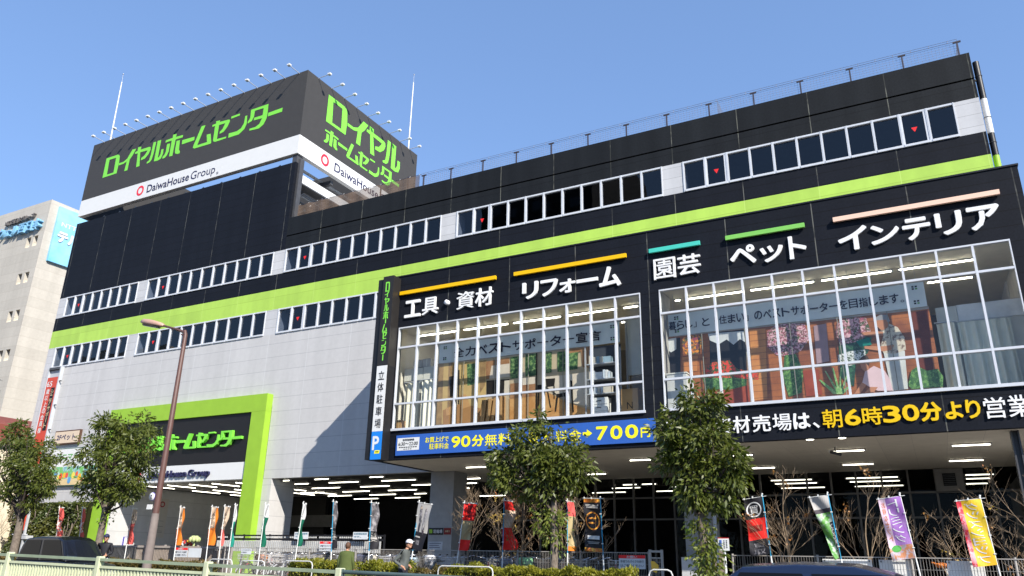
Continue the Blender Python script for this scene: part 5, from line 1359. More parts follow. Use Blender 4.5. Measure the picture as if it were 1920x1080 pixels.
for i, (x, y, z) in enumerate(((-5.08, 20.5, 1.56), (-4.98, 20.7, 1.62), (-4.85, 20.45, 1.58))):
    t = thing('gate_post', 'brownish gate post left of the white notice post, %s of the three' % ('leftmost', 'middle', 'rightmost')[i], 'post', (x, y, .15), 'brownish gate posts')
    m = MB(); m.box(x - .035, x + .035, y - .035, y + .035, .15, z, mat('taupe post', (.25, .2, .17), .6, .3, var=.12)); m.build('shaft', t)
    m = MB(); m.box(x - .042, x + .042, y - .042, y + .042, z + .001, z + .03, FENC); m.build('cap', t)
t = thing('notice_post', 'white post with a white notice plate right of the ivy covered tree', 'sign', (-4.6, 19.5, .15))
m = MB(); m.tube([(-4.6, 19.52, .15), (-4.6, 19.52, 1.62)], .032, WHT, 10); m.build('post', t)
m = MB(); m.box(-4.73, -4.47, 19.47, 19.485, 1.6, 1.88, SWHITE); m.box(-4.73, -4.47, 19.465, 19.485, 1.881, 1.892, RED); m.build('plate', t)
m = MB(); P = ('y', 19.466); mb_rect(m, (-4.7, -4.64, 1.68, 1.84), P, mat('plate blue', (.03, .1, .45), .5, .3, var=0))
for k in range(5): mb_rect(m, (-4.6, -4.57, 1.65 + .04 * k, 1.675 + .04 * k), P, NAVY); mb_rect(m, (-4.54, -4.51, 1.66 + .038 * k, 1.685 + .038 * k), P, INK)
m.build('print', t)
def notice(label, x0, x1, z0, z1, y, head, lines, grp='notices tied to the fences', blue=False):
    t = thing('fence_notice', label, 'notice', ((x0 + x1) / 2, y, z0), grp)
    m = MB(); m.box(x0, x1, y - .008, y, z0, z1, mat('notice white', (.62, .64, .66), .5, .3, var=.05)); m.build('sheet', t)
    m = MB(); P = ('y', y - .011); H = z1 - z0; W = x1 - x0
    if head:
        mb_rect(m, (x0, x1, z1 - H * .24, z1), P, RED); word(m, head, (x0 + W * .3, x1 - W * .3, z1 - H * .21, z1 - H * .04), ('y', y - .014), SWHITE, .02)
    for i, s in enumerate(lines):
        zt = z1 - H * (.36 + .3 * i) if head else z1 - H * (.14 + .4 * i)
        cm = mat('teal ink', (.02, .18, .26), .5, .3, var=0) if blue else mat('soft ink', (.1, .1, .12), .6, .3, var=0)
        word(m, s, (x0 + W * .06, x1 - W * .06 if len(s) > 5 else x0 + W * .55, zt - H * .2, zt), P, cm, .01)
    m.build('print', t)
notice('white notice with red heading on the fence left of the gate', -7.81, -7.06, 1.13, 1.48, 20.93, 'お願い', ['歩道でのバイクの走行', 'はご遠慮ください'])
notice('white notice with red heading on the fence below the flower stand', -25.4, -24.68, 1.18, 1.51, 20.93 - .1, 'お願い', ['歩道でのバイクの走行', 'はご遠慮ください'])
notice('plain white ruled board beside the red headed notice below the flower stand', -24.66, -23.98, 1.18, 1.5, 20.85, None, [])
notice('small white notice on the fence in front of the grey pier', -22.05, -21.56, 1.32, 1.51, 20.93, None, ['お客様駐輪場', 'ご案内'])
notice('pale blue notice on the dark railing left of the dark banners', -23.35, -22.6, 1.95, 2.22, 24.9, None, ['お客様駐輪場', 'です。'], 'notices on the dark railing', True)
notice('pale blue notice on the dark railing between the dark banners', -20.3, -19.58, 1.95, 2.22, 24.9, None, ['お客様駐輪場', 'です。'], 'notices on the dark railing', True)
notice('white notice with red heading on the dark railing behind the green coat', -21.95, -21.3, 1.5, 1.86, 24.9, 'お願い', ['歩道でのバイク', 'の走行'], 'notices on the dark railing')
for i, (x0, x1) in enumerate(((-1.35, -.62), (.06, .8), (-2.6, -1.5))):
    t = thing('white_sheet', 'white sheet tied behind the fence, below the %s banner' % ('purple', 'yellow', 'green')[i], 'sheet', ((x0 + x1) / 2, 21.05, 1.1), 'white sheets behind the fence')
    m = MB(); m.box(x0, x1, 21.03, 21.06, .8, 1.46, mat('white sheet', (.7, .7, .68), .7, .2, var=.05)); m.build('panel', t)
    m = MB(); [m.box(x - .012, x + .012, 21.0, 21.029, 1.4, 1.44, DGREY) for x in (x0 + .05, x1 - .05)]; m.build('tie', t)
def signbox(label, x0, x1, z0, z1, y, base, items):
    t = thing('wall_sign', label, 'sign', ((x0 + x1) / 2, y, z0))
    m = MB(); m.box(x0, x1, y - .02, y, z0, z1, base); m.build('plate', t)
    m = MB()
    for (s, a, b, c, d, mm) in items:
        if s: word(m, s, (a, b, c, d), ('y', y - .024), mm, .02)
        else: mb_rect(m, (a, b, c, d), ('y', y - .022), mm)
    m.build('print', t)
signbox('black sign with lime square and white characters on the grey pillar', -18.84, -18.13, 2.23, 2.5, F + .018, BLACK, [(None, -18.82, -18.66, 2.29, 2.44, LIME2), ('駐輪場', -18.6, -18.16, 2.29, 2.44, SWHITE)])
signbox('dark red sign on the grey pillar right of the black sign', -18.09, -17.75, 2.24, 2.5, F + .016, mat('dark red sign', (.2, .02, .015), .5, .3), [('お断り', -18.03, -17.8, 2.33, 2.41, mat('cream ink', (.6, .5, .3)))])
signbox('pale notice board low on the grey pillar', -18.84, -18.12, 1.6, 1.96, F + .017, mat('pale notice', (.4, .42, .45), .5, .3), [(None, -18.78, -18.2, 1.88, 1.9, NAVY), (None, -18.78, -18.3, 1.8, 1.82, NAVY), (None, -18.78, -18.25, 1.72, 1.74, NAVY)])
signbox('small lime square sign on the pillar behind the ivy covered tree', -7.63, -7.45, 2.24, 2.41, 26.998, LIME2, [(None, -7.61, -7.47, 2.27, 2.29, INK)])
t = thing('bicycle_railing', 'dark railing with rows of white slats at the mouth of the open hall', 'railing', (-23, 25.2, .13))
m = MB(); m.box(-28.0, -19.0, 25.1, 25.14, 2.06, 2.12, BLACK); m.box(-28.0, -19.0, 25.1, 25.14, 1.9, 1.98, BLACK); m.box(-28.0, -19.0, 25.1, 25.14, .5, .56, BLACK)
for x in np.arange(-28, -18.9, 1.5): m.box(x, x + .06, 25.141, 25.2, .13, 2.14, BLACK)
m.build('rail', t)
SL = mat('slat white', (.45, .45, .44), .6, .3, var=.15, vs=2)
m = MB()
rr = random.Random(4)
for x in np.arange(-27.95, -19.05, .105):
    m.box(x, x + .06, 25.06, 25.099, 1.45, 1.88, SL)
    if rr.random() < .8: m.box(x + .005, x + .055, 25.06, 25.099, 1.99, 2.05, SL)
m.build('slats', t)
def pipe(label, x0, x1, y, z):
    t = thing('pipe_guard', label, 'guard rail', ((x0 + x1) / 2, y, .15), 'white pipe guards along the kerb')
    m = MB(); r = .12
    pts = [(x0, y, .15), (x0, y, z - r), (x0 + r * .3, y, z - r * .3), (x0 + r, y, z), (x1 - r, y, z), (x1 - r * .3, y, z - r * .3), (x1, y, z - r), (x1, y, .15)]
    m.tube(pts, .019, mat('weathered white pipe', (.52, .52, .5), .5, .35, var=.15, vs=5), 8); m.build('pipe', t)
    m = MB(); [m.tube([(x, y, .15), (x, y, .19)], .06, STEEL, 8) for x in (x0, x1)]; m.build('foot', t)
pipe('white pipe guard arch right of the plain white board', -21.3, -20.25, 18.9, 1.15)
pipe('white pipe guard arch in front of the grey pier', -19.88, -18.83, 18.9, 1.13)
pipe('white pipe guard arch half hidden at the left end of the hedge', -18.08, -16.9, 18.93, 1.15)
pipe('long white pipe guard in front of the hedge right of the man in the cap', -12.33, -10.6, 18.88, 1.11)
pipe('white pipe guard right of the folded gate', -6.3, -5.72, 18.9, 1.14)
# ---------------------------------------------------------------- upright banner flags on poles
BLUEP = mat('blue pole', (.02, .28, .48), .45, .4, var=.05)
WPOLE = mat('white pole', (.70, .70, .68), .45, .4, var=.04)
def flag(label, top, bot, w, side, pole, bands, texts=(), vis=None, taper=1.0, mirror=False, ripple=.03, pics=(), zl=None, bartilt=.0):
    """top/bot = (x, z) of the visible pole ends at y=20.75; bands = [(v0, v1, material)]; vis = seen width of a wind-turned cloth"""
    y = 20.72
    t = thing('banner_flag', label, 'banner flag', (bot[0], y, .15), 'upright banner flags along the fence')
    sx = (bot[0] - top[0]) / (bot[1] - top[1])
    xg = bot[0] + sx * (.15 - bot[1])
    def pole_at(z): return top[0] + sx * (z - top[1])
    m = MB(); m.tube([(xg, y, .15), (bot[0], y, bot[1] - .05)], .019, WPOLE, 7); m.tube([(bot[0], y, bot[1] - .05), (top[0], y, top[1])], .014, pole, 7); m.ball((top[0], y, top[1] + .015), .022, WPOLE, 8, 5); m.build('pole', t)
    H = top[1] - bot[1] - .06
    vx = top[0]; th = math.atan2(y, vx)
    if vis is None: vis = w * .985
    de = math.asin(min(.99, vis / w))
    ang = th - de if side > 0 else th + de
    if vis > w * .9: ang = 0.0 if side > 0 else PI
    ux, uy = math.cos(ang), math.sin(ang)
    nx, ny = -uy, ux
    if nx * vx + ny * y > 0: nx, ny = -nx, -ny
    def S(u, v, off=0.0):
        z = top[1] - .05 - v * H + bartilt * u * side
        k = 1 - (1 - taper) * v
        wv = ripple * math.sin(3.2 * v * PI + 5 * u) * (.3 + u) + ripple * .6 * math.sin(7 * v + 2 * u)
        d = u * w * k
        return (pole_at(z) + ux * d + nx * (wv + off), y + uy * d + ny * (wv + off) - .02, z - .05 * u * v * (1 - taper))
    m = MB(); nu, nv = 10, 44
    for j in range(nv):
        vm = (j + .5) / nv
        mt = [b for b in bands if len(b) == 3 and b[0] <= vm < b[1]]
        for i in range(nu):
            um = (i + .5) / nu
            q = mt[-1][2]
            for b in bands:
                if len(b) > 3 and b[0] <= vm < b[1] and b[3] <= um < b[4]: q = b[2]
            m.quad(S(i / nu, (j + 1) / nv), S((i + 1) / nu, (j + 1) / nv), S((i + 1) / nu, j / nv), S(i / nu, j / nv), q)
    m.smooth = [True] * len(m.smooth)
    m.build('cloth', t)
    m = MB()
    for (s, u0, u1, v0, v1, mm) in texts:
        n = len(s); st = (v1 - v0) / n
        for i, ch in enumerate(s):
            g, f = text_geo(ch, 0.0, 0)
            if ch == 'ー': g = np.array([[.46, 0, 0], [.54, 0, 0], [.54, 1, 0], [.46, 1, 0], [0, .5, 0], [1, .5, 0]]); f = [(0, 1, 2, 3)]
            a0, a1, b0, b1 = g[:, 0].min(), g[:, 0].max(), g[:, 1].min(), g[:, 1].max()
            vs = []
            for p in g:
                u = (p[0] - a0) / max(a1 - a0, 1e-6); q = (p[1] - b0) / max(b1 - b0, 1e-6)
                if (side < 0) != mirror: u = 1 - u
                vs.append(S(u0 + (u1 - u0) * u, v0 + st * (i + .06 + .86 * (1 - q)), .006))
            m.add(vs, f, mm)
    for (cu, cv, ru, rv, mm, kind) in pics:
        n = 26
        if kind == 'ring':
            vs = []; fs = []
            for i in range(n):
                a = 2 * PI * i / n
                for k in (1.0, .84): vs.append(S(cu + ru * k * math.cos(a), cv + rv * k * math.sin(a), .007))
            for i in range(n): fs.append((2 * i, 2 * i + 1, 2 * ((i + 1) % n) + 1, 2 * ((i + 1) % n)))
            m.add(vs, fs, mm)
        elif kind == 'rect':
            for a in range(4):
                for b in range(4):
                    c = [S(cu - ru + 2 * ru * (a + da) / 4, cv - rv + 2 * rv * (b + db) / 4, .005) for da, db in ((0, 1), (1, 1), (1, 0), (0, 0))]
                    m.quad(*c, mm)
        else:
            m.add([S(cu + ru * math.cos(2 * PI * i / n), cv + rv * math.sin(2 * PI * i / n), .005) for i in range(n)], [tuple(range(n))], mm)
    if len(m.v): m.build('print', t)
    m = MB()
    a = S(-.12 if side > 0 else -.2, 0); b = S(1.06, 0)
    m.tube([(a[0], a[1], top[1] - .03 - bartilt * .1), (b[0], b[1], top[1] - .035 + bartilt * side)], .008, WPOLE, 5)
    for u in (0.02, .5, .97): p = S(u, 0); m.box(p[0] - .014, p[0] + .014, p[1] - .012, p[1] + .012, p[2], p[2] + .05, WPOLE)
    for v in (.28, .56, .84): p = S(0, v); m.box(p[0] - .02, p[0] + .03, p[1] - .012, p[1] + .012, p[2] - .012, p[2] + .012, WPOLE)
    m.build('crossbar', t)
    return t
FR = mat('flag rose red', (.60, .10, .09), .7, .2, var=.15, vs=9); FO = mat('flag orange', (.62, .17, .02), .7, .2, var=.06); FC = mat('flag tan', (.52, .40, .30), .7, .2, var=.08); FDK = mat('flag ink', (.05, .04, .05), .6, .2)
FW = mat('flag white', (.68, .68, .68), .7, .2, var=.06); FG = mat('flag bottle green', (.01, .13, .08), .7, .2, var=.12); FT = mat('flag teal', (.02, .26, .20), .7, .2, var=.1); FB = mat('flag black', (.015, .014, .018), .6, .3, var=.15)
FPH = printmat('flag grey photo', (.05, .05, .055), (.30, .28, .29), 5, .45, .6, (.12, .11, .12)); FPL = mat('flag pale grey', (.40, .38, .36), .7, .2, var=.06); FRD = mat('flag scarlet', (.72, .025, .02), .7, .2, var=.06); FKH = mat('flag khaki', (.38, .30, .16), .7, .2, var=.1)
FPU = printmat('flag violet', (.28, .11, .40), None, 2, base2=(.44, .26, .52)); FPK = mat('flag pale pink', (.66, .48, .58), .7, .2, var=.05); FYE = printmat('flag amber', (.80, .42, .01), None, 2, base2=(.82, .55, .03)); FPI = printmat('flag pink edge', (.72, .25, .28), (.70, .03, .05), 9); FFO = printmat('flag animals', (.30, .25, .28), (.45, .18, .08), 9, .47, .55, (.45, .40, .45))
FGR = printmat('flag grass', (.10, .30, .04), (.45, .50, .45), 5, .5, .62, (.05, .18, .03)); FEM = printmat('flag ember', (.45, .13, .02), (.75, .38, .04), 12)
flag('narrow rose red banner flag with white 65, leftmost in front of the ivy', (-32.79, 3.09), (-32.56, 1.8), .45, 1, WPOLE, [(0, 1, FR)], [('65', .1, .95, .42, .78, FW)], vis=.2)
flag('narrow rose red banner flag in front of the ivy beside the lime portal leg', (-31.21, 3.04), (-31.03, 1.75), .45, 1, WPOLE, [(0, 1, FR)], [('65', .1, .95, .42, .78, FW)], vis=.14)
ORB = [(0, .55, FC), (.55, 1, FO), (0, .55, FO, .7, 1.01)]
OTX = [('6ヶ月間', .15, .62, .12, .62, FDK)]
flag('orange banner flag at the left reveal of the lime portal', (-28.05, 2.98), (-28.03, 1.6), .45, 1, WPOLE, [(0, .4, FC), (.4, 1, FR)], OTX, vis=.2)
flag('thin wind turned orange banner flag beside the street lamp', (-26.84, 3.01), (-26.74, 1.58), .45, 1, WPOLE, ORB, OTX, vis=.11)
flag('orange and tan banner flag above the red headed notice', (-25.30, 3.0), (-25.25, 1.59), .45, 1, WPOLE, ORB, OTX, vis=.18)
flag('broad orange banner flag with a large dark 6 right of the flower stand', (-23.61, 2.99), (-23.56, 1.6), .45, 1, WPOLE, ORB, OTX, vis=.25)
flag('tan and orange banner flag tapering to a point left of the teal one', (-22.95, 3.0), (-22.91, 1.6), .45, 1, WPOLE, [(0, .6, FC), (.6, 1, FR)], OTX, vis=.22, taper=.3)
flag('slim teal banner flag rolled by the wind beside the lime portal leg', (-22.43, 3.04), (-22.43, 1.55), .45, 1, WPOLE, [(0, .38, FW), (.38, 1, FT)], vis=.1)
flag('narrow bottle green and white banner flag at the grey pier', (-20.94, 3.04), (-20.95, 1.56), .45, 1, WPOLE, [(0, .3, FW), (.3, 1, FG)], vis=.15)
flag('narrow green and white banner flag in front of the dark railing', (-19.17, 3.04), (-19.26, 1.6), .45, 1, WPOLE, [(0, .36, FW), (.36, 1, FG)], vis=.13)
flag('narrow black photo banner flag on a blue pole above the green coat', (-17.86, 3.08), (-17.75, 1.5), .45, 1, BLUEP, [(0, .55, FPH), (.55, 1, FB)], [('Solx', .1, .9, .6, .8, FPL)], vis=.16)
flag('black photo banner flag on a blue pole in the middle of the open hall', (-16.25, 3.02), (-16.2, 1.54), .45, 1, BLUEP, [(0, .62, FPH), (.62, 1, FB)], [('Solx', .15, .9, .64, .84, FPL)], vis=.27, ripple=.04)
flag('wide banner flag with grey photograph of two figures above a black base', (-14.36, 3.0), (-14.5, 1.56), .5, 1, BLUEP, [(0, .62, FPL), (.62, 1, FB)], [], pics=[(.32, .3, .12, .26, FPH, 'disc'), (.68, .32, .12, .25, FPH, 'disc'), (.34, .1, .05, .035, FC, 'disc'), (.66, .11, .05, .035, FC, 'disc'), (.3, .5, .09, .16, FDK, 'disc'), (.66, .5, .1, .16, FDK, 'disc'), (.3, .72, .2, .015, FPL, 'rect'), (.34, .84, .14, .05, FPH, 'rect')], taper=.8, bartilt=-.08)
flag('red and khaki twisted banner flag beside the grey pillar', (-12.68, 2.95), (-12.84, 1.54), .45, 1, WPOLE, [(0, .36, FRD), (.36, .78, FKH), (.78, 1, FRD)], [('開催中', .3, .7, .04, .32, FDK)], vis=.4, taper=.72)
flag('crumpled scarlet and cream banner flag behind the bare trees', (-11.3, 3.0), (-11.32, 1.56), .5, 1, BLUEP, [(0, .18, FRD), (.18, .55, FC), (.55, 1, FRD)], [], ripple=.07, vis=.3, taper=1.25)
flag('small dull red banner flag half hidden by the round evergreen trunk', (-9.25, 2.95), (-9.25, 1.56), .4, 1, BLUEP, [(0, .3, FR), (.3, .9, FKH), (.9, 1, FO)], vis=.22)
flag('black banner flag with an orange ring and crossed marks', (-8.24, 2.99), (-8.19, 1.53), .5, -1, BLUEP, [(0, .07, FEM), (.07, .93, FB), (.93, 1, FEM)], [('—', .1, .9, .1, .14, FPL), ('—', .15, .85, .14, .18, FPL)], pics=[(.5, .42, .42, .175, FEM, 'ring'), (.5, .735, .36, .035, FW, 'rect'), (.5, .82, .34, .006, FPL, 'rect'), (.5, .845, .3, .006, FPL, 'rect'), (.34, .42, .035, .12, FEM, 'disc'), (.5, .37, .22, .018, FEM, 'disc'), (.52, .46, .22, .018, FEM, 'disc')], bartilt=-.03)
flag('black and scarlet banner flag with a white ringed character', (-3.83, 2.98), (-3.75, 1.55), .48, -1, BLUEP, [(0, .36, FB), (.36, .72, FRD), (.72, 1, FB), (.48, .58, mat('flag maroon', (.25, .02, .015), .7, .2), .2, .9)], [('買', .28, .76, .12, .3, FW), ('買取', .2, .8, .78, .99, FPH)], pics=[(.52, .2, .4, .135, FW, 'ring')], bartilt=.08)
flag('grass green banner flag twisted to a point with black squared letters', (-2.27, 2.98), (-2.14, 1.51), .45, -1, BLUEP, [(0, .2, FPL), (.2, .28, FDK), (.28, 1, FGR), (.44, 1, FB, 0.0, .34)], [('DOGRUN', .06, .3, .46, .98, FPL)], taper=.3, mirror=True, ripple=.05, bartilt=.06)
flag('violet banner flag with big white katakana and an orange side line', (-.68, 2.93), (-.54, 1.5), .5, -1, WPOLE, [(0, .78, FPU), (.78, 1, FFO), (0, .8, FPK, .72, 1.01)], [('トリミング', .2, .66, .03, .74, FW), ('お得なセット', .76, .92, .05, .7, FO)], mirror=True, bartilt=.08, pics=[(.7, .82, .2, .055, mat('flag leaf', (.08, .32, .07), .7, .2), 'disc')])
flag('amber yellow banner flag with big white katakana and a pink edge', (.94, 2.84), (1.04, 1.38), .5, -1, WPOLE, [(0, 1, FYE), (0, 1, FPI, .8, 1.01)], [('グッズショップ', .2, .72, .04, .97, FW)], mirror=True, bartilt=.06, taper=.95)

# ---------------------------------------------------------------- parked bicycles
def bike(label, frame_col, name, basket):
    t = thing('bicycle', label, 'bicycle', (0, 0, 0), 'bicycles parked behind the mesh fence')
    TY = mat('tyre', (.02, .02, .02), .8, .2); CH = mat('chrome', (.6, .6, .62), .25, .5, .9); FP = mat(name, frame_col, .35, .5)
    for x in (-.52, .52):
        m = MB(); m.torus((x, 0, .34), .31, .02, TY, 22, 6); o = m.build('wheel', t)
        m = MB()
        for k in range(12): a = 2 * PI * k / 12; m.tube([(x, 0, .34), (x + .3 * math.cos(a), 0, .34 + .3 * math.sin(a))], .003, CH, 3, False)
        m.torus((x, 0, .34), .292, .01, CH, 22, 5); m.build('rim', o)
    m = MB()
    for a, b in (((-.52, 0, .34), (-.08, 0, .32)), ((-.08, 0, .32), (-.2, 0, .72)), ((-.52, 0, .34), (-.18, 0, .66)), ((-.08, 0, .32), (.36, 0, .72)), ((-.14, 0, .5), (.35, 0, .8)), ((.52, 0, .34), (.34, 0, .9))):
        m.tube([a, b], .018, FP, 6)
    m.build('frame', t)
    m = MB(); m.tube([(-.52, .03, .7), (-.75, .03, .55), (-.86, .03, .36)], .03, FP, 5)
    m.tube([(.3, 0, .66), (.55, 0, .71), (.78, 0, .6), (.88, 0, .4)], .03, FP, 5); m.build('mudguard', t)
    m = MB(); m.tube([(.34, 0, .9), (.33, 0, 1.02)], .015, CH, 6); m.tube([(.1, .28, 1.08), (.26, .24, 1.06), (.34, .08, 1.0), (.34, -.08, 1.0), (.26, -.24, 1.06), (.1, -.28, 1.08)], .013, CH, 6)
    m.tube([(.02, .285, 1.09), (.12, .28, 1.08)], .02, TY, 6); m.tube([(.02, -.285, 1.09), (.12, -.28, 1.08)], .02, TY, 6); m.build('handlebar', t)
    m = MB(); m.tube([(-.2, 0, .7), (-.23, 0, .86)], .014, CH, 6); m.ball((-.24, 0, .9), .12, TY, 10, 6, (1.1, .75, .35)); m.build('saddle', t)
    if basket:
        m = MB(); BK = mat('basket ' + name, basket, .6, .3)
        for z in (.74, .84, .94, 1.0):
            k = .8 + .2 * (z - .74) / .26
            m.tube([(.42, .17 * k, z), (.42 + .3 * k, .17 * k, z), (.42 + .3 * k, -.17 * k, z), (.42, -.17 * k, z), (.42, .17 * k, z)], .006, BK, 4, False)
        for i in range(9):
            y = -.16 + .04 * i; m.tube([(.66, y * .8, .74), (.72, y, 1.0)], .004, BK, 3, False)
        for s in (-1, 1):
            for i in range(6): x = .44 + .05 * i; m.tube([(x, s * .14, .74), (x + .01 * i, s * .17, 1.0)], .004, BK, 3, False)
        m.box(.43, .65, -.13, .13, .735, .745, BK); m.build('basket', t)
    return t
protos = [bike('silver', (.5, .5, .52), 'silver bike paint', (.55, .55, .57)), bike('black', (.02, .02, .022), 'black bike paint', (.06, .06, .06)), bike('red', (.35, .03, .03), 'red bike paint', (.45, .42, .38)), bike('blue', (.05, .12, .25), 'blue bike paint', (.5, .5, .5)), bike('white', (.65, .65, .62), 'white bike paint', (.6, .6, .58))]
cn = ['silver', 'black', 'dark red', 'blue', 'white']
rr = random.Random(12)
spots = []
x = -22.4
while x < -8.2: spots.append(x); x += rr.uniform(.3, .46)
used = set(); cnt = [0] * 5
ordn = ['first', 'second', 'third', 'fourth', 'fifth', 'sixth', 'seventh', 'eighth', 'ninth', 'tenth', 'eleventh', 'twelfth', 'thirteenth', 'fourteenth', 'fifteenth', 'sixteenth', 'seventeenth', 'eighteenth', 'nineteenth', 'twentieth']
for i, x in enumerate(spots):
    k = rr.choice([0, 0, 1, 1, 1, 1, 2, 3, 4])
    if k not in used: o = protos[k]; used.add(k)
    else: o = copy_tree(protos[k])
    o.location = (x, 21.95 + rr.uniform(-.1, .15), .33); o.rotation_euler = (rr.uniform(-.06, .06), 0, -PI / 2 + rr.uniform(-.25, .25) + (PI if rr.random() < .25 else 0))
    o['label'] = '%s bicycle parked behind the mesh fence, %s %s one from left' % (cn[k], ordn[cnt[k]], cn[k]); cnt[k] += 1
for k in range(5):
    if k not in used:
        protos[k].location = (-7.6 - .5 * k, 22.1, .33); protos[k].rotation_euler = (0, 0, -PI / 2); protos[k]['label'] = '%s bicycle parked behind the mesh fence near the gate' % cn[k]
def bag(label, x, z, w, h, y, col, nm):
    t = thing('basket_cover', label, 'cover', (x, y, z), 'cloth covers on bicycle baskets')
    m = MB(); n = 10; vs = []; fs = []
    for j, (zz, k) in enumerate(((z, .82), (z + h * .3, 1.0), (z + h * .75, 1.02), (z + h * .97, .85), (z + h, .5))):
        for i in range(n):
            a = 2 * PI * i / n; r_ = k * (1 + .07 * math.sin(3 * a + j))
            vs.append((x + w / 2 * r_ * math.copysign(abs(math.cos(a)) ** .6, math.cos(a)), y + w * .4 * r_ * math.copysign(abs(math.sin(a)) ** .6, math.sin(a)), zz))
    for j in range(4):
        for i in range(n): fs.append((j * n + i, j * n + (i + 1) % n, (j + 1) * n + (i + 1) % n, (j + 1) * n + i))
    fs.append(tuple(range(4 * n, 5 * n))); m.add(vs, fs, mat(nm, col, .6, .3, var=.15, vs=12), True); m.build('cloth', t)
    m = MB(); m.torus((x, y, z + h * .3), w * .46, .006, DGREY, 14, 4, 'z'); m.build('drawstring', t)
bag('orange cover on a bicycle basket beside the grey pier', -21.7, 1.1, .42, .24, 21.6, (.70, .22, .03), 'orange cover')
bag('light green cover on a bicycle basket left of the round evergreen trunk', -10.95, 1.1, .42, .28, 21.5, (.25, .55, .28), 'green cover')
bag('grey cover on a bicycle basket left of the light green one', -11.6, 1.08, .4, .25, 21.5, (.25, .26, .32), 'grey cover')
bag('white cover on a bicycle basket right of the man in the white cap', -14.35, 1.1, .36, .3, 21.5, (.68, .68, .7), 'white cover')
bag('pale pink cover on a bicycle basket left of the green coat', -17.2, 1.1, .34, .28, 21.5, (.68, .55, .58), 'pink cover')
bag('cream cover on a bicycle basket directly beside the green coat', -16.65, 1.1, .3, .26, 21.5, (.62, .58, .5), 'cream cover')
bag('pale blue cover on a bicycle basket left of the man in the white cap', -15.0, 1.1, .34, .22, 21.5, (.45, .58, .68), 'blue cover')
t = thing('delivery_scooter', 'pale grey scooter with windscreen behind the fence at the right edge', 'scooter', (1.85, 22.0, .15))
m = MB(); SCG = mat('scooter grey', (.40, .44, .46), .4, .5)
m.prism_xz([(1.3, .55), (1.35, .75), (1.75, .8), (2.0, .62), (2.25, .7), (2.35, 1.15), (2.48, 1.12), (2.5, .6), (2.3, .42), (1.5, .4)], 21.85, 22.15, SCG); m.build('body', t, bevel=.03)
for xx in (1.45, 2.45):
    m = MB(); m.torus((xx, 22.0, .4), .2, .055, mat('tyre', (.02, .02, .02)), 18, 7); m.build('wheel', t)
m = MB(); m.prism_xz([(2.3, 1.15), (2.22, 1.7), (2.27, 1.7), (2.38, 1.15)], 21.8, 22.2, mat('pale screen', (.35, .48, .58), .15, .5)); m.build('windscreen', t)
m = MB(); m.tube([(2.25, 21.65, 1.2), (2.3, 22, 1.15), (2.25, 22.35, 1.2)], .02, DGREY, 6); m.ball((2.2, 21.62, 1.38), .06, mat('chrome', (.6, .6, .62)), 8, 6, (.4, 1, 1)); m.build('handlebar', t)
t = thing('delivery_scooter', 'white scooter with an orange nose behind the fence between two white sheets', 'scooter', (-.2, 22, .15))
m = MB(); m.prism_xz([(-.75, .5), (-.7, .85), (-.3, .9), (-.1, .6), (.1, .7), (.0, 1.28), (.15, 1.3), (.3, .7), (.1, .4), (-.5, .4)], 21.9, 22.15, WHT); m.build('body', t, bevel=.03)
for xx in (-.6, .25):
    m = MB(); m.torus((xx, 22.02, .4), .2, .055, mat('tyre', (.02, .02, .02)), 18, 7); m.build('wheel', t)
m = MB(); m.ball((-.05, 21.9, 1.36), .09, FO, 10, 7, (1.6, .8, .7)); m.tube([(-.25, 21.7, 1.42), (.0, 21.95, 1.34), (.2, 22.25, 1.4)], .022, FO, 6); m.build('handlebar', t)

# ---------------------------------------------------------------- flower stand
t = thing('plant_stand', 'dark plant stand with flowers and a pale succulent at the lime portal', 'plant stand', (-30, 25, .13))
m = MB(); m.box(-30.35, -29.3, 24.9, 25.25, .13, 1.62, BLACK); m.box(-30.1, -29.55, 24.89, 24.899, 1.66 - .12, 1.6, FPL); m.build('stand', t)
m = MB()
rr = random.Random(9)
FLW = [mat('flower white', (.7, .7, .68), .7, .2), mat('flower red', (.55, .04, .04), .7, .2), mat('flower maroon', (.15, .03, .03), .7, .2), mat('flower yellow', (.7, .5, .05), .7, .2)]
for i in range(46):
    x = rr.uniform(-30.35, -29.45); g = FLW[0] if -30.1 < x < -29.9 else FLW[2] if x < -30.1 else rr.choice(FLW[1:])
    m.ball((x, rr.uniform(24.9, 25.2), 1.66 + rr.uniform(0, .22)), .05, g, 6, 4)
m.build('flowers', t)
m = MB(); LG = mat('succulent', (.42, .48, .22), .6, .3, var=.1)
for k in range(14):
    a = 2 * PI * k / 7; r_ = .18 if k < 7 else .1
    m.ball((-29.3 + r_ * math.cos(a), 25 + r_ * math.sin(a), 1.9 + (.06 if k >= 7 else 0)), .09, LG, 7, 5, (1, 1, 1.3))
m.tube([(-29.3, 25, 1.62), (-29.3, 25, 1.85)], .05, LG, 6); m.build('succulent', t)

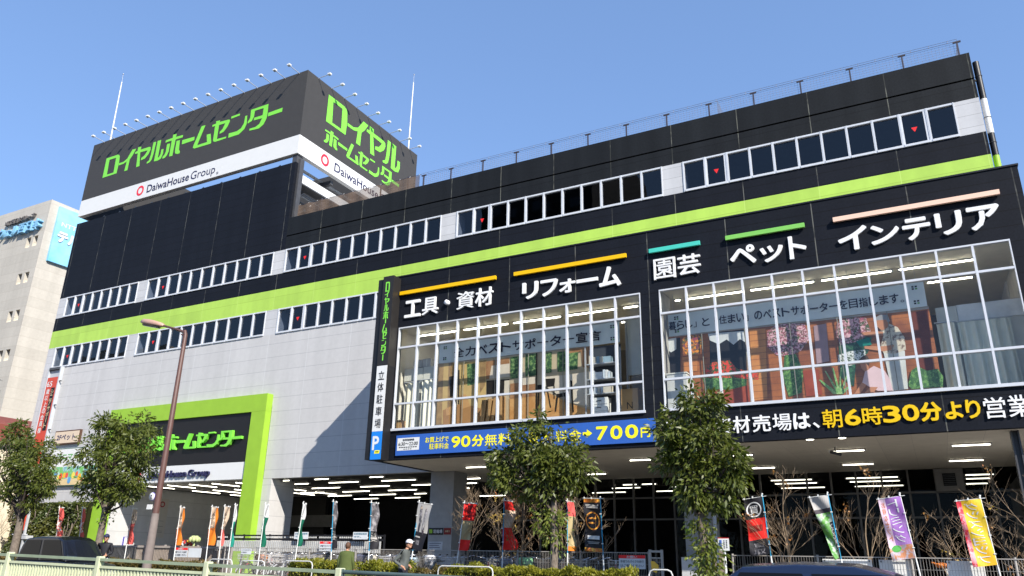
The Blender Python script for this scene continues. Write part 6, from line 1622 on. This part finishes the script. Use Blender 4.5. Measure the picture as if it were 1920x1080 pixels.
# ---------------------------------------------------------------- roadside railing in the foreground
RCR = mat('cream green rail paint', (.52, .55, .36), .5, .35, var=.08, vs=5); RTP = mat('rail cap', (.25, .30, .20), .5, .35, var=.12); RDK = mat('dark teal rail', (.06, .09, .09), .45, .4, var=.15)
def ztop(x): return 1.245 + (x + 15.5) * (-.0157)
t = thing('road_railing', 'cream green roadside railing of close upright slats with posts, in the foreground', 'railing', (-15, 9, .14))
RP = [-26.0 + 2.64 * k for k in range(8)]
sl = MB(); cap = MB()
for a, b in zip(RP[:-1], RP[1:]):
    za, zb = ztop(a), ztop(b)
    for (y0, y1, d0, d1, mm) in ((8.96, 9.05, .045, -.0, RTP), (8.975, 9.035, .16, .12, RCR), (8.975, 9.035, .92, .88, RCR)):
        vs = [(a + .05, y0, za - d0), (b - .05, y0, zb - d0), (b - .05, y1, zb - d0), (a + .05, y1, za - d0), (a + .05, y0, za - d1), (b - .05, y0, zb - d1), (b - .05, y1, zb - d1), (a + .05, y1, za - d1)]
        cap.add(vs, [(0, 3, 2, 1), (4, 5, 6, 7), (0, 1, 5, 4), (1, 2, 6, 5), (2, 3, 7, 6), (3, 0, 4, 7)], mm)
    n = 30
    for i in range(n):
        x = a + .08 + (b - a - .16) * (i + .5) / n; z = ztop(x)
        sl.box(x - .017, x + .017, 8.99, 9.02, z - .879, z - .161, RCR)
sl.build('slats', t); cap.build('rail', t)
for x in RP:
    z = ztop(x); m = MB(); m.box(x - .05, x + .05, 8.95, 9.06, .14, z + .03, RCR); m.build('post', t, bevel=.012)
t = thing('road_railing', 'dark teal roadside railing continuing right from the cream green one', 'railing', (-6, 9, .14))
m = MB(); RQ = [-7.5, -4.9, -2.3]
for a, b in zip(RQ[:-1], RQ[1:]):
    za, zb = ztop(a) - .02, ztop(b) - .16 * (b + 4.9) / 2.6 - .02 if b > -4.9 else ztop(b) - .02
    for d in (0, .3, .6): m.tube([(a + .06, 9.0, za - d), (b - .06, 9.0, zb - d)], .028, RDK, 8)
m.build('rail', t)
for x in RQ:
    m = MB(); z = ztop(x) - (.16 if x > -3 else 0); m.tube([(x, 9.0, .14), (x, 9.0, z + .02)], .045, RDK, 10); m.build('post', t)
m = MB(); FWL = mat('white flag print', (.75, .73, .78), .5, .3, var=.05); rr = random.Random(2)
for x in (-13.6, -13.3):
    t = thing('reflective_sticker', 'white reflective sheet tied to the inside of the cream railing, %s' % ('left' if x < -13.5 else 'right'), 'sticker', (x, 9.05, 1.0), 'white sheets tied to the railing')
    m = MB(); m.prism_xz([(x - .08, .98), (x + .02, .9), (x + .1, 1.05), (x, 1.1)], 9.06, 9.068, FWL); m.build('sheet', t); m = MB(); m.prism_xz([(x - .02, .99), (x + .02, .97), (x + .04, 1.03), (x, 1.05)], 9.052, 9.057, mat('violet print', (.25, .1, .6), .5, .3)); m.build('print', t)

# ---------------------------------------------------------------- cars
CGL = mat('car window', (.006, .007, .009), .12, .12, var=0); CGS = mat('car screen', (.03, .045, .06), .05, 1.0, var=0, coat=1.0); TYR = mat('tyre', (.02, .02, .02)); CHR = mat('chrome', (.6, .6, .62)); LMP = mat('car lamp', (.6, .6, .58), .12, .6, var=0); TAIL = mat('tail lamp', (.4, .02, .02), .2, .5, var=0)
def car(name, label, x, y, L, W, prof, belt, paint, roofline, heading=1, wheel_r=.29):
    """prof: lower side outline [(x, z)]; roofline: cabin outline; both along the car with nose at +x"""
    t = thing(name, label, 'car', (x, y, 0))
    def P(px, py, pz): return (x + heading * px, y + heading * py, pz)
    def loft(outl, half0, half1, z0, z1, mm, mb, crown=.0):
        n = len(outl)
        def hw(z): return half0 + (half1 - half0) * max(0, min(1, (z - z0) / max(1e-6, z1 - z0)))
        vs = []
        cols = (-1, -.8, -.35, 0, .35, .8, 1)
        for s in cols:
            for (px, pz) in outl:
                e = crown * (1 - s * s) if pz > z1 - .25 else 0
                vs.append(P(px, s * hw(pz), pz + e))
        fs = []
        m_ = len(cols)
        for c in range(m_ - 1):
            for i in range(n):
                j = (i + 1) % n
                fs.append((c * n + i, c * n + j, (c + 1) * n + j, (c + 1) * n + i))
        fs.append(tuple(range(n))[::-1]); fs.append(tuple(range((m_ - 1) * n, m_ * n)))
        mb.add(vs, fs, mm)
    m = MB(); zt = max(p[1] for p in prof)
    loft(prof, W / 2, W / 2 - .02, .2, zt, paint, m, .02)
    zr = max(p[1] for p in roofline)
    loft(roofline, W / 2 - .03, W / 2 - .17, belt, zr, paint, m, .045)
    o = m.build('body', t, bevel=.035)
    # windows: panels laid 6 mm proud of the cabin sides, screen and rear
    x0, x1 = roofline[0][0], roofline[-1][0]
    lo = belt + .03; hi = zr - .1
    def hw(z): return (W / 2 - .03) + (-.14) * (z - belt) / (zr - belt)
    def edge(z, front):
        pts = sorted([p for p in roofline], key=lambda p: p[0])
        pts = [p for p in roofline if (p[0] > (x0 + x1) / 2) == front]
        pts = sorted(pts, key=lambda p: p[1])
        for (a, b) in zip(pts[:-1], pts[1:]):
            if a[1] <= z <= b[1] and b[1] > a[1]: return a[0] + (b[0] - a[0]) * (z - a[1]) / (b[1] - a[1])
        return pts[0][0]
    for s in (-1, 1):
        ra, rb = edge(lo, False), edge(lo, True); ua, ub = edge(hi, False), edge(hi, True)
        for (k0, k1) in ((.04, .46), (.52, .96)):
            g = MB(); q = []
            for (k, z) in ((k0, lo), (k1, lo), (k1, hi), (k0, hi)):
                xx = (ra + (rb - ra) * k) if z == lo else (ua + (ub - ua) * k)
                q.append((xx, z))
            vs = [P(xx, s * (hw(z) + .012), z) for xx, z in q]
            g.add(vs, [(0, 1, 2, 3)] if s * heading < 0 else [(3, 2, 1, 0)], CGL); g.build('side_window', t)
        d = MB(); d.ball(P(rb - .05, s * (W / 2 + .09), lo + .06), .09, paint, 8, 6, (.6, 1, .8)); d.build('mirror', t)
    for front, nm in ((True, 'windscreen'), (False, 'rear_window')):
        g = MB(); a, b = edge(lo + .02, front), edge(hi, front); e = .012 if front else -.012
        vs = []
        for z, xx in ((lo + .02, a), (hi, b)):
            for k in (-.86, -.4, 0, .4, .86): vs.append(P(xx + e + (.03 * (1 - k * k) * (1 if front else -1)) * 0, k * hw(z), z + .0))
        g.add(vs, [(i, i + 1, i + 6, i + 5) for i in range(4)], CGS); g.build(nm, t)
    for px in (prof[0][0] + .68, prof[-1][0] - .68):
        for s in (-1, 1):
            w = MB(); c = P(px, s * (W / 2 - .1), wheel_r); w.lathe(c, [(wheel_r * .6, -.1), (wheel_r, -.09), (wheel_r, .09), (wheel_r * .6, .1), (.001, .07)], TYR, 20, 'y'); wo = w.build('wheel', t)
            w = MB(); w.lathe((c[0], c[1] + s * heading * .085, c[2]), [(.001, 0), (wheel_r * .62, 0)], CHR, 16, 'y'); w.build('hub_cap', wo)
    fx = max(p[0] for p in prof); bx = min(p[0] for p in prof)
    for s in (-1, 1):
        q = MB(); q.ball(P(fx - .06, s * (W / 2 - .22), .68), .13, LMP, 10, 7, (.5, 1.2, .8)); q.build('headlight', t)
        q = MB(); q.box(*sorted((P(bx - .01, 0, 0)[0], P(bx + .04, 0, 0)[0])), *sorted((P(0, s * (W / 2 - .24), 0)[1], P(0, s * (W / 2 - .08), 0)[1])), .75, 1.0, TAIL); q.build('tail_light', t)
    q = MB(); q.box(*sorted((P(fx + .003, 0, 0)[0], P(fx + .02, 0, 0)[0])), y - .165, y + .165, .42, .58, SWHITE); q.build('number_plate', t)
    return t
NAVYC = mat('black car paint', (.005, .006, .010), .25, .5, var=0, coat=.35)
car('parked_car', 'dark boxy small car on the road behind the left end of the cream railing', -25.75, 16.9, 3.4, 1.48,
    [(-1.7, .3), (-1.72, .8), (-1.68, 1.0), (.8, 1.0), (1.5, .92), (1.68, .8), (1.7, .3)], 1.0, NAVYC, [(-1.68, 1.0), (-1.62, 1.5), (-1.5, 1.69), (-.9, 1.75), (.2, 1.735), (.5, 1.63), (1.0, 1.0)])
BLUEC = mat('dark blue car paint', (.006, .012, .036), .25, .5, var=0, coat=.45)
car('passing_car', 'dark blue car whose roof shows at the bottom right edge', -1.15, 11.2, 4.5, 1.75,
    [(-2.25, .3), (-2.27, .66), (-2.1, .87), (1.0, .90), (1.9, .80), (2.22, .64), (2.25, .3)], .88, BLUEC, [(-1.45, .88), (-1.28, 1.16), (-1.12, 1.265), (-.45, 1.305), (.2, 1.29), (.62, 1.19), (1.35, .88)], 1, .31)

# ---------------------------------------------------------------- people
SKIN = mat('skin', (.42, .22, .14), .55, .3, var=.05); HAIR = mat('dark hair', (.03, .022, .018), .6, .3); SHOE = mat('shoe', (.03, .028, .028), .5, .3)
def person(label, loc, heading, top, trouser, arms, legs, hair=True, cap=None, coat=None, lean=0.0, head_turn=0.0, H=1.70):
    t = thing('person', label, 'person', loc, None)
    s_ = H / 1.70
    J = {'pel': (0, 0, .93), 'sp': (.01 + lean * .3, 0, 1.12), 'ch': (.02 + lean * .7, 0, 1.32), 'nk': (.03 + lean, 0, 1.46), 'hb': (.05 + lean * 1.1, 0, 1.53)}
    for sd, y in (('l', 1), ('r', -1)):
        J['sh' + sd] = (.01 + lean * .85, y * .185, 1.39)
        e, w = arms[sd]
        J['el' + sd] = e; J['wr' + sd] = w
        J['hp' + sd] = (0, y * .09, .88); k, a = legs[sd]
        J['kn' + sd] = k; J['an' + sd] = a; J['to' + sd] = (a[0] + .16, a[1] + y * .02, a[2] - .05)
    rad = {'pel': .145, 'sp': .135, 'ch': .155, 'nk': .065, 'hb': .06}
    for sd in 'lr': rad.update({'sh' + sd: .075, 'el' + sd: .055, 'wr' + sd: .036, 'hp' + sd: .105, 'kn' + sd: .068, 'an' + sd: .046, 'to' + sd: .035})
    E = [('pel', 'sp'), ('sp', 'ch'), ('ch', 'nk'), ('nk', 'hb')]
    for sd in 'lr': E += [('ch', 'sh' + sd), ('sh' + sd, 'el' + sd), ('el' + sd, 'wr' + sd), ('pel', 'hp' + sd), ('hp' + sd, 'kn' + sd), ('kn' + sd, 'an' + sd), ('an' + sd, 'to' + sd)]
    names = list(J); ix = {n: i for i, n in enumerate(names)}
    me = bpy.data.meshes.new('skeleton'); me.from_pydata([J[n] for n in names], [(ix[a], ix[b]) for a, b in E], [])
    o = bpy.data.objects.new('skeleton', me); COL.objects.link(o)
    o.modifiers.new('Skin', 'SKIN'); 
    for i, n in enumerate(names):
        sv = me.skin_vertices[0].data[i]; k = rad[n]; sv.radius = (k * (.78 if n in ('ch', 'sp', 'pel') else 1), k * (1.12 if n in ('ch', 'sp', 'pel') else 1)); sv.use_root = (n == 'pel')
    sb = o.modifiers.new('Subdivision', 'SUBSURF'); sb.levels = 2; sb.render_levels = 2
    dg = bpy.context.evaluated_depsgraph_get(); em = bpy.data.meshes.new_from_object(o.evaluated_get(dg))
    bpy.data.objects.remove(o)
    m = MB(); V = [v.co.copy() for v in em.vertices]
    wr = [Vector(J['wrl']), Vector(J['wrr'])]
    groups = {}
    for p in em.polygons:
        c = sum((V[i] for i in p.vertices), Vector()) / len(p.vertices)
        if c.z > 1.47 and abs(c.y) < .12: mm = SKIN
        elif min((c - q).length for q in wr) < .045: mm = SKIN
        elif c.z < .13: mm = SHOE
        elif c.z < .93 and min((c - Vector(J['wr' + q])).length for q in 'lr') > .1 and min((c - Vector(J['el' + q])).length for q in 'lr') > .12: mm = trouser
        else: mm = top
        groups.setdefault(mm, []).append(tuple(p.vertices))
    base = len(m.v); m.v.extend([tuple(v) for v in V])
    for mm, fs in groups.items():
        k = m.mi(mm)
        for f in fs: m.f.append(f); m.m.append(k); m.smooth.append(True)
    bpy.data.meshes.remove(em)
    hc = Vector((J['hb'][0] + .035, 0, 1.605))
    ct, st = math.cos(head_turn), math.sin(head_turn)
    def hp(x, y, z): return (hc.x + x * ct - y * st, hc.y + x * st + y * ct, hc.z + z)
    m.ball(hc, .098, SKIN, 14, 10, (1.0, .8, 1.2)); m.ball(hp(.06, 0, -.07), .05, SKIN, 10, 7, (.8, .8, .8))
    m.ball(hp(.103, 0, -.015), .02, SKIN, 8, 6, (.9, .6, 1.3))
    for y in (-.08, .08): m.ball(hp(-.005, y, -.01), .025, SKIN, 8, 6, (.7, .4, 1.2))
    for y in (-.033, .033): m.ball(hp(.086, y, .01), .011, HAIR, 6, 5)
    m.ball(hp(.092, 0, -.06), .02, mat('lips', (.35, .12, .1), .5, .3), 8, 5, (.4, 1.1, .3))
    for sd in 'lr':
        w = Vector(J['wr' + sd]); d = (w - Vector(J['el' + sd])).normalized(); side = d.cross(Vector((0, 0, 1)))
        if side.length < .1: side = Vector((1, 0, 0))
        side.normalize(); up = side.cross(d)
        pc = w + d * .05; m.tube([w - d * .01, w + d * .03, w + d * .085], [.03, .036, .034], SKIN, 8)
        for k in range(4):
            b = w + d * .08 + side * (.014 * (k - 1.5) * 1.3); l = (.062, .075, .07, .055)[k]
            m.tube([b, b + d * l * .5 - up * .008, b + d * l * .85 - up * .03], [.0095, .009, .006], SKIN, 5)
        b = w + d * .03 + side * .03; m.tube([b, b + side * .025 + d * .025, b + side * .03 + d * .055], [.011, .01, .007], SKIN, 5)
    body = m.build('body'); body.parent = t
    if hair:
        m = MB(); m.ball(hp(-.015, 0, .03), .108, HAIR if hair is True else hair, 14, 9, (1.0, .86, 1.08)); h = m
        vs = []
        for v in h.v:
            # cut the fringe back from the face
            lx = (v[0] - hc.x) * ct + (v[1] - hc.y) * st; lz = v[2] - hc.z
            if lx > .035 and lz < .05: v = (v[0] - (lx - .03) * ct, v[1] - (lx - .03) * st, v[2])
            vs.append(v)
        h.v = vs; q = h.build('hair'); q.parent = t
    if cap:
        m = MB(); m.ball(hp(-.005, 0, .06), .112, cap, 14, 9, (1.0, .88, .85)); m.v = [(v[0], v[1], max(v[2], hc.z + .045)) for v in m.v]
        m.tube([hp(.08, -.06, .05), hp(.17, 0, .04), hp(.08, .06, .05)], .014, cap, 5); q = m.build('cap'); q.parent = t
    if coat:
        m = MB(); n = 20; vs = []; fs = []
        for j, (z, rx, ry, dx) in enumerate(((1.475, .08, .10, .03), (1.42, .14, .215, .02), (1.3, .165, .235, .02), (1.1, .165, .23, .01), (.9, .185, .245, 0), (.7, .21, .265, -.01), (.52, .225, .28, -.02), (.5, .2, .25, -.02))):
            for i in range(n):
                a = 2 * PI * i / n; f_ = 1 + .05 * math.sin(5 * a) * max(0, (1.1 - z)) * 1.5
                vs.append((dx + lean * (z - .9) + rx * f_ * math.cos(a), ry * f_ * math.sin(a), z))
        for j in range(7):
            for i in range(n): fs.append((j * n + i, j * n + (i + 1) % n, (j + 1) * n + (i + 1) % n, (j + 1) * n + i))
        m.add(vs, [tuple(reversed(f)) for f in fs], coat, True); q = m.build('coat'); q.parent = t
    t.rotation_euler = (0, 0, heading); t.scale = (s_, s_, s_)
    return t
hang = {'l': ((-.02, .25, 1.12), (.06, .27, .88)), 'r': ((-.02, -.25, 1.12), (.06, -.27, .88))}
walk = {'l': ((.12, .09, .5), (.02, .09, .08)), 'r': ((.02, -.09, .48), (-.18, -.09, .1))}
OLIVE = mat('olive coat', (.075, .095, .03), .8, .15, var=.1, vs=8); GREYJ = mat('grey jacket', (.10, .11, .105), .75, .2, var=.12, vs=8); BLKJ = mat('black jacket', (.015, .015, .02), .6, .25, var=.1); DTR = mat('dark trousers', (.03, .03, .038), .8, .15, var=.1)
person('person in a long olive green coat with short brown hair seen from behind', (-15.45, 18.72, .15), 1.9, OLIVE, DTR, hang, walk, hair=mat('brown hair', (.09, .045, .025), .6, .3), coat=OLIVE, H=1.52)
person('person in a grey jacket and white cap walking right with bent elbow', (-13.42, 18.75, .15), .15, GREYJ, DTR, {'l': ((-.2, .27, 1.14), (.05, .24, 1.02)), 'r': ((-.16, -.27, 1.13), (.1, -.26, .98))}, walk, cap=mat('white cap', (.72, .70, .74), .6, .3, var=0), lean=.07, head_turn=-.5, H=1.60)
person('person in a black jacket and dark cap standing left of the portal', (-26.5, 18.75, .15), -.9, BLKJ, mat('brown trousers', (.08, .055, .04), .8, .15), {'l': ((.0, .25, 1.13), (.14, .1, 1.02)), 'r': ((.0, -.25, 1.13), (.14, -.1, 1.04))}, {'l': ((.03, .1, .5), (0, .1, .08)), 'r': ((.02, -.1, .5), (0, -.1, .08))}, cap=mat('dark blue cap', (.02, .025, .07), .6, .3), H=1.72)

# ---------------------------------------------------------------- neighbouring buildings
STUC = cladding('warm stucco', (.46, .43, .38), (.40, .36, .31), (.39, .355, .305), 0, 60, 0, .85, rough=.85, spec=.15, vw=.01, hw=.03, mott=.06, mscale=5, streak=.05, bumps=.25)
t = thing('office_building', 'tall beige stucco office building with small paired windows left of the store', 'building', (-70, 45, 0))
NX, NY, NZ = -63.9, 34.0, 30.1
m = MB(); m.box(-95, NX, NY + .6, 60, 0, NZ, STUC)
wins = []
for z in (26.4, 23.05, 19.7, 16.3, 12.9, 9.5):
    for x in (-65.95, -64.95): wins.append((x, z))
    for x in (-71.6, -70.6): wins.append((x, z))
zs = sorted({z for _, z in wins}); 
# front skin with deep window openings
cols = sorted({x for x, _ in wins}); ww, wh = .62, .95
prev = 0.0
for z in sorted(zs):
    m.box(-95, NX, NY, NY + .6, prev, z - wh / 2, STUC)
    xp = -95.0
    for x in cols:
        m.box(xp, x - ww / 2, NY, NY + .6, z - wh / 2, z + wh / 2, STUC); xp = x + ww / 2
    m.box(xp, NX, NY, NY + .6, z - wh / 2, z + wh / 2, STUC); prev = z + wh / 2
m.box(-95, NX, NY, NY + .6, prev, NZ, STUC)
m.build('wall', t)
SLP = mat('pale sill slope', (.62, .56, .44), .8, .15, var=.05)
for (x, z) in wins:
    g = MB(); g.quad((x - ww / 2, NY + .55, z - wh / 2), (x + ww / 2, NY + .55, z - wh / 2), (x + ww / 2, NY + .55, z + wh / 2), (x - ww / 2, NY + .55, z + wh / 2), mat('dim window', (.03, .03, .035), .2, .4)); o = g.build('window', t)
    g = MB(); g.add([(x - ww / 2 + .004, NY + .01, z - wh / 2 + .004), (x + ww / 2 - .004, NY + .01, z - wh / 2 + .004), (x + ww / 2 - .004, NY + .54, z + .1), (x - ww / 2 + .004, NY + .54, z + .1)], [(0, 1, 2, 3)], SLP); g.build('sill', o)
SKYB = mat('light blue letters', (.08, .38, .70), .4, .4)
t2 = thing('rooftop_lettering', 'dark and light blue company lettering high on the street side of the beige office building', 'sign', (-68, NY, 28))
m = MB(); word(m, 'NTT西日本グループ', (-69.9, -65.65, 28.62, 29.1), ('y', NY - .002), mat('grey letters', (.13, .12, .115), .5, .3), .02, .25); m.build('grey_lettering', t2)
m = MB(); word(m, 'テルウェル西日本', (-72.6, -64.3, 27.35, 28.35), ('y', NY - .002), mat('blue white letters', (.22, .46, .66), .35, .5), .03, .35); m.build('blue_lettering', t2)
t2 = thing('blue_wall_sign', 'light blue sign board with white lettering on the sunlit side of the beige office building', 'sign', (NX, 37, 24.6))
m = MB(); m.box(NX + .002, NX + .25, 34.7, 40.2, 24.62, 29.7, printmat('sky blue board', (.16, .46, .68), None, .25, base2=(.32, .58, .74))); m.build('board', t2)
m = MB(); X = ('x', NX + .255); word(m, 'NTT西日本', (35.15, 38.6, 27.95, 28.45), X, SWHITE, .02); word(m, 'テルウェル', (35.0, 40.0, 26.5, 27.55), X, SWHITE, .05, .06); m.build('lettering', t2)
t = thing('brown_house', 'low house with red brown metal upper wall and cream lower wall at left edge', 'building', (-48, 27, 0))
RB = cladding('red brown metal', (.16, .042, .03), (.13, .035, .025), (.22, .08, .06), 0, 40, 8.55, .55, rough=.5, spec=.4, vw=.01, hw=.02, mott=.08, mscale=3)
CRM = mat('cream render', (.62, .55, .42), .85, .15, var=.05)
hx = lambda x: x
m = MB(); m.prism_xz([(-58, 7.72), (-42.9 - 6.3, 7.42), (-49.35, 8.55), (-50.3, 9.12), (-58, 9.4)], 24.6, 32, RB); m.build('upper_wall', t)
m = MB(); m.box(-58, -49.6, 25.0, 31.8, 0, 7.4, CRM); m.build('lower_wall', t)
m = MB(); m.box(-58, -49.1, 24.4, 25.0, 7.3, 7.42, mat('dark gutter', (.05, .03, .03), .5, .3)); m.build('gutter', t)
m = MB(); m.box(-51.2, -50.8, 24.5, 24.6, 8.5, 8.75, FPL); m.build('vent', t)
t = thing('roof_aerial', 'thin television aerial on the red brown house', 'aerial', (-53.2, 27, 9.2))
m = MB(); m.tube([(-53.2, 27, 9.2), (-53.2, 27, 12.4)], .025, DGREY, 5); m.build('mast', t)
m = MB(); m.tube([(-54.1, 27, 11.6), (-51.6, 27, 11.6)], .015, DGREY, 4)
for k in range(7): m.tube([(-53.9 + .33 * k, 26.7, 11.6), (-53.9 + .33 * k, 27.3, 11.6)], .01, DGREY, 4)
m.build('boom', t)
t = thing('low_shed', 'low brown roofed shed with pale wall far left beyond the ivy', 'building', (-47, 23, 0))
m = MB(); m.box(-52, -47.9, 23.5, 26.5, .15, 2.6, mat('shed wall', (.38, .30, .22), .8, .2, var=.1)); m.build('wall', t); m = MB(); m.box(-52.2, -47.7, 23.3, 26.7, 2.61, 3.1, mat('shed roof', (.14, .08, .06), .7, .2, var=.1)); m.build('roof', t)
m = MB(); m.box(-51.5, -50.2, 23.45, 23.49, .15, 2.1, DGREY); m.build('door', t)
# buildings across the road, behind the viewpoint, that the glazing mirrors
for (nm, lab, x0, x1, y0, y1, h, c) in (('apartment_block', 'cream apartment block across the road, mirrored in the left car park windows', -150, -112, -46, -26, 34.2, (.58, .53, .45)), ('office_block', 'dark glass office block across the road, mirrored in the middle car park windows', -57, -37.5, -60, -40, 62, (.012, .012, .014))):
    t = thing(nm, lab, 'building', ((x0 + x1) / 2, (y0 + y1) / 2, 0))
    m = MB(); m.box(x0, x1, y0, y1, 0, h, mat(nm + ' wall', c, .7, .2, var=.06)); m.build('wall', t)
    for z in np.arange(3, h - 2, 6.2):
        g = MB()
        for x in np.arange(x0 + 1.5, x1 - 2, 3.4): g.box(x, x + 1.7, y1 + .01, y1 + .05, z, z + 1.6, mat('far window', (.03, .04, .05), .1, .5))
        g.build('window_row', t)
